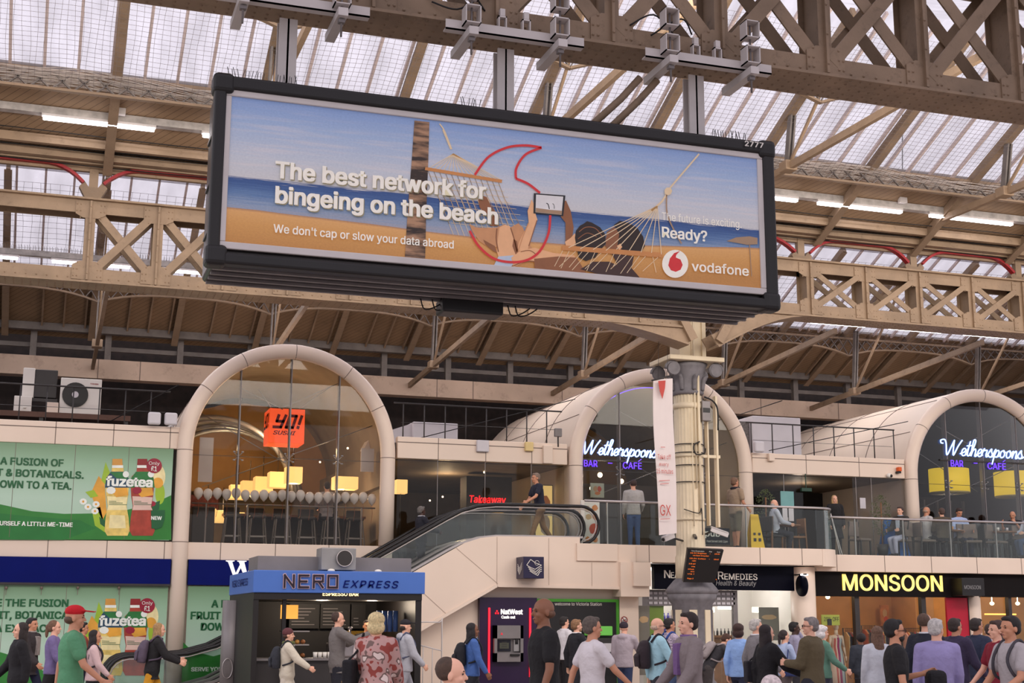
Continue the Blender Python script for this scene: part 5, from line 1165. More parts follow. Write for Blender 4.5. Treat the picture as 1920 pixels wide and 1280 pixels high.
b.build('screen_image', [mat('atm_display', (76, 78, 66), .3), M['dark']], t)
b = MB(); b.box(x1-.22, x1-.09, 31.6, 31.66, z0+.24, z1-.33); b.box(x1-.19, x1-.12, 31.58, 31.6, z1-.43, z1-.4, 1); b.box(x1-.19, x1-.12, 31.58, 31.6, z0+.42, z0+.52, 1); b.build('card_reader', [M['galv'], M['black']], t)
b = MB(); b.bbox(x1-.33, x1-.1, 31.5, 31.56, z0+.13, z0+.18, .01); b.build('cash_slot', M['black'], t)
t = thing('cash_machine', (12.3, 31.7, 0), 'black cash machine with a bright green surround and white welcome lettering', 'cash machine')
gm = mat('bright_green_panel', (70, 150, 40), .4)
b = MB(); b.box(11.3, 13.42, 31.72, 31.85, 0, 2.24); b.build('surround', gm, t)
b = MB(); b.box(11.3, 13.33, 31.68, 31.72, 0, 2.17); b.build('panel', M['black'], t)
b = MB(); b.textpx('welcome to Victoria Station', (1040, 1134.5), (1128, 1136.5), 5.6, 31.68, 0, off=.006); b.build('lettering', M['offwhite'], t)
b = MB(); b.bbox(12.5, 13.16, 31.5, 31.7, 1.38, 1.6, .02); b.build('hood', emat('green_glow', (96, 170, 70), .5), t)
b = MB(); b.bbox(12.45, 13.2, 31.45, 31.7, .9, 1.32, .02); b.build('machine', M['dark'], t)
b = MB(); b.box(12.62, 12.85, 31.43, 31.46, 1.05, 1.22); b.box(12.9, 13.1, 31.43, 31.46, 1.0, 1.2); b.build('keypad', M['ltgrey'], t)
b = MB(); b.tube([(12.1, 31.3, .75), (13.4, 31.3, .75)], .025, 8); b.build('rail', M['alu'], t)
t = thing('no_smoking_sign', (13.66, 31.72, 1.6), 'round red no smoking sign on the cream pillar', 'sign')
p = at(1170, 1162, 31.74); b = MB(); b.lathe([(.075, 0), (.075, .01)], (0, 0, 0), 20); b.v = [(p.x+v[0], 31.74-v[2], p.z+v[1]) for v in b.v]; b.build('disc', M['offwhite'], t)
b = MB(); b.tube([(p.x+.08*math.cos(i*math.pi/12), 31.725, p.z+.08*math.sin(i*math.pi/12)) for i in range(24)], .009, 6, closed=True); b.bar((p.x-.055, 31.725, p.z+.055), (p.x+.055, 31.725, p.z-.055), .008, .016); b.build('ring', M['red'], t)
b = MB(); b.bar((p.x-.045, 31.728, p.z-.02), (p.x+.04, 31.728, p.z+.01), .006, .016); b.build('cigarette', M['dark'], t)
# wheeled crowd barrier beside the kiosk
t = thing('folding_trolley', (8.2, 31, 0), 'thin white wire folding gate beside the kiosk', 'gate')
b = MB()
for (x0, x1, zz, yy) in ((7.45, 8.05, 1.68, 28.5),):
    b.tube(spline([(x0, yy, 0), (x0, yy, zz-.05), (x0+.05, yy, zz), (x1-.05, yy, zz), (x1, yy, zz-.05), (x1, yy, 0)], 3), .014, 6); b.tube([(x0, yy, 1.25), (x1, yy, 1.1)], .014, 6); b.tube([(x0+.2, yy, 1.2), (x0+.2, yy, 0)], .01, 5); b.tube([(x0+.4, yy, 1.15), (x0+.4, yy, 0)], .01, 5)
b.build('frame', M['white'], t)
b = MB(); b.bbox(7.48, 7.56, 28.42, 28.5, .9, 1.02, .01); b.build('latch', M['navy'], t)
# ================================================================== KIOSK
KX0, KX1, KY0, KY1 = 3.76, 6.95, 26.0, 29.4
kb = mat('kiosk_blue', (72, 110, 186), .45, var=.03); kdark = mat('kiosk_black', (30, 26, 26), .5)
t = thing('coffee_kiosk', ((KX0+KX1)/2, 27.5, 0), 'black coffee kiosk with a sky blue sign band', 'kiosk')
b = MB(); b.bbox(KX0-.02, KX1+.05, KY0, KY1, 2.21, 2.62, .015); sb_ = b.build('sign_band', kb, t)
b = MB(); b.box(KX0, KX1, KY0+.03, KY1, 2.09, 2.21); b.build('lower_band', kdark, t)
b = MB(); b.box(KX0+.12, KX1-.1, KY0+.5, KY0+1.7, 2.62, 2.9); b.build('roof_box', M['grey'], t)
b = MB(); b.bbox(5.02, 5.68, 26.15, 26.7, 2.64, 3.06, .015); b.build('extract_fan', M['galv'], t)
b = MB(); b.tube([(5.45, 26.1, 2.86), (5.45, 26.16, 2.86)], .14, 24); fo_ = b.build('fan_outlet', M['dark'], t)
b = MB(); b.tube([(5.45+.15*math.cos(i*math.pi/12), 26.1, 2.86+.15*math.sin(i*math.pi/12)) for i in range(24)], .012, 6, closed=True); b.build('outlet_ring', M['alu'], fo_)
def block_letters(b, w, o, s, y, wid, adv, side=None):
    G = {'N': [[(0, 0), (0, 1), (.75, 0), (.75, 1)]], 'E': [[(.75, 0), (0, 0), (0, 1), (.75, 1)], [(0, .5), (.6, .5)]], 'R': [[(0, 0), (0, 1), (.75, 1), (.75, .5), (0, .5)], [(.4, .5), (.75, 0)]], 'O': [[(0, 0), (0, 1), (.75, 1), (.75, 0), (0, 0)]]}
    nb = 0
    for i, c in enumerate(w):
        for st in G[c]:
            for p, q in zip(st[:-1], st[1:]):
                P = Vector((o[0]+(i*adv+p[0])*s*1.05, y, o[1]+p[1]*s)); Q = Vector((o[0]+(i*adv+q[0])*s*1.05, y, o[1]+q[1]*s)); d = (Q-P).normalized()*wid/2; P.y -= .0008*nb; Q.y -= .0008*nb; nb += 1; b.bar(P-d, Q+d, .004, wid)
b = MB(); block_letters(b, 'NERO', (4.31, 2.315), .215, 25.985, .058, 1.2); b.build('lettering_edge', mat('chrome_edge', (206, 176, 186), .4), sb_)
b = MB(); block_letters(b, 'NERO', (4.31, 2.315), .215, 25.972, .036, 1.2); b.build('lettering', mat('plum_black', (34, 20, 34), .4), sb_)
b = MB(); b.textpx('EXPRESS', (643, 1101), (747, 1103), 13, 25.99, 0, .01, shear=.22, sp=1.15, bold=.004); b.build('lettering', M['navy'], t)
b = MB(); b.textpx('ESPRESSO BAR', (605, 1116.5), (672, 1118), 7.2, 26.02, 0, .01, bold=.014); b.build('lettering', emat('cream_sign_glow', (250, 232, 180), 1.0), t)
b = MB(); b.text('NERO EXPRESS', (KX0-.03, 28.9, 2.36), (0, -1, 0), (0, 0, 1), 2.2, .13, 0, bold=.01); b.build('lettering', M['navy'], t)
b = MB(); b.box(KX0, KX0+.1, KY0+.05, KY1, 0, 2.09); b.box(KX1-.12, KX1, KY0+.05, KY1, 0, 2.09); b.box(KX0, KX1, KY1-.1, KY1, 0, 2.1); b.box(KX0+.55, KX0+.62, KY0+.1, KY0+.17, 0, 2.09); b.build('walls', kdark, t)
b = MB(); b.lathe([(.22, 0), (.22, 2.1)], (KX0-.02, KY0+2.6, 0), 24); b.build('corner_drum', M['grey'], t)
b = MB(); b.tube([(KX0-.12+.1*math.cos(i*math.pi/10), KY0+2.37, .78+.19*math.sin(i*math.pi/10)) for i in range(20)], .012, 6, closed=True); b.build('drum_emblem', M['alu'], t)
for x in (5.2, 6.1): b = MB(); b.ell((x, 26.1, 2.63), .07, .07, .035); b.build('roof_lamp', M['offwhite'], t)
b = MB(); b.box(KX0+.05, 5.35, 26.3, 26.75, 0, .98); b.box(5.35, 6.4, 26.5, 26.9, 0, .55); b.build('counter_front', M['dark'], t)
b = MB(); b.box(KX0+.05, 6.85, 26.25, 27.0, .98, 1.02); b.build('worktop', M['grey'], t)
b = MB(); b.box(5.35, 6.4, 26.28, 26.295, .36, .98); b.build('display_glass', M['gl'], t)
dg = emat('display_warm', (255, 190, 96), 1.1)
for z in (.4, .6, .8): b = MB(); b.box(5.37, 6.38, 26.33, 26.8, z, z+.015); b.build('display_shelf', M['alu'], t)
for z in (.575, .775, .96): b = MB(); b.box(5.37, 6.38, 26.36, 26.4, z, z+.018); b.build('display_light', dg, t)
b = MB()
for x0, w_, lines in ((4.95, .62, 6), (5.6, .62, 6), (6.25, .3, 3)):
    b.box(x0, x0+w_, 29.1, 29.15, 1.55, 2.05, 0)
    for k in range(lines): b.box(x0+.05, x0+.05+(w_-.1)*random.uniform(.5, .95), 29.095, 29.1, 1.62+k*.065, 1.635+k*.065, 1)
b.build('menu_board', [kdark, M['grey']], t)
b = MB(); b.box(6.0, 6.7, 29.2, 29.25, .9, 1.5)
b.build('tiled_panel', boards('mustard_tile', (150, 116, 40), 14, 1.0, ('X', 'Z')), t)
for z in (1.0, 1.25, 1.5): b = MB(); b.box(4.4, 4.9, 26.5, 26.9, z, z+.02); b.build('shelf', M['alu'], t)
b = MB(); b.box(4.42, 4.75, 26.95, 27.0, 1.74, 2.0); b.build('lit_panel', emat('amber_panel', (255, 180, 80), 1.0), t)
point('kiosk_light', (5.3, 27.4, 2.0), 50, (1, .8, .6)); point('kiosk_light', (6.3, 27.4, 2.0), 30, (1, .8, .6))
# food, cups and machines in the kiosk
fm = [mat('pastry_tan', (196, 140, 70), .6, var=.2), mat('pastry_brown', (140, 84, 44), .6, var=.2), mat('sandwich_pale', (226, 196, 130), .6), mat('muffin_dark', (80, 48, 34), .7)]
k = 0
for z, nm in ((.415, 'pastry'), (.615, 'pastry'), (.815, 'sandwich')):
    for i in range(9):
        x = 5.44+i*.107; b = MB()
        if nm == 'sandwich': b.prism([(x-.045, z), (x+.045, z), (x+.02, z+.1)], 26.5, 26.6)
        else: b.ell((x, 26.52, z+.035), .045, .05, .035, 10, 6); b.ell((x+.01, 26.5, z+.06), .025, .03, .02, 8, 5)
        row = {.415: 'bottom', .615: 'middle', .815: 'top'}[z]
        tag(b.build(nm, fm[(i*3+int(z*10)) % 4 if nm != 'sandwich' else 2]), '%s %s from the left on the %s shelf of the lit kiosk display' % (ORD[i], nm, row), 'food', '%s shelf of the kiosk display' % row)
for z, n_, lab in ((1.02, 4, 'lower'), (1.27, 4, 'upper')):
    for i in range(n_):
        b = MB(); b.ell((4.48+i*.11, 26.68, z+.045), .05, .06, .045, 10, 6); tag(b.build('bread_roll', fm[i % 2]), '%s golden pastry on the %s shelf at the left of the kiosk' % (ORD[i], lab), 'food', 'pastries on the %s kiosk shelf' % lab)
t = thing('coffee_machine', (5.65, 26.75, 1.02), 'chrome coffee machine on the kiosk counter', 'coffee machine')
b = MB(); b.bbox(5.3, 6.0, 26.6, 26.95, 1.02, 1.3, .04); b.build('body', mat('polished_chrome', (200, 190, 190), .12, .9), t)
b = MB(); b.tube([(5.72, 26.7, 1.3), (5.72, 26.7, 1.55)], .02, 8); b.ell((5.72, 26.7, 1.57), .05, .05, .03); b.build('lever', M['alu'], t)
for i in range(5):
    b = MB(); b.lathe([(.034, 0), (.043, .11)], (5.0+.09*i, 26.4, 1.02), 10); tag(b.build('paper_cup', M['offwhite']), '%s white paper cup from the left on the kiosk counter' % ORD[i], 'cup', 'cups on the kiosk counter')
for i in range(4):
    b = MB(); b.tube([(6.35+.11*i, 27.0, 1.5), (6.35+.11*i, 27.0, 1.9)], .05, 10); tag(b.build('cup_stack', mat('cup_blue', (90, 120, 180), .4)), '%s tall stack of blue cups at the right of the kiosk' % ORD[i], 'cups', 'blue cup stacks')
t = thing('brass_tap', (6.25, 26.9, 1.02), 'tall brass tap at the right of the kiosk counter', 'tap'); b = MB(); b.tube(spline([(6.2, 26.9, 1.02), (6.2, 26.9, 1.6), (6.24, 26.86, 1.68), (6.28, 26.8, 1.6)], 5), .02, 8); b.build('spout', mat('brass', (200, 150, 70), .25, .8), t)
b = MB(); b.ell((6.28, 26.8, 1.5), .035, .035, .05); b.build('knob', mat('brass', (200, 150, 70), .25, .8), t)
for z, w_ in ((.8, 'lowest'), (1.1, 'middle'), (1.35, 'topmost')): b = MB(); b.box(6.5, 6.82, 26.5, 26.9, z, z+.015); tag(b.build('wire_shelf', M['alu']), '%s small metal shelf at the right side of the kiosk' % w_, 'shelf', 'right kiosk shelves')
# ================================================================== SHOPS RIGHT
t = thing('shop_sign', (16.5, 32, 2.5), 'midnight blue shop sign with white serif style capitals behind the column', 'sign')
b = MB(); b.box(14.5, 18.75, 32.0, 32.15, 2.5, 3.1); b.build('panel', M['nvdark'], t)
b = MB()
b.textpx("N", (1245, 1083), (1257, 1083.3), 14, 32, 0, .01, bold=.01); b.textpx("EAL'S", (1258, 1083.4), (1290, 1084.5), 11, 32, 0, .01, bold=.01); b.textpx('YARD', (1298, 1084.8), (1338, 1086), 11, 32, 0, .01, bold=.01)
b.textpx('R', (1346, 1085.5), (1357, 1086), 14, 32, 0, .01, bold=.01); b.textpx('EMEDIES', (1358, 1086), (1420, 1087.8), 11, 32, 0, .01, bold=.01)
b.build('lettering', M['offwhite'], t)
b = MB(); b.textpx('Organic Health & Beauty', (1302, 1096.5), (1418, 1099.5), 9, 32, 0, .01, shear=.2, bold=-.004); b.build('tagline', M['galv'], t)
t = thing('round_sign', (18.4, 31.7, 2.5), 'dark blue round projecting shop sign with a pale lamp', 'sign')
b = MB(); b.lathe([(.27, 0), (.27, .06)], (0, 0, 0), 24); b.v = [(18.45+v[2], 31.7+v[0], 2.62+v[1]) for v in b.v]; b.build('disc', M['nvdark'], t)
b = MB(); b.tube([(18.45, 32.0, 2.9), (18.45, 31.4, 2.9)], .02, 6); b.build('arm', M['dark'], t)
p = at(1508, 1077, 31.6); b = MB(); b.bbox(p.x-.08, p.x+.08, 31.55, 31.65, p.z-.02, p.z+.02, .006); b.build('lamp', M['tube'], t)
shopw = emat('white_shop_wall', (214, 208, 214), .32)
b = MB(); b.box(14.3, 18.8, 35.0, 35.1, 0, 3.1); b.box(14.2, 14.3, 32.3, 35, 0, 3.1); b.box(18.8, 18.9, 32.6, 35, 0, 3.1); struct(b.build('wall_remedy_shop', M['offwhite']), 'white interior walls of the remedy shop', 'wall')
b = MB(); b.box(14.3, 16.5, 32.4, 32.42, 0, 2.1); b.box(16.5, 18.75, 32.4, 32.42, 0, 2.5); struct(b.build('window_4', M['gl']), 'remedy shop front glazing', 'window')
b = MB(); b.box(14.25, 16.95, 32.36, 32.46, 2.1, 2.5, 0)
for k in range(3):
    for i in range(18): b.box(14.5+i*.135, 14.6+i*.135, 32.34, 32.36, 2.14+k*.12, 2.2+k*.12, 1)
b.box(16.85, 16.97, 32.34, 32.46, 0, 2.5); b.box(15.25, 15.33, 32.34, 32.46, 0, 2.1)
struct(b.build('trim_17', [M['grey'], M['ltgrey']]), 'grey ventilated shopfront frame', 'frame')
b = MB(); b.box(14.2, 18.9, 32.5, 35.1, 3.05, 3.1); struct(b.build('ceiling_remedy_shop', M['offwhite']), 'white ceiling of the remedy shop', 'ceiling')
b = MB(); b.box(19.0, XR, 32.75, 36.3, 3.05, 3.1); struct(b.build('ceiling_clothes_shop', M['warmwall']), 'warm ceiling of the clothes shop', 'ceiling')
for x in (15.2, 17.6): point('shop_light', (x, 33.6, 2.6), 60, (1, .95, .95))
poster(1196, 1135, 1220, 1265, 31.9, 'grey advert board standing left of the round column base', mat('sage_board', (122, 118, 108), .5), [(.5, .8, .4, .05, 3)], 'advert_board')
poster(1423, 1138, 1462, 1200, 32.6, 'grey panel hung in the remedy shop window', mat('sage_board', (122, 118, 108), .5), [(.5, .7, .35, .08, 3)], 'window_panel')
b = MB(); b.box(14.55, 14.95, 32.45, 32.5, 0, 2.1); tag(b.build('lime_hoarding', mat('lime_panel', (150, 176, 60), .5)), 'lime green panel at the left of the remedy shop front', 'panel')
for i, (x, y, wd, ht) in enumerate(((1360, 1138, 32, 8), (1335, 1143, 8, 9), (1416, 1143, 14, 10))):
    p = at(x, y, 33.5); s_ = FOC/depth_at(x, y, 33.5); b = MB(); b.bbox(p.x-wd/2/s_, p.x+wd/2/s_, 33.45, 33.5, p.z-ht/2/s_, p.z+ht/2/s_, .01)
    tag(b.build('lightbox', emat('lit_panel', (255, 246, 230), 3.0)), ['wide white light panel in the remedy shop', 'small white light panel by the column base', 'white light panel above the shop shelves'][i], 'light')
t = thing('shop_shelves', (15.9, 34.6, 0), 'white shelf unit with rows of blue bottles by the column base', 'shelves')
b = MB(); b.box(15.55, 15.6, 34.4, 34.9, 0, 2.0); b.box(16.2, 16.25, 34.4, 34.9, 0, 2.0)
for z in (.3, .65, 1.0, 1.35, 1.7): b.box(15.55, 16.25, 34.4, 34.9, z, z+.03)
b.build('frame', M['offwhite'], t)
blue = mat('cobalt_glass', (50, 40, 130), .2)
for z, rw in ((.68, 'bottom'), (1.03, 'second'), (1.38, 'third'), (1.73, 'top')):
    for i in range(5):
        b = MB(); b.lathe([(.045, 0), (.045, .13), (.02, .17), (.02, .21)], (15.66+i*.12, 34.5, z), 10); tag(b.build('bottle', blue), '%s cobalt blue bottle on the %s shelf of the remedy shop' % (ORD[i], rw), 'bottle', '%s shelf of blue bottles' % rw)
t = thing('display_table', (17.2, 34, 0), 'dark display stand with small bottles in the remedy shop', 'display stand')
b = MB(); b.box(16.9, 17.8, 33.8, 34.3, 1.3, 1.36); b.box(16.95, 17.75, 33.85, 34.25, 0, 1.3); b.build('stand', M['wood'], t)
for i in range(8): b = MB(); b.lathe([(.03, 0), (.03, .1), (.012, .13), (.012, .18)], (16.97+i*.11, 33.95, 1.36), 8); tag(b.build('bottle', M['dark']), '%s small dark bottle on the display stand of the remedy shop' % ORD[i], 'bottle', 'small dark bottles')
# round pillars between the shops
for x0, x1, y, lab, zt in ((1493, 1536, 31.9, 'round cream pillar between the two lower shop signs', 3.1), (1820, 1846, 32.5, 'round cream pillar right of the red panel', 2.5)):
    a = at(x0, 1150, y); c = at(x1, 1150, y); b = MB(); b.lathe([((c.x-a.x)/2*.96, 0), ((c.x-a.x)/2*.96, zt)], ((a.x+c.x)/2, y+.2, 0), 24); tag(b.build('round_pillar', M['cream']), lab, 'pillar')
t = thing('shop_sign', (21.5, 32.5, 2.4), 'charcoal shop sign with tall pale yellow capitals', 'sign')
b = MB(); b.box(19.05, 24.05, 32.5, 32.65, 2.38, 3.05); b.build('panel', M['char'], t)
b = MB(); b.textpx('MONSOON', (1580, 1106), (1768, 1112), 29, 32.5, 0, .03, bold=.012); b.build('lettering', emat('pale_yellow_letters', (246, 226, 130), .75), t)
t = thing('box_sign', (23.9, 32, 2.4), 'small dark box sign with grey capitals at the end of the charcoal sign', 'sign')
a = at(1803, 1083, 32.0); c = at(1847, 1117, 32.0); b = MB(); b.bbox(a.x, c.x, 32.0, 32.52, c.z, a.z, .01); b.build('box', M['black'], t)
b = MB(); b.textpx('MONSOON', (1808, 1104), (1839, 1105), 7, 31.995, 0, off=.006, bold=.005); b.build('lettering', M['galv'], t)
b = MB(); b.box(24.05, XR, 32.5, 32.65, 2.4, 3.05); tag(b.build('shop_sign', M['char']), 'plain dark grey sign band at the far right', 'sign')
b = MB(); b.box(19.0, 24.2, 36.2, 36.3, 0, 3.05); b.box(18.95, 19.05, 32.7, 36.2, 0, 3.05); b.box(24.1, 24.2, 35, 36.2, 0, 3.05); b.box(24.2, XR, 35, 35.1, 0, 3.05); struct(b.build('wall_clothes_shop', M['warmwall']), 'warm wood rear wall of the clothes shop', 'wall')
b = MB(); b.box(19.1, 23.1, 32.7, 32.72, 0, 2.4); b.box(24.6, XR, 32.7, 32.72, 0, 2.4); struct(b.build('window_5', M['gl']), 'clothes shop front glazing', 'window')
b = MB()
for px_ in (1606, 1731): p = at(px_, 1150, 32.65); b.box(p.x-.07, p.x+.07, 32.6, 32.75, 0, 2.4)
p = at(1820, 1150, 32.65); b.box(p.x-.1, p.x+.02, 32.6, 32.75, 0, 2.4); p = at(1893, 1150, 32.65); b.box(p.x-.05, p.x+.05, 32.6, 32.75, 0, 2.4)
struct(b.build('trim_18', M['dark']), 'dark shopfront frame posts', 'frame')
a = at(1773, 1125, 32.65); c = at(1817, 1125, 32.65); b = MB(); b.bbox(a.x, c.x, 32.62, 32.7, 0, 2.38, .01); tag(b.build('red_hoarding', mat('crimson_panel', (176, 14, 46), .4, var=.1)), 'bright red panel at the right end of the clothes shop front', 'panel')
for x in (20, 21.8, 23.3): point('shop_light', (x, 34.2, 2.75), 24, (1, .78, .5))
for x in (25.2, 27): point('shop_light', (x, 33.8, 2.6), 26, (1, .8, .55))
for i, (x, y) in enumerate(((1860, 1131), (1908, 1131), (1552, 1119))): p = at(x, y, 33.2); b = MB(); b.ell(p, .06, .06, .05, 10, 6); b.tube([p, (p.x, p.y, 3.07)], .012, 5); tag(b.build('spot_lamp', spot), ['bright spot lamp right of the red panel', 'bright spot lamp at the far right shop', 'small spot lamp over the mannequin'][i], 'lamp')
b = MB(); p = at(1850, 1151, 33.4); b.box(p.x, p.x+1.0, 33.4, 33.5, p.z-.02, p.z+.02); tag(b.build('light_strip', emat('display_glow', (255, 190, 90), 2.2)), 'warm light strip on a shelf edge right of the red panel', 'light')
poster(1552, 1160, 1560, 1172, 32.75, 'dark framed picture on the clothes shop wall', M['dark'], [], 'picture')
t = poster(1540, 1152, 1575, 1172, 32.78, 'yellow green sale sign with black percent lettering in the clothes shop window', mat('sale_yellow', (200, 204, 84), .5), [], 'sale_sign')
b = MB(); b.textpx('20% OFF', (1545, 1164), (1573, 1165), 7.5, 32.77, 0, off=.008); b.build('lettering', M['dark'], t)
poster(1650, 1134, 1668, 1172, 35.9, 'tan picture panel on the rear wall of the clothes shop', mat('tan_portrait', (186, 120, 70), .5, var=.3, scale=5), [(.5, .6, .25, .2, 3), (.6, .3, .25, .15, 2)], 'picture')
gcol = [mat('garment_%d' % i, c, .8) for i, c in enumerate(((150, 40, 60), (60, 60, 90), (220, 180, 180), (70, 50, 44), (200, 170, 120), (90, 110, 100), (44, 40, 46), (180, 90, 60)))]
def rack(px0, px1, Y, z, lab, grp, n):
    a = at(px0, 1170, Y); c = at(px1, 1170, Y); t = thing('clothes_rail', ((a.x+c.x)/2, Y, 0), 'dark clothes rail '+lab, 'clothes rail')
    b = MB(); b.tube([(a.x, Y, 0), (a.x, Y, z), (c.x, Y, z), (c.x, Y, 0)], .02, 6); b.build('frame', M['dark'], t)
    for i in range(n):
        x = a.x+.08+(c.x-a.x-.16)*i/(n-1); t2 = thing('garment', (x, Y, z-1), '%s garment on the rail ' % ORD[i]+lab, 'clothing', grp)
        g = MB(); hgt = random.uniform(.65, .95); g.prism([(-.2, -hgt), (.2, -hgt), (.2, -.2), (.06, -.08), (-.06, -.08), (-.2, -.2)], -.025, .025); g.v = [(x+v[1], Y+v[0], z+v[2]-.03) for v in g.v]; g.build('cloth', gcol[(i*5+px0) % 8], t2)
        g = MB(); g.tube([(x, Y, z), (x, Y, z-.1)], .006, 5); g.build('hanger', M['dark'], t2)
rack(1615, 1640, 34.8, 1.62, 'at the left inside the clothes shop', 'garments on the left rail', 10)
rack(1642, 1675, 34.4, 1.6, 'under the tan picture in the clothes shop', 'garments on the middle rail', 12)
rack(1690, 1725, 34.9, 1.55, 'at the right inside the clothes shop', 'garments on the right rail', 10)
rack(1580, 1602, 34.2, 1.55, 'behind the mannequin', 'garments behind the mannequin', 8)
rack(1850, 1895, 34.2, 1.55, 'at the far right shop', 'garments at the far right', 10)
# mannequin in the striped dress
p = at(1568, 1200, 33.0); mx_, my_ = p.x, 33.0
t = thing('mannequin', (mx_, my_, 0), 'pale faceless mannequin in a long striped dress in the shop window', 'mannequin')
b = MB(); b.ell((mx_, my_, 1.60), .075, .09, .115, 16, 12); b.cap((mx_, my_, 1.5), .05, (mx_, my_, 1.38), .06)
for s in (-1, 1): b.cap((mx_+s*.17, my_, 1.33), .042, (mx_+s*.22, my_, 1.06), .034); b.cap((mx_+s*.22, my_, 1.06), .034, (mx_+s*.25, my_-.03, .82), .022); b.cap((mx_+s*.25, my_-.03, .82), .024, (mx_+s*.25, my_-.05, .72), .014)
b.ell((mx_, my_, 1.31), .19, .1, .08); b.build('body', mat('mannequin_plastic', (226, 202, 180), .4, var=.03), t)
sm = bpy.data.materials.new('striped_cloth'); sm.use_nodes = True; nt = sm.node_tree; pr = nt.nodes['Principled BSDF']; pr.inputs['Roughness'].default_value = .8
g_ = nt.nodes.new('ShaderNodeTexCoord'); sx_ = nt.nodes.new('ShaderNodeSeparateXYZ'); r_ = nt.nodes.new('ShaderNodeValToRGB'); nt.links.new(g_.outputs['Generated'], sx_.inputs[0]); nt.links.new(sx_.outputs['X'], r_.inputs[0]); r_.color_ramp.interpolation = 'CONSTANT'
ee = r_.color_ramp.elements; cs = [(0, (60, 56, 80)), (.12, (220, 190, 170)), (.3, (190, 90, 80)), (.38, (226, 200, 180)), (.43, (150, 40, 90)), (.55, (170, 180, 180)), (.68, (60, 56, 80)), (.74, (226, 180, 130)), (.86, (190, 90, 80))]
ee[0].color = lin(cs[0][1])+(1,); ee[1].position = cs[1][0]; ee[1].color = lin(cs[1][1])+(1,)
for q, c in cs[2:]: z_ = ee.new(q); z_.color = lin(c)+(1,)
nt.links.new(r_.outputs[0], pr.inputs['Base Color'])
b = MB(); b.lathe([(.30, .04), (.25, .5), (.19, .9), (.135, 1.08), (.17, 1.25), (.12, 1.36), (.1, 1.37)], (0, 0, 0), 36, flute=18, fd=.06); b.v = [(mx_+v[0], my_+v[1]*.72, v[2]) for v in b.v]; b.build('dress', sm, t)
# ================================================================== COLUMN
CXm, CYm = 14.55, 30.0
t = thing('fluted_column', (CXm, CYm, 0), 'tall fluted cream iron column with a grey scrolled capital', 'column')
b = MB(); b.lathe([(.37, 2.6), (.37, 3.2), (.345, 3.25), (.335, 7.05)], (CXm, CYm, 0), 96, flute=24, fd=.07); b.build('shaft', M['colm'], t)
b = MB(); b.lathe([(.355, 5.55), (.355, 5.62)], (CXm, CYm, 0), 40); b.lathe([(.36, 4.05), (.36, 4.1)], (CXm, CYm, 0), 40); b.lathe([(.35, 6.72), (.36, 6.78), (.35, 6.85)], (CXm, CYm, 0), 40); b.build('band', M['colm'], t)
b = MB(); b.lathe([(.36, 7.05), (.40, 7.1), (.36, 7.16), (.38, 7.4), (.46, 7.72), (.5, 7.8)], (CXm, CYm, 0), 32)
for a in range(8):
    th = a*math.pi/4; d = Vector((math.cos(th), math.sin(th), 0)); q = Vector((CXm, CYm, 0))
    b.tube(spline([q+d*.38+Vector((0, 0, 7.15)), q+d*.42+Vector((0, 0, 7.4)), q+d*.52+Vector((0, 0, 7.5))], 4), [.05, .05, .055, .06, .06, .055, .05, .04, .03], 7)
for sx in (-1, 1):
    for sy in (-1, 1):
        c = Vector((CXm+sx*.56, CYm+sy*.42, 7.62)); pts = []
        for i in range(34):
            a = i*.42; r = .19*(1-i/38); pts.append(c+Vector((sx*r*math.cos(a), 0, r*math.sin(a))))
        b.tube(pts, .035, 6); b.tube([c-Vector((0, .05, 0)), c+Vector((0, .05, 0))], .15, 16)
b.build('capital', M['conc'], t)
b = MB(); b.bbox(CXm-.72, CXm+.72, CYm-.6, CYm+.6, 7.82, 7.93, .02); b.build('abacus', M['colm'], t)
b = MB(); b.box(CXm-.3, CXm+.3, CYm-.3, CYm+.3, 7.93, 10.1)
for x in (-.3, .3): b.box(CXm+x-.05, CXm+x+.05, CYm-.36, CYm-.3, 7.93, 10.1)
b.box(CXm-.03, CXm+.03, CYm-.34, CYm-.3, 7.93, 10.1); b.build('upper_post', M['colm'], t)
b = MB(); b.lathe([(.62, 2.34), (.66, 2.42), (.6, 2.5), (.45, 2.66), (.4, 2.7)], (CXm, CYm, 0), 8); b.lathe([(.6, 0), (.6, .3), (.5, .4), (.5, 2.1), (.58, 2.2), (.62, 2.34)], (CXm, CYm, 0), 8); b.build('base', M['conc'], t)
b = MB()
for k in range(8):
    a = (k+.5)*math.pi/4; n_ = Vector((math.cos(a), math.sin(a), 0)); tt = Vector((-n_.y, n_.x, 0)); c = Vector((CXm, CYm, 0))+n_*.455
    p0 = c-tt*.09; p1 = c+tt*.09; b.bar(c+Vector((0, 0, .6)), c+Vector((0, 0, 1.98)), .025, .16, n_) if False else b.hexa([p0+Vector((0, 0, .6)), p1+Vector((0, 0, .6)), p1+n_*.03+Vector((0, 0, .6)), p0+n_*.03+Vector((0, 0, .6)), p0+Vector((0, 0, 1.98)), p1+Vector((0, 0, 1.98)), p1+n_*.03+Vector((0, 0, 1.98)), p0+n_*.03+Vector((0, 0, 1.98))])
b.build('base_panel', M['colm'], t)
b = MB()
for dx, dy, z0, z1, r in ((.12, -.35, 4.2, 7.9, .035), (-.08, -.37, 3.9, 6.6, .012), (.02, -.36, 4.8, 9.3, .02)): b.tube([(CXm+dx, CYm+dy, z0), (CXm+dx, CYm+dy, z1)], r, 8)
b.build('conduit', M['colm'], t)
b = MB()
for z in (4.95, 5.35, 5.65, 5.85): b.tube([(CXm+.362*math.cos(a*math.pi/16), CYm+.362*math.sin(a*math.pi/16), z) for a in range(32)], .012, 5, closed=True)
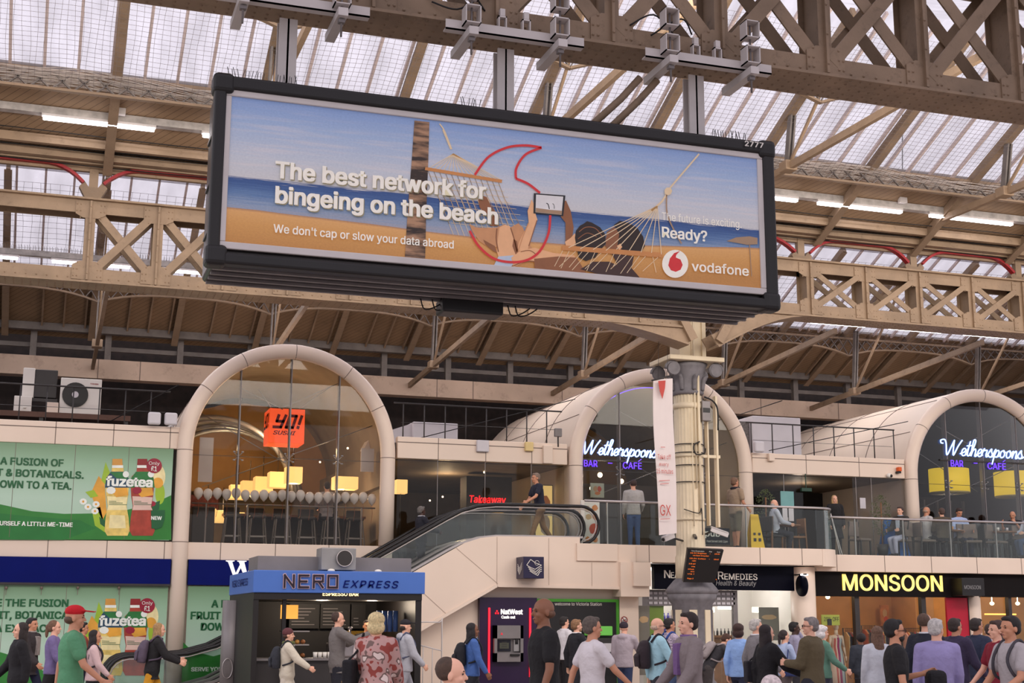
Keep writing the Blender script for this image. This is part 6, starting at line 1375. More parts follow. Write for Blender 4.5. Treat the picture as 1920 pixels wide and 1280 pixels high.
b.tube(spline([(CXm+.1, CYm-.4, 5.9), (CXm-.06, CYm-.42, 5.8), (CXm-.02, CYm-.42, 5.6), (CXm+.2, CYm-.42, 5.62), (CXm+.3, CYm-.3, 5.75)], 5), .016, 6); b.tube(spline([(CXm+.3, CYm-.3, 7.0), (CXm+.5, CYm-.35, 6.9), (CXm+.62, CYm-.35, 6.7), (CXm+.62, CYm-.35, 6.2)], 5), .02, 6); b.tube(spline([(CXm-.3, CYm-.3, 4.3), (CXm, CYm-.45, 4.2), (CXm+.1, CYm-.42, 4.3), (CXm+.12, CYm-.4, 3.7)], 5), .012, 6)
b.build('cable', M['cable'], t)
t = thing('control_box', (CXm+.42, CYm-.3, 6.0), 'grey control box with a black window fixed beside the column shaft', 'box')
a = at(1313, 752, 29.75); c = at(1328, 790, 29.75); b = MB(); b.bbox(a.x, c.x+.02, 29.65, 29.8, c.z, a.z, .015); b.build('housing', M['grey'], t)
b = MB(); b.box(a.x+.02, c.x, 29.64, 29.65, a.z-.28, a.z-.17); b.build('window', M['black'], t)
t = thing('cable_post', (CXm+.7, 29.9, 4.3), 'pair of cream vertical cable posts right of the column', 'post')
for px0, px1, y0, y1 in ((1325, 1333, 760, 985), (1341, 1351, 742, 988)):
    a = at(px0, y0, 29.8); c = at(px1, y1, 29.8); b = MB(); b.box(a.x, c.x, 29.8, 29.95, c.z, a.z); b.build('post', M['colm'], t)
b = MB(); b.box(CXm+.3, CXm+.75, 29.82, 29.9, 5.55, 5.62); b.build('cross_arm', M['colm'], t)
def cctv(px_, py_, Y, dx, dz, lab):
    p = at(px_, py_, Y); t = thing('security_camera', p, lab, 'camera', 'cameras on the column')
    b = MB(); q = p+Vector((dx, -.12, dz)); b.bar(p, q, .11, .1); b.bar(p+Vector((0, 0, .06)), q+Vector((0, 0, .06)), .14, .02); b.build('housing', M['white'], t)
    b = MB(); d = (q-p).normalized(); b.tube([q, q+d*.02], .04, 12); b.build('lens', M['black'], t)
    b = MB(); b.tube([p+Vector((0, 0, -.05)), (CXm+(.3 if dx > 0 else -.3), CYm-.2, p.z-.1)], .025, 8); b.build('bracket', M['dark'], t)
cctv(1333, 992, 29.6, .38, -.14, 'white security camera pointing right from the column'); cctv(1262, 1004, 29.6, -.3, -.1, 'cream security camera pointing left from the column')
# departures board
t = thing('departures_board', (14.2, 29.1, 2.4), 'dark departures board with orange text tilted on the column', 'departures board')
TL, TR, BR, BL = at(1290, 1028, 29.15), at(1357, 1031, 29.0), at(1340, 1092, 29.25), at(1281, 1091, 29.4)
nrm = (TR-TL).cross(TL-BL).normalized()
if nrm.y > 0: nrm = -nrm
b = MB(); b.hexa([BL-nrm*.12, BR-nrm*.12, BR, BL, TL-nrm*.12, TR-nrm*.12, TR, TL]); b.build('case', M['black'], t)
U_ = (TR-TL); V_ = (TL-BL)
def brd(u, v): return BL+U_*u+V_*v+nrm*.004
b = MB()
r_ = random.Random(5)
def btxt(b, s, u, v, wd, h): b.text(s, brd(u, v), U_, V_, wd*U_.length, h*V_.length, 0)
for i, (v, a, q) in enumerate(((.86, '18:32 Brighton', '18:32'), (.79, 'via East Croydon', ''), (.70, '18:36 Sutton', '18:41'), (.63, 'calling at all stations', ''), (.54, '18:40 Dover', '18:44'), (.46, 'via Bromley', ''), (.38, '18:46 Horsham', '18:52'), (.31, '18:52 East Grinstead', '19:01'), (.24, 'via Oxted', ''))):
    btxt(b, a, .08+(.08 if i % 2 else 0), v, .45, .034)
    if q: btxt(b, q, .76, v, .14, .034); btxt(b, '-', .62, v, .03, .034)
btxt(b, 'Page 2 of 3', .1, .10, .28, .036); btxt(b, '18:27:09', .68, .1, .24, .036)
b.build('display_text', emat('orange_led', (255, 122, 34), .8), t)
b = MB()
for s_, u, wd in (('Time Destination', .1, .36), ('Plat', .6, .08), ('Expt', .82, .09)): btxt(b, s_, u, .92, wd, .036)
btxt(b, 'Departures', .36, .03, .36, .045); b.build('heading', M['offwhite'], t)
b = MB(); b.bar((14.3, 29.2, 3.6), (14.5, 29.7, 3.7), .06, .06); b.build('arm', M['dark'], t)
# hanging banner
t = thing('hanging_banner', (13.45, 29.2, 3.6), 'tall white hanging banner with a red ribbon and pink lettering left of the column', 'banner')
n_ = 14; Ln = [at(1225+11*(i/n_)**1.5, 712+291*i/n_, 29.1) for i in range(n_+1)]; Rn = [at(1262+8*(i/n_)**1.5, 709+290*i/n_, 29.1) for i in range(n_+1)]
vs = []
for i in range(n_+1):
    w_ = .05*math.sin(i*.5)
    for j in range(7): q = Ln[i].lerp(Rn[i], j/6); vs.append(q+Vector((0, w_*.5+.02*math.sin(j*1.3+i*.4), 0)))
b = MB(); b.add(vs, [(i*7+j, i*7+j+1, i*7+j+8, i*7+j+7) for i in range(n_) for j in range(6)], 0, True); b.add([v+Vector((0, .012, 0)) for v in vs], [(i*7+j+7, i*7+j+8, i*7+j+1, i*7+j) for i in range(n_) for j in range(6)], 0, True)
b.build('fabric', mat('banner_cloth', (218, 206, 204), .8, var=.03), t)
pk = mat('banner_red', (186, 74, 66), .7); b = MB()
BYY = 29.02
for s_, a, q, h in (('Take off', (1233, 860), (1258, 858), 9), ('every', (1236, 873), (1254, 873), 7), ('15 minutes', (1231, 887), (1262, 886), 9), ('GX', (1238, 966), (1258, 965), 20)): b.textpx(s_, a, q, h, BYY, 0, bold=-.012 if s_ != 'GX' else -.02, off=.0)
for a, q in (((1236, 901), (1256, 900)), ((1238, 907), (1254, 906)), ((1239, 838), (1247, 838)), ((1238, 973), (1256, 972))): p, p2 = at(a[0], a[1], BYY), at(q[0], q[1], BYY); b.bar(p, p2, .004, .012)
b.poly([at(x, y, BYY) for x, y in ((1234, 714), (1248, 713), (1247, 727), (1242, 748), (1237, 733))]); b.build('print', pk, t)
b = MB(); b.tube([at(1222, 713, 29.1), at(1263, 703, 29.1)], .02, 7); b.build('top_bar', M['dark'], t)
b = MB(); b.tube([at(1234, 709, 29.1), at(1235, 640, 29.1)], .005, 4); b.tube([at(1251, 706, 29.1), at(1252, 650, 29.1)], .005, 4); b.build('suspension_wire', M['dark'], t)
# ================================================================== BALCONY FURNITURE
def plant(px_, py0, py1, Y, lab):
    p = at(px_, (py0+py1)/2, Y); top = at(px_, py0, Y).z; t = thing('potted_tree', (p.x, Y, 3.5), lab, 'plant')
    b = MB(); b.lathe([(.12, 3.5), (.17, 3.82), (.15, 3.82), (.14, 3.78)], (p.x, Y, 0), 18); b.build('pot', M['dark'], t)
    b = MB(); b.tube([(p.x, Y, 3.75), (p.x+.01, Y, top-.2)], .02, 7); b.build('stem', M['wood'], t)
    r = random.Random(px_); b = MB(); zc, zr = (top+4.05)/2, (top-4.05)/2
    for i in range(420):
        th = r.uniform(0, 6.283); u = r.uniform(-1, 1); rr = .27*math.sqrt(1-u*u)*r.uniform(.6, 1.05); c = Vector((p.x+rr*math.cos(th), Y+rr*math.sin(th), zc+zr*u))
        d = Vector((r.uniform(-1, 1), r.uniform(-1, 1), r.uniform(-.5, .8))).normalized()*.05; s = d.orthogonal().normalized()*.02
        b.add([c, c+d*.5+s, c+d, c+d*.5-s], [(0, 1, 2, 3)])
    b.build('foliage', mat('topiary_leaf', (74, 84, 44), .7, var=.3, scale=20), t)
plant(1436, 918, 1010, 32.9, 'bushy potted tree behind the seated man with braces'); plant(1652, 928, 1000, 33.3, 'bushy potted tree left of the blue stand')
t = thing('wet_floor_sign', (0, 0, 0), 'yellow folding caution sign on the balcony left of the seated man', 'sign'); p = at(1415, 1000, 32.2); t.location = (p.x, 32.2, 3.52)
for s in (-1, 1):
    b = MB(); b.prism([(-.2, .02), (.2, .02), (.11, .92), (-.11, .92)], -.012, .012); b.v = [(v[0], v[1]+s*(.16*(1-v[2]/.95)), v[2]) for v in b.v]; b.build('leaf', M['yellow'], t, True)
b = MB(); b.bbox(-.22, .22, -.2, -.16, 0, .05, .01); b.build('foot', M['yellow'], t, True)
b = MB()
for x in (-.07, .07): b.box(x-.03, x+.03, -.13, -.12, .38, .44); b.box(x-.035, x+.035, -.15, -.14, .22, .3)
b.build('print', M['dark'], t, True)
t = poster(1321, 989, 1369, 1021, 31.75, 'navy notice board with white lettering low on the balcony beside the column', M['nvdark'], [], 'notice_board')
b = MB(); b.textpx('pub', (1322, 1005), (1350, 1006), 12, 31.75, 0, off=.01, bold=.01); b.textpx('Food Served Until 11pm', (1325, 1016), (1364, 1017), 4, 31.75, 0, off=.01); b.build('lettering', M['offwhite'], t)
def chair(lab, x, y, z, rz, mseat, mleg, grp=None, src={}):
    key = mseat.name
    if key in src: t = copy_tree(src[key]); t['label'] = lab
    else:
        t = thing('dining_chair', (0, 0, 0), lab, 'chair', grp); src[key] = t
        b = MB(); b.bbox(-.22, .22, -.22, .22, .42, .48, .02); b.build('seat', mseat, t, True)
        b = MB(); b.bbox(-.21, .21, .19, .24, .55, .95, .02); b.build('backrest', mseat, t, True)
        for sx in (-1, 1):
            b = MB(); b.bar((sx*.19, -.19, 0), (sx*.19, -.19, .43), .035, .035); b.build('leg', mleg, t, True)
            b = MB(); b.bar((sx*.19, .25, 0), (sx*.19, .2, .95), .035, .035, (0, 1, 0)); b.build('leg', mleg, t, True)
    if grp: t['group'] = grp
    t.location = (x, y, z); t.rotation_euler = (0, 0, rz); return t
cs_ = mat('taupe_upholstery', (120, 106, 98), .8)
def cpx(lab, px_, Y, rz, ms, ml, grp=None): p = at(px_, 1000, Y); return chair(lab, p.x, Y, 3.47, rz, ms, ml, grp)
G_ = 'taupe chairs on the balcony'
cpx('dark upholstered chair under the man with braces', 1447, 32.6, math.pi/2+.4, M['dark'], M['wood'])
cpx('wooden chair right of the seated man with braces', 1490, 32.9, -math.pi/2, M['wood'], M['wood'])
cpx('taupe chair behind the blonde woman', 1612, 33.2, .3, cs_, M['dark'], G_); cpx('taupe chair under the man beside the blue stand', 1690, 33.15, math.pi+.5, cs_, M['dark'], G_)
cpx('taupe chair under the bald man in white', 1733, 33.0, math.pi/2, cs_, M['dark'], G_); cpx('taupe chair under the person in olive', 1762, 33.0, .1, cs_, M['dark'], G_)
cpx('taupe chair under the man in a pale blue shirt', 1797, 33.35, math.pi, cs_, M['dark'], G_); cpx('empty taupe chair right of the pale blue shirt', 1822, 32.85, -.4, cs_, M['dark'], G_)
cpx('empty taupe chair before the leaning bald man', 1868, 32.85, .4, cs_, M['dark'], G_); cpx('taupe chair under the leaning bald man', 1900, 33.3, math.pi, cs_, M['dark'], G_)
def table(lab, px_, Y):
    p = at(px_, 1000, Y); t = thing('cafe_table', (p.x, Y, 3.47), lab, 'table')
    b = MB(); b.lathe([(.36, 4.2), (.36, 4.24)], (p.x, Y, 0), 28); b.build('tabletop', M['wood'], t)
    b = MB(); b.tube([(p.x, Y, 3.5), (p.x, Y, 4.2)], .03, 8); b.lathe([(.2, 3.47), (.2, 3.49)], (p.x, Y, 0), 20); b.build('pedestal', M['dark'], t)
table('round table in front of the man in a pale blue shirt', 1783, 33.1); table('round table in front of the leaning bald man', 1882, 33.05); table('round table behind the seated man with braces', 1476, 32.8)
for px_, Y, lab, mm in ((1778, 33.0, 'green bottle on the table of the pale blue shirt', mat('green_bottle', (70, 110, 60), .2)), (1786, 33.05, 'amber glass on the table of the pale blue shirt', mat('amber_glass', (200, 140, 60), .2)), (1872, 32.95, 'white cup on the table of the leaning bald man', M['offwhite']), (1889, 32.95, 'clear tumbler on the table of the leaning bald man', M['ltgrey'])):
    p = at(px_, 1000, Y); b = MB(); b.lathe([(.03, 4.24), (.034, 4.36), (.014, 4.4), (.014, 4.44)] if 'bottle' in lab else [(.03, 4.24), (.036, 4.34)], (p.x, Y, 0), 12); tag(b.build('bottle' if 'bottle' in lab else 'cup', mm), lab, 'drink')
bl = mat('sky_blue_board', (20, 96, 176), .5)
t = thing('folding_board', (0, 0, 0), 'sky blue folding board standing behind the seated man with light trousers', 'board'); p = at(1674, 1000, 33.6); t.location = (p.x, 33.6, 3.47)
for s in (-1, 1): b = MB(); b.prism([(-.42, 0), (.42, 0), (.26, 1.05), (-.26, 1.05)], -.012, .012); b.v = [(v[0], v[1]+s*.2*(1-v[2]/1.08), v[2]) for v in b.v]; b.build('panel', bl, t, True)
t = thing('menu_stand', (0, 0, 0), 'small pale stand with leaflets behind the seated man with braces', 'stand'); p = at(1477, 985, 33.2); t.location = (p.x, 33.2, 3.47)
b = MB(); b.box(-.02, .02, -.02, .02, 0, 1.0); b.bbox(-.16, .16, -.16, .16, 0, .03, .008); b.build('post', M['alu'], t, True)
b = MB(); b.bbox(-.17, -.02, -.05, -.03, .9, 1.3, .005); b.bbox(.02, .17, -.05, -.03, .9, 1.3, .005); b.box(-.2, .2, -.03, -.01, 1.3, 1.7, 1); b.build('leaflet', [M['ltgrey'], mat('leaflet_teal', (110, 160, 160), .5)], t, True)
t = thing('umbrella', (0, 0, 0), 'closed thin white parasol leaning against the balcony rail', 'parasol'); p = at(1566, 990, 32.75); t.location = (p.x, 32.75, 3.47)
b = MB(); b.bar((-.12, 0, 1.1), (.12, 0, 0), .02, .02); b.bar((-.1, .03, 1.1), (.18, 0, 0), .02, .02); b.build('pole', M['white'], t, True)
b = MB(); p = at(1513, 917, 33.9); b.bbox(p.x-.16, p.x+.16, 33.9, 34.0, p.z-.06, p.z+.04, .01); b.box(p.x-.01, p.x+.01, 33.94, 33.96, p.z, 5.76); tag(b.build('exit_sign', mat('dark_green_sign', (20, 60, 44), .4)), 'small dark green exit sign hanging in the bar doorway', 'sign')
p = at(1618, 943, 34.0); b = MB(); b.box(p.x-.09, p.x+.09, 34.0, 34.02, p.z-.15, p.z+.15); tag(b.build('notice', M['ltgrey']), 'white paper notice on the bar glazing', 'notice')
# ================================================================== PEOPLE
TORSO = [(.80, .085, .14), (.90, .115, .168), (1.0, .105, .155), (1.10, .098, .142), (1.22, .112, .158), (1.33, .118, .172), (1.41, .10, .165), (1.46, .075, .12), (1.50, .055, .07)]
SKIN = {'pale': mat('skin_pale', (226, 172, 146), .5, var=.05), 'tan': mat('skin_tan', (196, 138, 108), .5, var=.05), 'brown': mat('skin_brown', (134, 88, 64), .5, var=.05), 'dark': mat('skin_dark', (70, 46, 38), .5, var=.05)}
EYE = mat('eye_dark', (40, 30, 28), .2); LIP = mat('lip', (160, 90, 84), .5)
def cloth(c, kind=0):
    k = 'cloth_%d_%d_%d_%d' % (c+(kind,))
    if k in MATS: return MATS[k]
    if kind == 0: return mat(k, c, .85, var=.12, scale=1.6, bump=.9)
    m = mat(k, c, .85, var=.1, scale=9); nt = m.node_tree; b = nt.nodes['Principled BSDF']; src = b.inputs['Base Color'].links[0].from_socket
    tc = nt.nodes.new('ShaderNodeTexCoord')
    if kind == 1:      # floral
        v = nt.nodes.new('ShaderNodeTexNoise'); v.inputs['Scale'].default_value = 9; v.inputs['Detail'].default_value = 1; nt.links.new(tc.outputs['Object'], v.inputs['Vector'])
        r = nt.nodes.new('ShaderNodeValToRGB'); r.color_ramp.interpolation = 'CONSTANT'; e = r.color_ramp.elements; e[0].color = lin((150, 70, 62))+(1,); e[1].position = .42; e[1].color = lin(c)+(1,); z = e.new(.58); z.color = lin((120, 96, 90))+(1,); z = e.new(.66); z.color = lin((226, 206, 198))+(1,)
        nt.links.new(v.outputs[0], r.inputs[0]); nt.links.new(r.outputs[0], b.inputs['Base Color'])
    else:              # fine check
        v = nt.nodes.new('ShaderNodeTexChecker'); v.inputs['Scale'].default_value = 42; v.inputs[1].default_value = lin(c)+(1,); v.inputs[2].default_value = tuple(x*.45 for x in lin(c))+(1,); nt.links.new(tc.outputs['Object'], v.inputs['Vector']); nt.links.new(v.outputs[0], b.inputs['Base Color'])
    return m
def rem(o, vox, it=4, f=.5):
    md = o.modifiers.new('remesh', 'REMESH'); md.mode = 'VOXEL'; md.voxel_size = vox; md.use_smooth_shade = True
    md = o.modifiers.new('smooth', 'SMOOTH'); md.factor = f; md.iterations = it
    return o
def loft(b, rings, tf, n=18):
    vs = []; fs = []
    for z, rx, ry, x0 in rings:
        for j in range(n):
            a = 2*math.pi*j/n; vs.append(tf(Vector((x0+rx*math.cos(a), ry*math.sin(a), z))))
    for i in range(len(rings)-1):
        for j in range(n): fs.append((i*n+j, i*n+(j+1) % n, (i+1)*n+(j+1) % n, (i+1)*n+j))
    fs.append(tuple(reversed(range(n)))); fs.append(tuple((len(rings)-1)*n+j for j in range(n))); b.add(vs, fs, 0, True)
PEOPLE = {}
def person(label, pos, head, h, skin='pale', hair=('short', (60, 44, 36)), top=('tee', (40, 40, 44)), bot=('trousers', (40, 40, 50)), shoe=(40, 34, 32), pose='walk', ph=1, lean=0, L=None, R=None, hy=0, hp=0, fem=0, fat=1., glasses=0, beard=None, bag=None, bagl=None, over=None, vox=.009, scarf=None, tie=None, group=None, legs=None, logo=None):
    t = thing('person', (0, 0, 0), label, 'person', group)
    rd = math.radians
    hipz = .92
    la = math.radians(lean)
    def tl(v): 
        z = v.z-hipz
        if z <= 0: return v.copy()
        return Vector((v.x*math.cos(la)+z*math.sin(la), v.y, hipz+z*math.cos(la)-v.x*math.sin(la)))
    sw = .185*(.9 if fem else 1.04); hw = .168*(1.06 if fem else 1.0)
    # legs
    if legs: (a1, k1), (a2, k2) = legs
    elif pose == 'walk': (a1, k1), (a2, k2) = ((24, 6), (-16, 18)) if ph > 0 else ((-16, 18), (24, 6))
    elif pose == 'sit': (a1, k1), (a2, k2) = (84, 88), (82, 96)
    else: (a1, k1), (a2, k2) = (3, 2), (-2, 3)
    J = {}
    for s, a, k in ((1, a1, k1), (-1, a2, k2)):
        hp_ = Vector((0, s*.088, .90)); kn = hp_+Vector((math.sin(rd(a)), 0, -math.cos(rd(a))))*.42; an = kn+Vector((math.sin(rd(a-k)), 0, -math.cos(rd(a-k))))*.40
        J['hip', s] = hp_; J['knee', s] = kn; J['ank', s] = an
    # arms
    if L is None: L = (-18*ph, 22, 8) if pose == 'walk' else ((20, 60, 8) if pose == 'sit' else (4, 14, 8))
    if R is None: R = (20*ph, 24, 8) if pose == 'walk' else ((24, 55, 8) if pose == 'sit' else (4, 14, 8))
    for s, (a, b_, o) in ((1, L), (-1, R)):
        sh = tl(Vector((0, s*sw, 1.415))); d1 = Vector((math.sin(rd(a))*math.cos(rd(o)), s*math.sin(rd(o)), -math.cos(rd(a))*math.cos(rd(o))))
        o2 = o-4-b_*.22; d2 = Vector((math.sin(rd(a+b_))*math.cos(rd(o2)), s*math.sin(rd(o2)), -math.cos(rd(a+b_))*math.cos(rd(o2))))
        J['sh', s] = sh; J['el', s] = sh+d1*.29; J['wr', s] = J['el', s]+d2*.245; J['fd', s] = d2
    B = MB()
    rings = [(z, rx*fat, ry*(hw/.168 if z < 1.02 else sw/.185), 0) for z, rx, ry in TORSO]
    loft(B, rings, tl)
    nk = tl(Vector((-.005, 0, 1.46))); hc = tl(Vector((.02, 0, 1.60)))
    B.cap(nk, .062, tl(Vector((.01, 0, 1.58))), .056)
    Rh = Matrix.Rotation(rd(hy), 3, 'Z') @ Matrix.Rotation(rd(hp)+la*.35, 3, 'Y')
    piv = tl(Vector((0, 0, 1.56)))
    def H(x, y, z): return piv+Rh @ Vector((x, y, z-1.56))
    def HE(b, x, y, z, rx, ry, rz, nu=16, nv=10): b.ell(H(x, y, z), rx, ry, rz, nu, nv, 0, Rh)
    HE(B, 0, 0, 1.658, .096, .077, .092); HE(B, .03, 0, 1.60, .066, .061, .085); HE(B, .068, 0, 1.545, .026, .03, .022); HE(B, .085, 0, 1.652, .018, .05, .012)
    B.cap(H(.088, 0, 1.645), .009, H(.113, 0, 1.606), .0135); HE(B, .088, 0, 1.568, .012, .026, .012, 10, 6)
    for s in (1, -1): HE(B, -.008, s*.077, 1.618, .02, .011, .032, 10, 6); HE(B, .06, s*.04, 1.60, .028, .02, .022, 10, 6)
    for s in (1, -1):
        B.cap(tl(Vector((0, s*.05, 1.455))), .055, J['sh', s], .056); B.cap(J['sh', s], .05, J['el', s], .038); B.cap(J['el', s], .039, J['wr', s], .026)
        B.cap(J['hip', s], .088*fat, J['knee', s], .053); B.cap(J['knee', s], .054, J['ank', s], .036)
        B.ell(J['knee', s].lerp(J['ank', s], .3)+Vector((-.018, 0, 0)), .042, .045, .1, 10, 7)
        B.cap(J['ank', s]+Vector((-.02, 0, -.03)), .036, J['ank', s]+Vector((.13, 0, -.05)), .03)
        # hand: palm, four fingers, thumb
        d = J['fd', s].normalized(); n = Vector((0, -s, 0)); n = (n-d*n.dot(d)).normalized(); wv = n.cross(d)
        if wv.x < 0 and abs(wv.x) > .2: wv = -wv
        w0 = J['wr', s]
        for q in (-.026, -.009, .009, .026): B.cap(w0+wv*q*.6, .016, w0+d*.085+wv*q, .0125)
        for q, ln in ((-.033, .062), (-.011, .078), (.011, .084), (.033, .074)):
            p0 = w0+d*.085+wv*q; p1 = p0+(d*.9+n*.42).normalized()*ln*.5; p2 = p1+(d*.62+n*.78).normalized()*ln*.5
            B.cap(p0, .0095, p1, .0088); B.cap(p1, .0088, p2, .0078)
        p0 = w0+d*.03+wv*.026; p1 = p0+(d*.75+wv*.62+n*.2).normalized()*.045; p2 = p1+(d*.9+wv*.15+n*.4).normalized()*.035
        B.cap(p0, .013, p1, .0105); B.cap(p1, .0105, p2, .0088)
    drop = min(J['ank', 1].z, J['ank', -1].z)-.085
    topz = H(0, 0, 1.752).z-drop
    S = h/topz if pose != 'sit' else h/1.75
    def fin(b):
        b.v = [(v[0]*S, v[1]*S, (v[2]-drop)*S) for v in b.v]; return b
    sk = SKIN[skin]; rem(fin(B).build('body', sk, t, True), vox*S, 3)
    # trousers / shorts / skirt
    kind, col = bot[0], bot[1]
    b = MB(); loft(b, [(z, rx*fat+.014, ry*(hw/.168)+.014, 0) for z, rx, ry in TORSO[:3]]+[(1.04, .108*fat+.01, .15+.01, 0)], tl)
    for s in (1, -1):
        hp_, kn, an = J['hip', s], J['knee', s], J['ank', s]
        if kind == 'shorts':
            e = hp_.lerp(kn, .92); b.cap(hp_, .104*fat, e, .085); 
        elif kind == 'skirt':
            b.cap(hp_, .11*fat, kn, .1); b.cap(Vector((0, 0, .85)), .13, (J['knee', 1]+J['knee', -1])/2, .12)
        else: b.cap(hp_, .102*fat, kn, .071); b.cap(kn, .071, an+Vector((0, 0, .03)), .056)
    rem(fin(b).build({'shorts': 'shorts', 'skirt': 'skirt'}.get(kind, 'trousers'), cloth(col), t, True), .016, 4)
    for s in (1, -1):
        b = MB(); an = J['ank', s]; b.cap(an+Vector((-.035, 0, -.035)), .045, an+Vector((.14, 0, -.045)), .038); b.cap(an+Vector((0, 0, -.02)), .048, an+Vector((0, 0, .0)), .046)
        b = fin(b); o = b.build('shoe', cloth(shoe), t, True); rem(o, .012, 3)
    # upper garment
    tk, tc = top[0], top[1]; pat = top[2] if len(top) > 2 else 0
    inf = {'tee': .016, 'shirt': .018, 'long': .02, 'blazer': .028, 'coat': .034, 'hoodie': .03}[tk]
    hem = {'tee': .86, 'shirt': .86, 'long': .86, 'blazer': .76, 'coat': .50, 'hoodie': .84}[tk]
    b = MB(); rg = []
    if hem < .8:
        k = (.8-hem)/.3; rg.append((hem, .13+.06*k, .19+.04*k, .02))
        if hem < .6: rg.append((.68, .15, .2, .01))
    for z, rx, ry in TORSO[:-1]:
        if z >= hem-.001: rg.append((z, rx*fat+inf, ry*(sw/.185 if z > 1.02 else hw/.168)+inf, 0))
    if rg[0][0] > hem: rg.insert(0, (hem, rg[0][1], rg[0][2], 0))
    if pose == 'sit': rg = [r_ for r_ in rg if r_[0] > .85]
    rg.append((1.485, .07+inf*.4, .082+inf*.4, 0)); loft(b, rg, tl)
    fr = {'tee': .62}.get(tk, 1)
    for s in (1, -1):
        b.cap(tl(Vector((0, s*.06, 1.445))), .06+inf*.5, J['sh', s], .06+inf*.5)
        if fr < 1: b.cap(J['sh', s], .056+inf, J['sh', s].lerp(J['el', s], fr), .052+inf)
        else: b.cap(J['sh', s], .054+inf, J['el', s], .044+inf); b.cap(J['el', s], .044+inf, J['el', s].lerp(J['wr', s], .94), .031+inf*.8)
    if tk == 'hoodie': b.ell(tl(Vector((-.09, 0, 1.46))), .07, .12, .07)
    if tk in ('blazer', 'coat', 'shirt'): b.tube([tl(Vector((.0+.082*math.cos(a*math.pi/8), .082*math.sin(a*math.pi/8), 1.49))) for a in range(16)], .02, 6, closed=True)
    rem(fin(b).build({'tee': 't_shirt', 'shirt': 'shirt', 'long': 'jumper', 'blazer': 'jacket', 'coat': 'coat', 'hoodie': 'hoodie'}[tk], cloth(tc, pat), t, True), .014, 4)
    if over:      # shirt collar / front shown under an open jacket
        b = MB(); b.tube([tl(Vector((.078*math.cos(a*math.pi/8), .07*math.sin(a*math.pi/8), 1.505))) for a in range(16)], .018, 6, closed=True); b.add([tl(Vector(v)) for v in ((.158*fat+inf*.2, -.05, 1.1), (.158*fat+inf*.2, .05, 1.1), (.135*fat+inf, .06, 1.42), (.135*fat+inf, -.06, 1.42), (.12, -.05, 1.1), (.12, .05, 1.1), (.08, .06, 1.44), (.08, -.06, 1.44))], [(0, 1, 2, 3), (4, 7, 6, 5), (0, 4, 5, 1), (1, 5, 6, 2), (2, 6, 7, 3), (3, 7, 4, 0)])
        fin(b).build('shirt_front', cloth(over), t, True)
    if scarf: b = MB(); b.tube([tl(Vector((.01+.09*math.cos(a*math.pi/8), .09*math.sin(a*math.pi/8), 1.49))) for a in range(16)], .035, 8, closed=True); fin(b).build('scarf', cloth(scarf), t, True)
    if logo: b = MB(); b.add([tl(Vector(v)) for v in ((.137*fat+inf, -.09, 1.2), (.137*fat+inf, .09, 1.21), (.14*fat+inf, .09, 1.26), (.14*fat+inf, -.09, 1.25))], [(0, 1, 2, 3)]); fin(b).build('print', cloth(logo), t, True)
    # hair and head wear
    hs, hcx = hair[0], hair[1]; b = MB(); nm = 'hair'
    if hs in ('short', 'bun', 'pony', 'long', 'bob', 'curly'): HE(b, -.022, 0, 1.672, .096, .087, .092); HE(b, -.045, 0, 1.62, .068, .078, .06)
    if hs == 'short': HE(b, .045, 0, 1.725, .042, .062, .03)
    if hs == 'receding': HE(b, -.035, 0, 1.672, .082, .086, .088); HE(b, -.03, 0, 1.63, .072, .085, .045)
    if hs == 'fringe': HE(b, -.035, 0, 1.615, .07, .084, .045)
    if hs == 'bun': HE(b, -.11, 0, 1.70, .045, .045, .045)
    if hs == 'pony': HE(b, -.115, 0, 1.64, .035, .035, .05); HE(b, -.12, 0, 1.55, .03, .03, .09)
    if hs == 'long': HE(b, -.05, 0, 1.53, .06, .092, .15); HE(b, -.075, 0, 1.42, .045, .085, .14); HE(b, -.005, .07, 1.56, .045, .028, .11); HE(b, -.005, -.07, 1.56, .045, .028, .11)
    if hs == 'bob': HE(b, -.03, 0, 1.60, .085, .105, .085); HE(b, -.02, 0, 1.69, .105, .098, .085); HE(b, .06, 0, 1.71, .04, .07, .04)
    if hs == 'curly': HE(b, -.03, 0, 1.66, .115, .105, .105)
    if hs == 'cap': nm = 'cap'; HE(b, 0, 0, 1.70, .104, .088, .068); b.add([H(*v) for v in ((.07, -.075, 1.70), (.20, -.06, 1.685), (.215, 0, 1.69), (.20, .06, 1.685), (.07, .075, 1.70), (.07, -.075, 1.715), (.20, -.06, 1.70), (.215, 0, 1.706), (.20, .06, 1.70), (.07, .075, 1.715))], [(0, 4, 3, 2, 1), (5, 6, 7, 8, 9), (0, 1, 6, 5), (1, 2, 7, 6), (2, 3, 8, 7), (3, 4, 9, 8), (4, 0, 5, 9)])
    if hs == 'beanie': nm = 'beanie'; HE(b, -.012, 0, 1.685, .106, .09, .085); HE(b, -.02, 0, 1.655, .098, .093, .03)
    if b.v: rem(fin(b).build(nm, cloth(hcx) if nm != 'hair' else mat('hair_%d_%d_%d' % hcx, hcx, .6, var=.3, scale=40, bump=.4), t, True), .011, 2, .4)
    if hs in ('cap', 'beanie') and len(hair) > 2:
        b = MB(); HE(b, -.04, 0, 1.615, .066, .08, .05); rem(fin(b).build('hair', mat('hair_%d_%d_%d' % hair[2], hair[2], .6, var=.3, scale=40), t, True), .011, 2, .4)
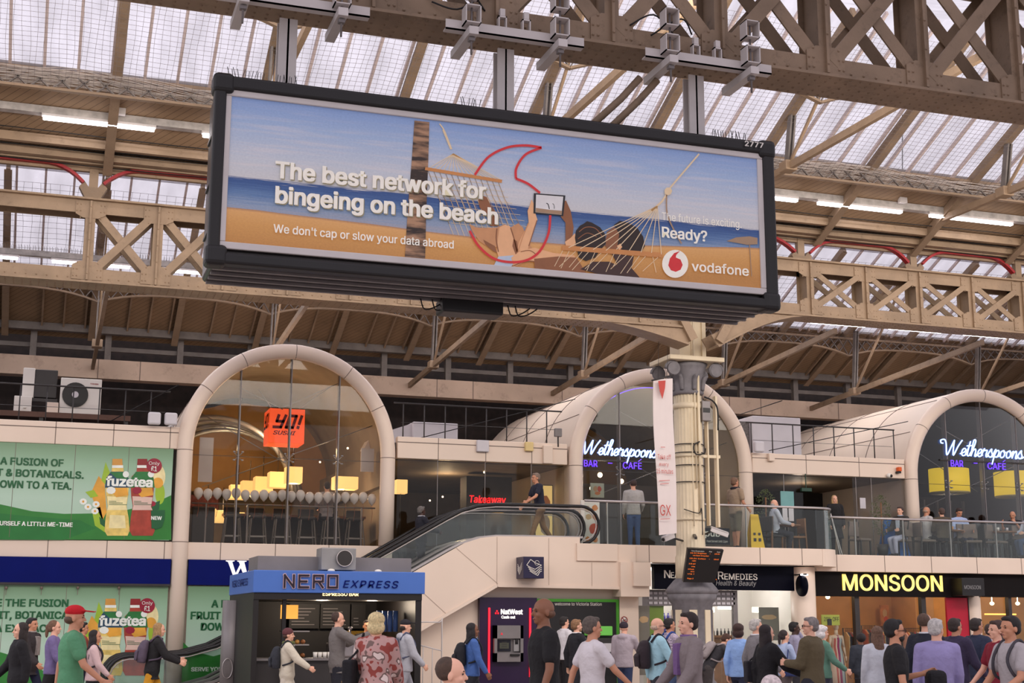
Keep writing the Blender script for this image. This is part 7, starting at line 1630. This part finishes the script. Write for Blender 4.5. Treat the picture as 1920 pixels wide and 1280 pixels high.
    for s in (1, -1): b = MB(); HE(b, .083, s*.032, 1.636, .008, .012, .007, 8, 6); fin(b).build('eye', EYE, t, True); b = MB(); HE(b, .09, s*.034, 1.656, .008, .02, .005, 8, 5); fin(b).build('eyebrow', mat('hair_%d_%d_%d' % (hcx if hs not in ('cap', 'beanie') else (60, 44, 36)), hcx if hs not in ('cap', 'beanie') else (60, 44, 36), .6, var=.3, scale=40), t, True)
    b = MB(); HE(b, .099, 0, 1.569, .005, .022, .006, 10, 6); fin(b).build('lips', LIP, t, True)
    if beard: b = MB(); HE(b, .045, 0, 1.56, .06, .06, .045); HE(b, .095, 0, 1.588, .014, .032, .008); rem(fin(b).build('beard', mat('hair_%d_%d_%d' % beard, beard, .6, var=.3, scale=40), t, True), .01, 2, .4)
    if glasses:
        b = MB()
        for s in (1, -1):
            b.tube([H(.107, s*.034+.025*math.cos(a*math.pi/6), 1.634+.018*math.sin(a*math.pi/6)) for a in range(12)], .003, 5, closed=True); b.tube([H(.105, s*.058, 1.638), H(-.01, s*.083, 1.635)], .003, 5)
        b.tube([H(.108, -.01, 1.638), H(.108, .01, 1.638)], .003, 5); fin(b).build('glasses', M['black'], t, True)
    t.location = pos; t.rotation_euler = (0, 0, rd(head))
    def held(name, lab, cat):
        q = thing(name, pos, lab, cat); q.rotation_euler = (0, 0, rd(head)); return q
    if bag == 'backpack' or (isinstance(bag, tuple) and bag[0] == 'backpack'):
        c = bag[1]; q = held('backpack', bagl, 'backpack'); b = MB(); loft(b, [(1.02, .075, .13, -.21*fat-.0), (1.1, .1, .15, -.22*fat), (1.28, .1, .15, -.22*fat), (1.4, .07, .12, -.2*fat), (1.43, .03, .08, -.19*fat)], tl); bb_ = rem(fin(b).build('bag_body', cloth(c), q, True), .016, 4)
        b = MB(); loft(b, [(1.05, .03, .1, -.315*fat), (1.2, .035, .11, -.325*fat), (1.24, .02, .09, -.31*fat)], tl); rem(fin(b).build('front_pocket', cloth(c), bb_, True), .014, 3)
        for s in (1, -1):
            b = MB(); b.tube([tl(Vector(v)) for v in spline([(-.13, s*.1, 1.4), (-.02, s*.11, 1.50+inf), (.09, s*.11, 1.43+inf*.3), (.135*fat+inf*.8, s*.12, 1.3), (.09, s*.165, 1.15), (-.1, s*.16, 1.08)], 4)], .016, 6); fin(b).build('strap', cloth(c), q, True)
    elif isinstance(bag, tuple) and bag[0] in ('tote', 'shoulder'):
        c = bag[1]; s = bag[2]; q = held('shoulder_bag', bagl, 'bag'); b = MB(); z0 = .86 if bag[0] == 'tote' else .95
        x = -.02; y = s*(.27); b.bbox(x-.2, x+.2, y-.06, y+.06, z0, z0+.3, .03); fin(b).build('bag_body', cloth(c), q, True)
        b = MB(); b.tube(spline([(x-.12, y, z0+.3), (x-.04, s*.2, 1.35), (0, s*.15, 1.50+inf), (x+.06, s*.2, 1.34), (x+.12, y, z0+.3)], 6), .012, 6); fin(b).build('strap', cloth(c), q, True)
    elif isinstance(bag, tuple) and bag[0] == 'hand':   # something held in a hand
        c = bag[1]; s = bag[2]; wq = J['wr', s]+J['fd', s]*.12; q = held(bag[3], bagl, bag[4]); b = MB(); dx, dy, dz = bag[5]
        b.bbox(wq.x-dx, wq.x+dx, wq.y-dy, wq.y+dy, wq.z-dz*2, wq.z+.01, min(dx, dy, dz)*.6); fin(b).build('bag_body' if 'bag' in bag[3] else 'case', cloth(c), q, True)
        if 'bag' in bag[3]: b = MB(); b.tube(spline([(wq.x-dx*.6, wq.y, wq.z), (wq.x, wq.y, wq.z+.09), (wq.x+dx*.6, wq.y, wq.z)], 5), .01, 6); fin(b).build('handle', cloth(c), q, True)
    return t
def crowd(label, px_, py_, size, head, **k):
    d = .245*FOC/size; p = Vector((0, 0, CZ))+ray(px_, py_)*d
    h = p.z; ln = math.radians(k.get('lean', 0)); sh = .75*math.sin(ln)*h/1.75
    hd = math.radians(head)
    return person(label, (p.x-sh*math.cos(hd), p.y-sh*math.sin(hd), 0), head, h, vox=.0075 if size > 33 else .0095, **k)
RGT, LFT, AWY, TWD = 0, 180, 90, -90
BLK = (28, 26, 30); NVY = (30, 34, 58); JEAN = (58, 76, 110)
crowd('woman with long dark hair in a black coat walking left at the far left edge', 40, 1167, 31, 190, fem=1, hair=('long', (44, 34, 32)), top=('coat', BLK), bot=('trousers', BLK))
crowd('man with dark quiff in an open dark jacket over a printed tee, far left', 61, 1158, 25, -30, hair=('short', (34, 28, 28)), top=('blazer', (52, 46, 48)), over=(150, 140, 136), bot=('trousers', NVY), skin='tan')
crowd('woman with a ponytail in a lilac jumper behind the man in the red cap', 103, 1163, 27, -10, fem=1, hair=('pony', (110, 80, 60)), top=('long', (112, 98, 142)), bot=('trousers', BLK))
crowd('man in a red cap, green tee and maroon shorts striding right', 141, 1136, 40, 0, hair=('cap', (190, 24, 34), (90, 66, 50)), top=('tee', (86, 142, 104)), bot=('shorts', (84, 30, 42)), shoe=(60, 50, 50), logo=(60, 70, 90), skin='tan', L=(-22, 16, 10), R=(24, 26, 10), fat=1.1)
crowd('dark haired man half hidden behind the man in the red cap', 156, 1166, 25, 10, hair=('short', (30, 26, 26)), top=('tee', (130, 60, 50)), bot=('trousers', NVY), skin='tan', pose='stand')
crowd('woman with dark hair in a black waistcoat with pale pink sleeves', 179, 1181, 28, -5, fem=1, hair=('long', (34, 26, 26)), top=('long', (206, 176, 176)), bot=('trousers', BLK), bag=('backpack', (44, 40, 46)), bagl='charcoal backpack on the woman with pale pink sleeves', skin='tan')
crowd('blonde woman in a black jacket and mustard trousers reaching forward', 300, 1168, 26, 0, fem=1, hair=('long', (160, 126, 84)), top=('blazer', (30, 28, 30)), bot=('trousers', (206, 146, 34)), L=(40, 30, 10), R=(32, 34, 10), lean=8, bag=('backpack', (86, 74, 90)), bagl='grey purple backpack on the woman in mustard trousers')
crowd('woman in a burgundy beanie and long cream coat walking past the kiosk', 541, 1178, 26.5, -8, fem=1, hair=('beanie', (92, 50, 54), (70, 44, 36)), top=('coat', (206, 196, 178)), bot=('trousers', (200, 190, 176)), scarf=(96, 100, 56), bag=('backpack', (46, 48, 56)), bagl='dark backpack on the woman in the cream coat', R=(38, 18, 12))
crowd('man in a grey jacket with one arm raised at the kiosk', 634, 1147, 26, 0, hair=('receding', (70, 52, 44)), top=('blazer', (112, 106, 104)), bot=('trousers', (38, 38, 48)), R=(62, 55, 14), L=(52, 60, 10), pose='stand', bag=('hand', BLK, -1, 'phone', 'phone', (.01, .04, .07)), bagl='dark phone held up by the man in the grey jacket')
person('barista in black behind the kiosk counter', (6.25, 27.6, 0), -90, 1.72, hair=('short', (40, 32, 30)), top=('tee', BLK), pose='stand', skin='tan', L=(40, 50, 8), R=(40, 50, 8))
crowd('blonde woman with a bob in a pink floral coat seen from behind', 707, 1150, 39, 60, fem=1, hair=('bob', (222, 200, 150)), top=('coat', (190, 150, 144), 1), bot=('trousers', BLK), L=(20, 30, 16), bag=('shoulder', BLK, 1), bagl='black shoulder bag of the blonde woman in the floral coat', fat=1.15)
crowd('man in a grey hoodie and dark cap facing right beside the kiosk', 760, 1162, 25, 5, hair=('cap', (40, 38, 44), (50, 40, 36)), top=('hoodie', (176, 176, 184)), bot=('trousers', (160, 160, 168)), bag=('backpack', (84, 88, 110)), bagl='blue grey backpack on the man in the grey hoodie')
crowd('balding man at the bottom edge looking right, only his head in view', 846, 1232, 76, -15, hair=('receding', (74, 54, 42)), top=('shirt', (90, 90, 104)), pose='stand', skin='pale')
crowd('woman in a blue shirt with long dark hair and a black shawl', 886, 1168, 27, -5, fem=1, hair=('long', (34, 28, 30)), top=('shirt', (66, 98, 160)), bot=('trousers', (34, 34, 42)), skin='brown', R=(14, 18, 10), bag=('backpack', (30, 30, 36)), bagl='black backpack on the woman in the blue shirt')
crowd('tall bald man in a black tee walking left with a rucksack', 1020, 1121, 45, 178, hair=('fringe', (104, 72, 54)), top=('tee', (26, 24, 26)), bot=('shorts', (34, 32, 36)), skin='brown', fat=1.1, bag=('hand', (70, 76, 90), -1, 'holdall_bag', 'bag', (.16, .09, .2)), bagl='blue grey bag carried by the tall bald man', L=(6, 14, 10), R=(-20, 10, 8))
crowd('dark haired man in a white shirt in front of the green cash machine', 1058, 1156, 21, 10, hair=('short', (40, 34, 32)), top=('shirt', (216, 212, 216)), bot=('trousers', BLK), pose='stand')
crowd('fair haired man in a black suit facing right by the green cash machine', 1081, 1161, 24, 5, hair=('short', (140, 104, 74)), top=('blazer', (32, 32, 38)), over=(220, 216, 216), bot=('trousers', (32, 32, 38)), beard=(150, 110, 80))
crowd('grey haired man in a white tee striding right', 1110, 1156, 40, 2, hair=('short', (96, 84, 76)), top=('tee', (214, 206, 208)), bot=('trousers', (70, 66, 70)), skin='tan', L=(-26, 12, 10), R=(34, 14, 12), fat=1.15)
crowd('person in a pale grey hoodie and dark beanie facing the cream pillar', 1170, 1166, 23, 45, hair=('beanie', (50, 40, 50)), top=('hoodie', (170, 158, 166)), bot=('trousers', (44, 56, 88)), pose='stand', R=(40, 40, 10))
crowd('bald man with glasses in a pale blue shirt walking right', 1232, 1158, 30, -8, hair=('fringe', (200, 170, 150)), top=('shirt', (160, 200, 214)), bot=('trousers', (40, 40, 50)), glasses=1, R=(26, 20, 10), bag=('backpack', (44, 34, 40)), bagl='black backpack on the bald man in the pale blue shirt')
crowd('dark haired man in a checked shirt behind the bald man', 1255, 1159, 25, 5, hair=('short', (34, 28, 28)), top=('shirt', (196, 180, 200), 2), bot=('trousers', JEAN), bag=('backpack', (40, 70, 140)), bagl='blue backpack on the man in the checked shirt', skin='tan')
crowd('man in a grey blazer walking left in front of the column base', 1290, 1148, 40, 178, hair=('short', (44, 32, 30)), top=('blazer', (134, 122, 122)), over=(120, 90, 140), bot=('trousers', (90, 80, 84)), L=(18, 22, 10))
crowd('bearded man in a dark tee bending forward right of the column base', 1360, 1190, 24, -5, lean=38, hp=20, hair=('short', (74, 48, 36)), beard=(84, 54, 40), top=('tee', (52, 50, 54)), bot=('trousers', (70, 64, 64)), L=(34, 10, 8), R=(40, 12, 8), pose='stand', bag=('backpack', (150, 140, 140)), bagl='pale grey rucksack on the bending bearded man')
crowd('woman with short dark hair in a light blue shirt seen from behind', 1385, 1170, 27, 35, fem=1, hair=('bob', (60, 38, 34)), top=('shirt', (140, 172, 224)), bot=('trousers', NVY), R=(20, 55, 10))
crowd('white haired man in a grey blazer behind the woman in light blue', 1417, 1160, 28, -5, hair=('short', (190, 184, 178)), top=('blazer', (120, 116, 120)), over=(214, 210, 214), bot=('trousers', (60, 58, 62)))
crowd('woman with long dark hair in a black coat rushing right', 1437, 1171, 33, 0, fem=1, hair=('long', (36, 26, 28)), top=('coat', (26, 24, 28)), bot=('trousers', BLK), R=(36, 30, 12), bag=('shoulder', (36, 34, 40), 1), bagl='large black bag of the rushing dark haired woman')
crowd('woman in a pale blue cardigan with dark hair tied back', 1470, 1181, 25, 5, fem=1, hair=('pony', (46, 36, 36)), top=('long', (164, 178, 208)), bot=('trousers', (96, 84, 84)), R=(20, 70, 8), bag=('tote', (44, 56, 104), -1), bagl='navy tote bag on the arm of the woman in the pale blue cardigan', fat=1.12)
crowd('man in a grey waistcoat talking on a white phone', 1489, 1166, 24, -20, hair=('short', (24, 20, 20)), top=('shirt', (150, 146, 168)), bot=('trousers', (50, 48, 54)), skin='dark', L=(72, 138, 24), pose='stand', bag=('hand', (226, 226, 230), 1, 'phone', 'phone', (.012, .035, .06)), bagl='white phone at the ear of the man in the waistcoat')
crowd('grey haired man with glasses in an olive jacket standing with his back turned', 1519, 1157, 34, 125, hair=('short', (128, 120, 118)), top=('blazer', (92, 80, 58)), bot=('trousers', (40, 40, 50)), glasses=1, pose='stand', R=(14, 80, 4), L=(14, 80, 4), fat=1.2, hy=30)
crowd('white haired woman beside the mannequin', 1541, 1173, 27, -10, fem=1, hair=('bob', (222, 216, 216)), top=('long', (90, 128, 112)), bot=('trousers', (50, 50, 66)), R=(24, 30, 10))
crowd('white haired person at the bottom edge with only the top of the head in view', 1443, 1266, 62, 90, hair=('curly', (206, 190, 190)), top=('shirt', (150, 130, 140)), pose='stand')
crowd('person with dark hair and a dark jacket in front of the shop glass', 1613, 1187, 24, 90, hair=('curly', (30, 24, 26)), top=('blazer', (48, 52, 62)), bot=('trousers', BLK), skin='brown', pose='stand')
crowd('woman with long brown hair in a white lace top seen from behind', 1643, 1174, 32, 80, fem=1, hair=('long', (110, 82, 66)), top=('shirt', (206, 208, 216)), bot=('trousers', JEAN), pose='stand')
crowd('bearded man with glasses in a black polo shirt looking right', 1676, 1161, 44, -25, hair=('short', (28, 24, 24)), beard=(36, 28, 26), top=('tee', (30, 28, 30)), bot=('trousers', BLK), glasses=1, skin='tan', pose='stand', L=(16, 88, 6), R=(4, 10, 10), bag=('hand', (24, 22, 26), 1, 'folded_jacket', 'jacket', (.1, .14, .2)), bagl='black jacket over the arm of the man in the black polo', hy=10)
crowd('balding man in a dark navy suit behind the purple shirt', 1734, 1150, 33, 20, hair=('receding', (90, 68, 56)), top=('blazer', (34, 36, 48)), over=(210, 210, 216), bot=('trousers', (34, 36, 48)), skin='pale')
crowd('white haired man in a lilac shirt standing with his back to the camera', 1754, 1160, 40, 65, hair=('short', (190, 184, 180)), top=('shirt', (150, 140, 186)), bot=('trousers', (60, 60, 78)), pose='stand', hy=-35, fat=1.1)
crowd('dark haired man in a plum suit right of the lilac shirt', 1790, 1159, 31, 10, hair=('short', (54, 42, 38)), top=('blazer', (54, 46, 70)), bot=('trousers', (50, 44, 64)), skin='tan', R=(18, 30, 10))
crowd('dark haired man in a navy suit before the pale pillar', 1830, 1159, 29, 5, hair=('short', (50, 40, 38)), top=('blazer', (40, 46, 68)), bot=('trousers', (40, 46, 66)), skin='tan', R=(-14, 20, 10))
crowd('person in a white shirt with a navy backpack near the right edge', 1854, 1170, 27, 60, hair=('short', (60, 44, 40)), top=('shirt', (210, 196, 204)), bot=('trousers', (120, 110, 100)), bag=('backpack', (50, 50, 74)), bagl='navy backpack on the person in the white shirt near the right edge', pose='stand')
crowd('man in a crimson tee behind the man in grey at the right edge', 1868, 1163, 36, 170, hair=('short', (70, 50, 44)), top=('tee', (128, 26, 44)), bot=('trousers', JEAN), skin='pale')
crowd('dark haired man in a grey tee walking left at the right edge', 1893, 1155, 43, 178, hair=('short', (34, 28, 28)), top=('tee', (176, 168, 170)), bot=('trousers', (60, 58, 66)), skin='tan', bag=('backpack', (70, 66, 72)), bagl='dark grey backpack on the man in the grey tee at the right edge', L=(20, 40, 10))
# upper level
def upper(label, px_, py_, Y, head, h, z=3.5, **k): p = at(px_, py_, Y); return person(label, (p.x, Y, z), head, h, vox=.0105, **k)
upper('man in a pale grey jumper and jeans standing behind the balcony glass', 1188, 960, 32.6, 80, 1.76, hair=('receding', (66, 50, 46)), top=('long', (176, 172, 170)), bot=('trousers', (76, 98, 140)), pose='stand', R=(10, 40, 12))
upper('man in a beige tee and shorts at the balcony rail, dark jumper over shoulders', 1379, 950, 32.1, 15, 1.86, hair=('short', (120, 90, 70)), top=('tee', (158, 136, 114)), bot=('shorts', (118, 108, 92)), skin='tan', pose='stand', R=(8, 45, 8), scarf=(40, 38, 46))
upper('seated white haired man in a white shirt with dark braces', 1452, 960, 32.65, -10, 1.75, hair=('fringe', (190, 184, 180)), top=('shirt', (196, 200, 214)), bot=('trousers', (44, 44, 54)), pose='sit', skin='pale')
upper('woman with blonde hair in black standing by the closed parasol', 1567, 990, 33.4, -100, 1.66, z=3.47, fem=1, hair=('long', (180, 146, 100)), top=('coat', (30, 28, 30)), bot=('trousers', BLK), pose='stand')
upper('seated man in a dark jacket and light trousers in front of the blue board', 1688, 960, 33.2, 200, 1.75, z=3.47, hair=('short', (70, 52, 46)), top=('blazer', (58, 54, 52)), over=(190, 200, 214), bot=('trousers', (186, 186, 210)), pose='sit')
upper('seated bald man in a white tee by the right arch leg', 1736, 960, 33.3, 0, 1.8, z=3.47, hair=('fringe', (180, 150, 130)), top=('tee', (206, 202, 200)), bot=('trousers', (60, 56, 60)), pose='sit', skin='tan', hp=15)
upper('seated person in an olive coat with their back to the rail', 1766, 965, 32.75, 70, 1.7, z=3.47, hair=('short', (80, 60, 52)), top=('blazer', (82, 72, 60)), bot=('trousers', BLK), pose='sit', fat=1.15)
upper('seated man in a pale blue shirt looking down at the table', 1797, 960, 33.4, -95, 1.8, z=3.47, hair=('short', (60, 46, 42)), top=('shirt', (170, 186, 222)), bot=('trousers', NVY), pose='sit', hp=28, skin='tan')
upper('seated bald man leaning on his hands at the far right table', 1899, 965, 33.35, 215, 1.75, z=3.47, hair=('fringe', (120, 90, 76)), top=('tee', (40, 36, 40)), bot=('trousers', BLK), pose='sit', skin='tan', L=(50, 80, 10), R=(50, 80, 10), hp=15)
upper('person in a white top at the far right edge of the balcony', 1928, 970, 32.75, 180, 1.7, z=3.47, hair=('short', (80, 60, 50)), top=('shirt', (200, 206, 220)), bot=('trousers', JEAN), pose='sit')
upper('seated diner in a grey top with their back turned inside the left arch', 612, 960, 34.9, 90, 1.75, hair=('short', (50, 42, 40)), top=('long', (150, 148, 156)), bot=('trousers', BLK), pose='sit', fat=1.15, z=3.78)
p = at(790, 980, 33.15); person('grey haired man in a dark suit riding down the rear escalator', (p.x, 33.15, 2.75), 10, 1.72, hair=('short', (110, 104, 100)), skin='dark', top=('blazer', (36, 36, 46)), over=(206, 206, 214), bot=('trousers', (36, 36, 46)), pose='stand', R=(30, 50, 8), vox=.0105)
p = at(1013, 960, 32.05); person('man in a navy tee and khaki trousers walking off the front escalator', (p.x, 32.05, 3.55), 185, 1.72, hair=('short', (130, 110, 96)), skin='tan', top=('tee', (36, 38, 54)), bot=('trousers', (124, 96, 66)), lean=10, vox=.0105, L=(30, 30, 10))
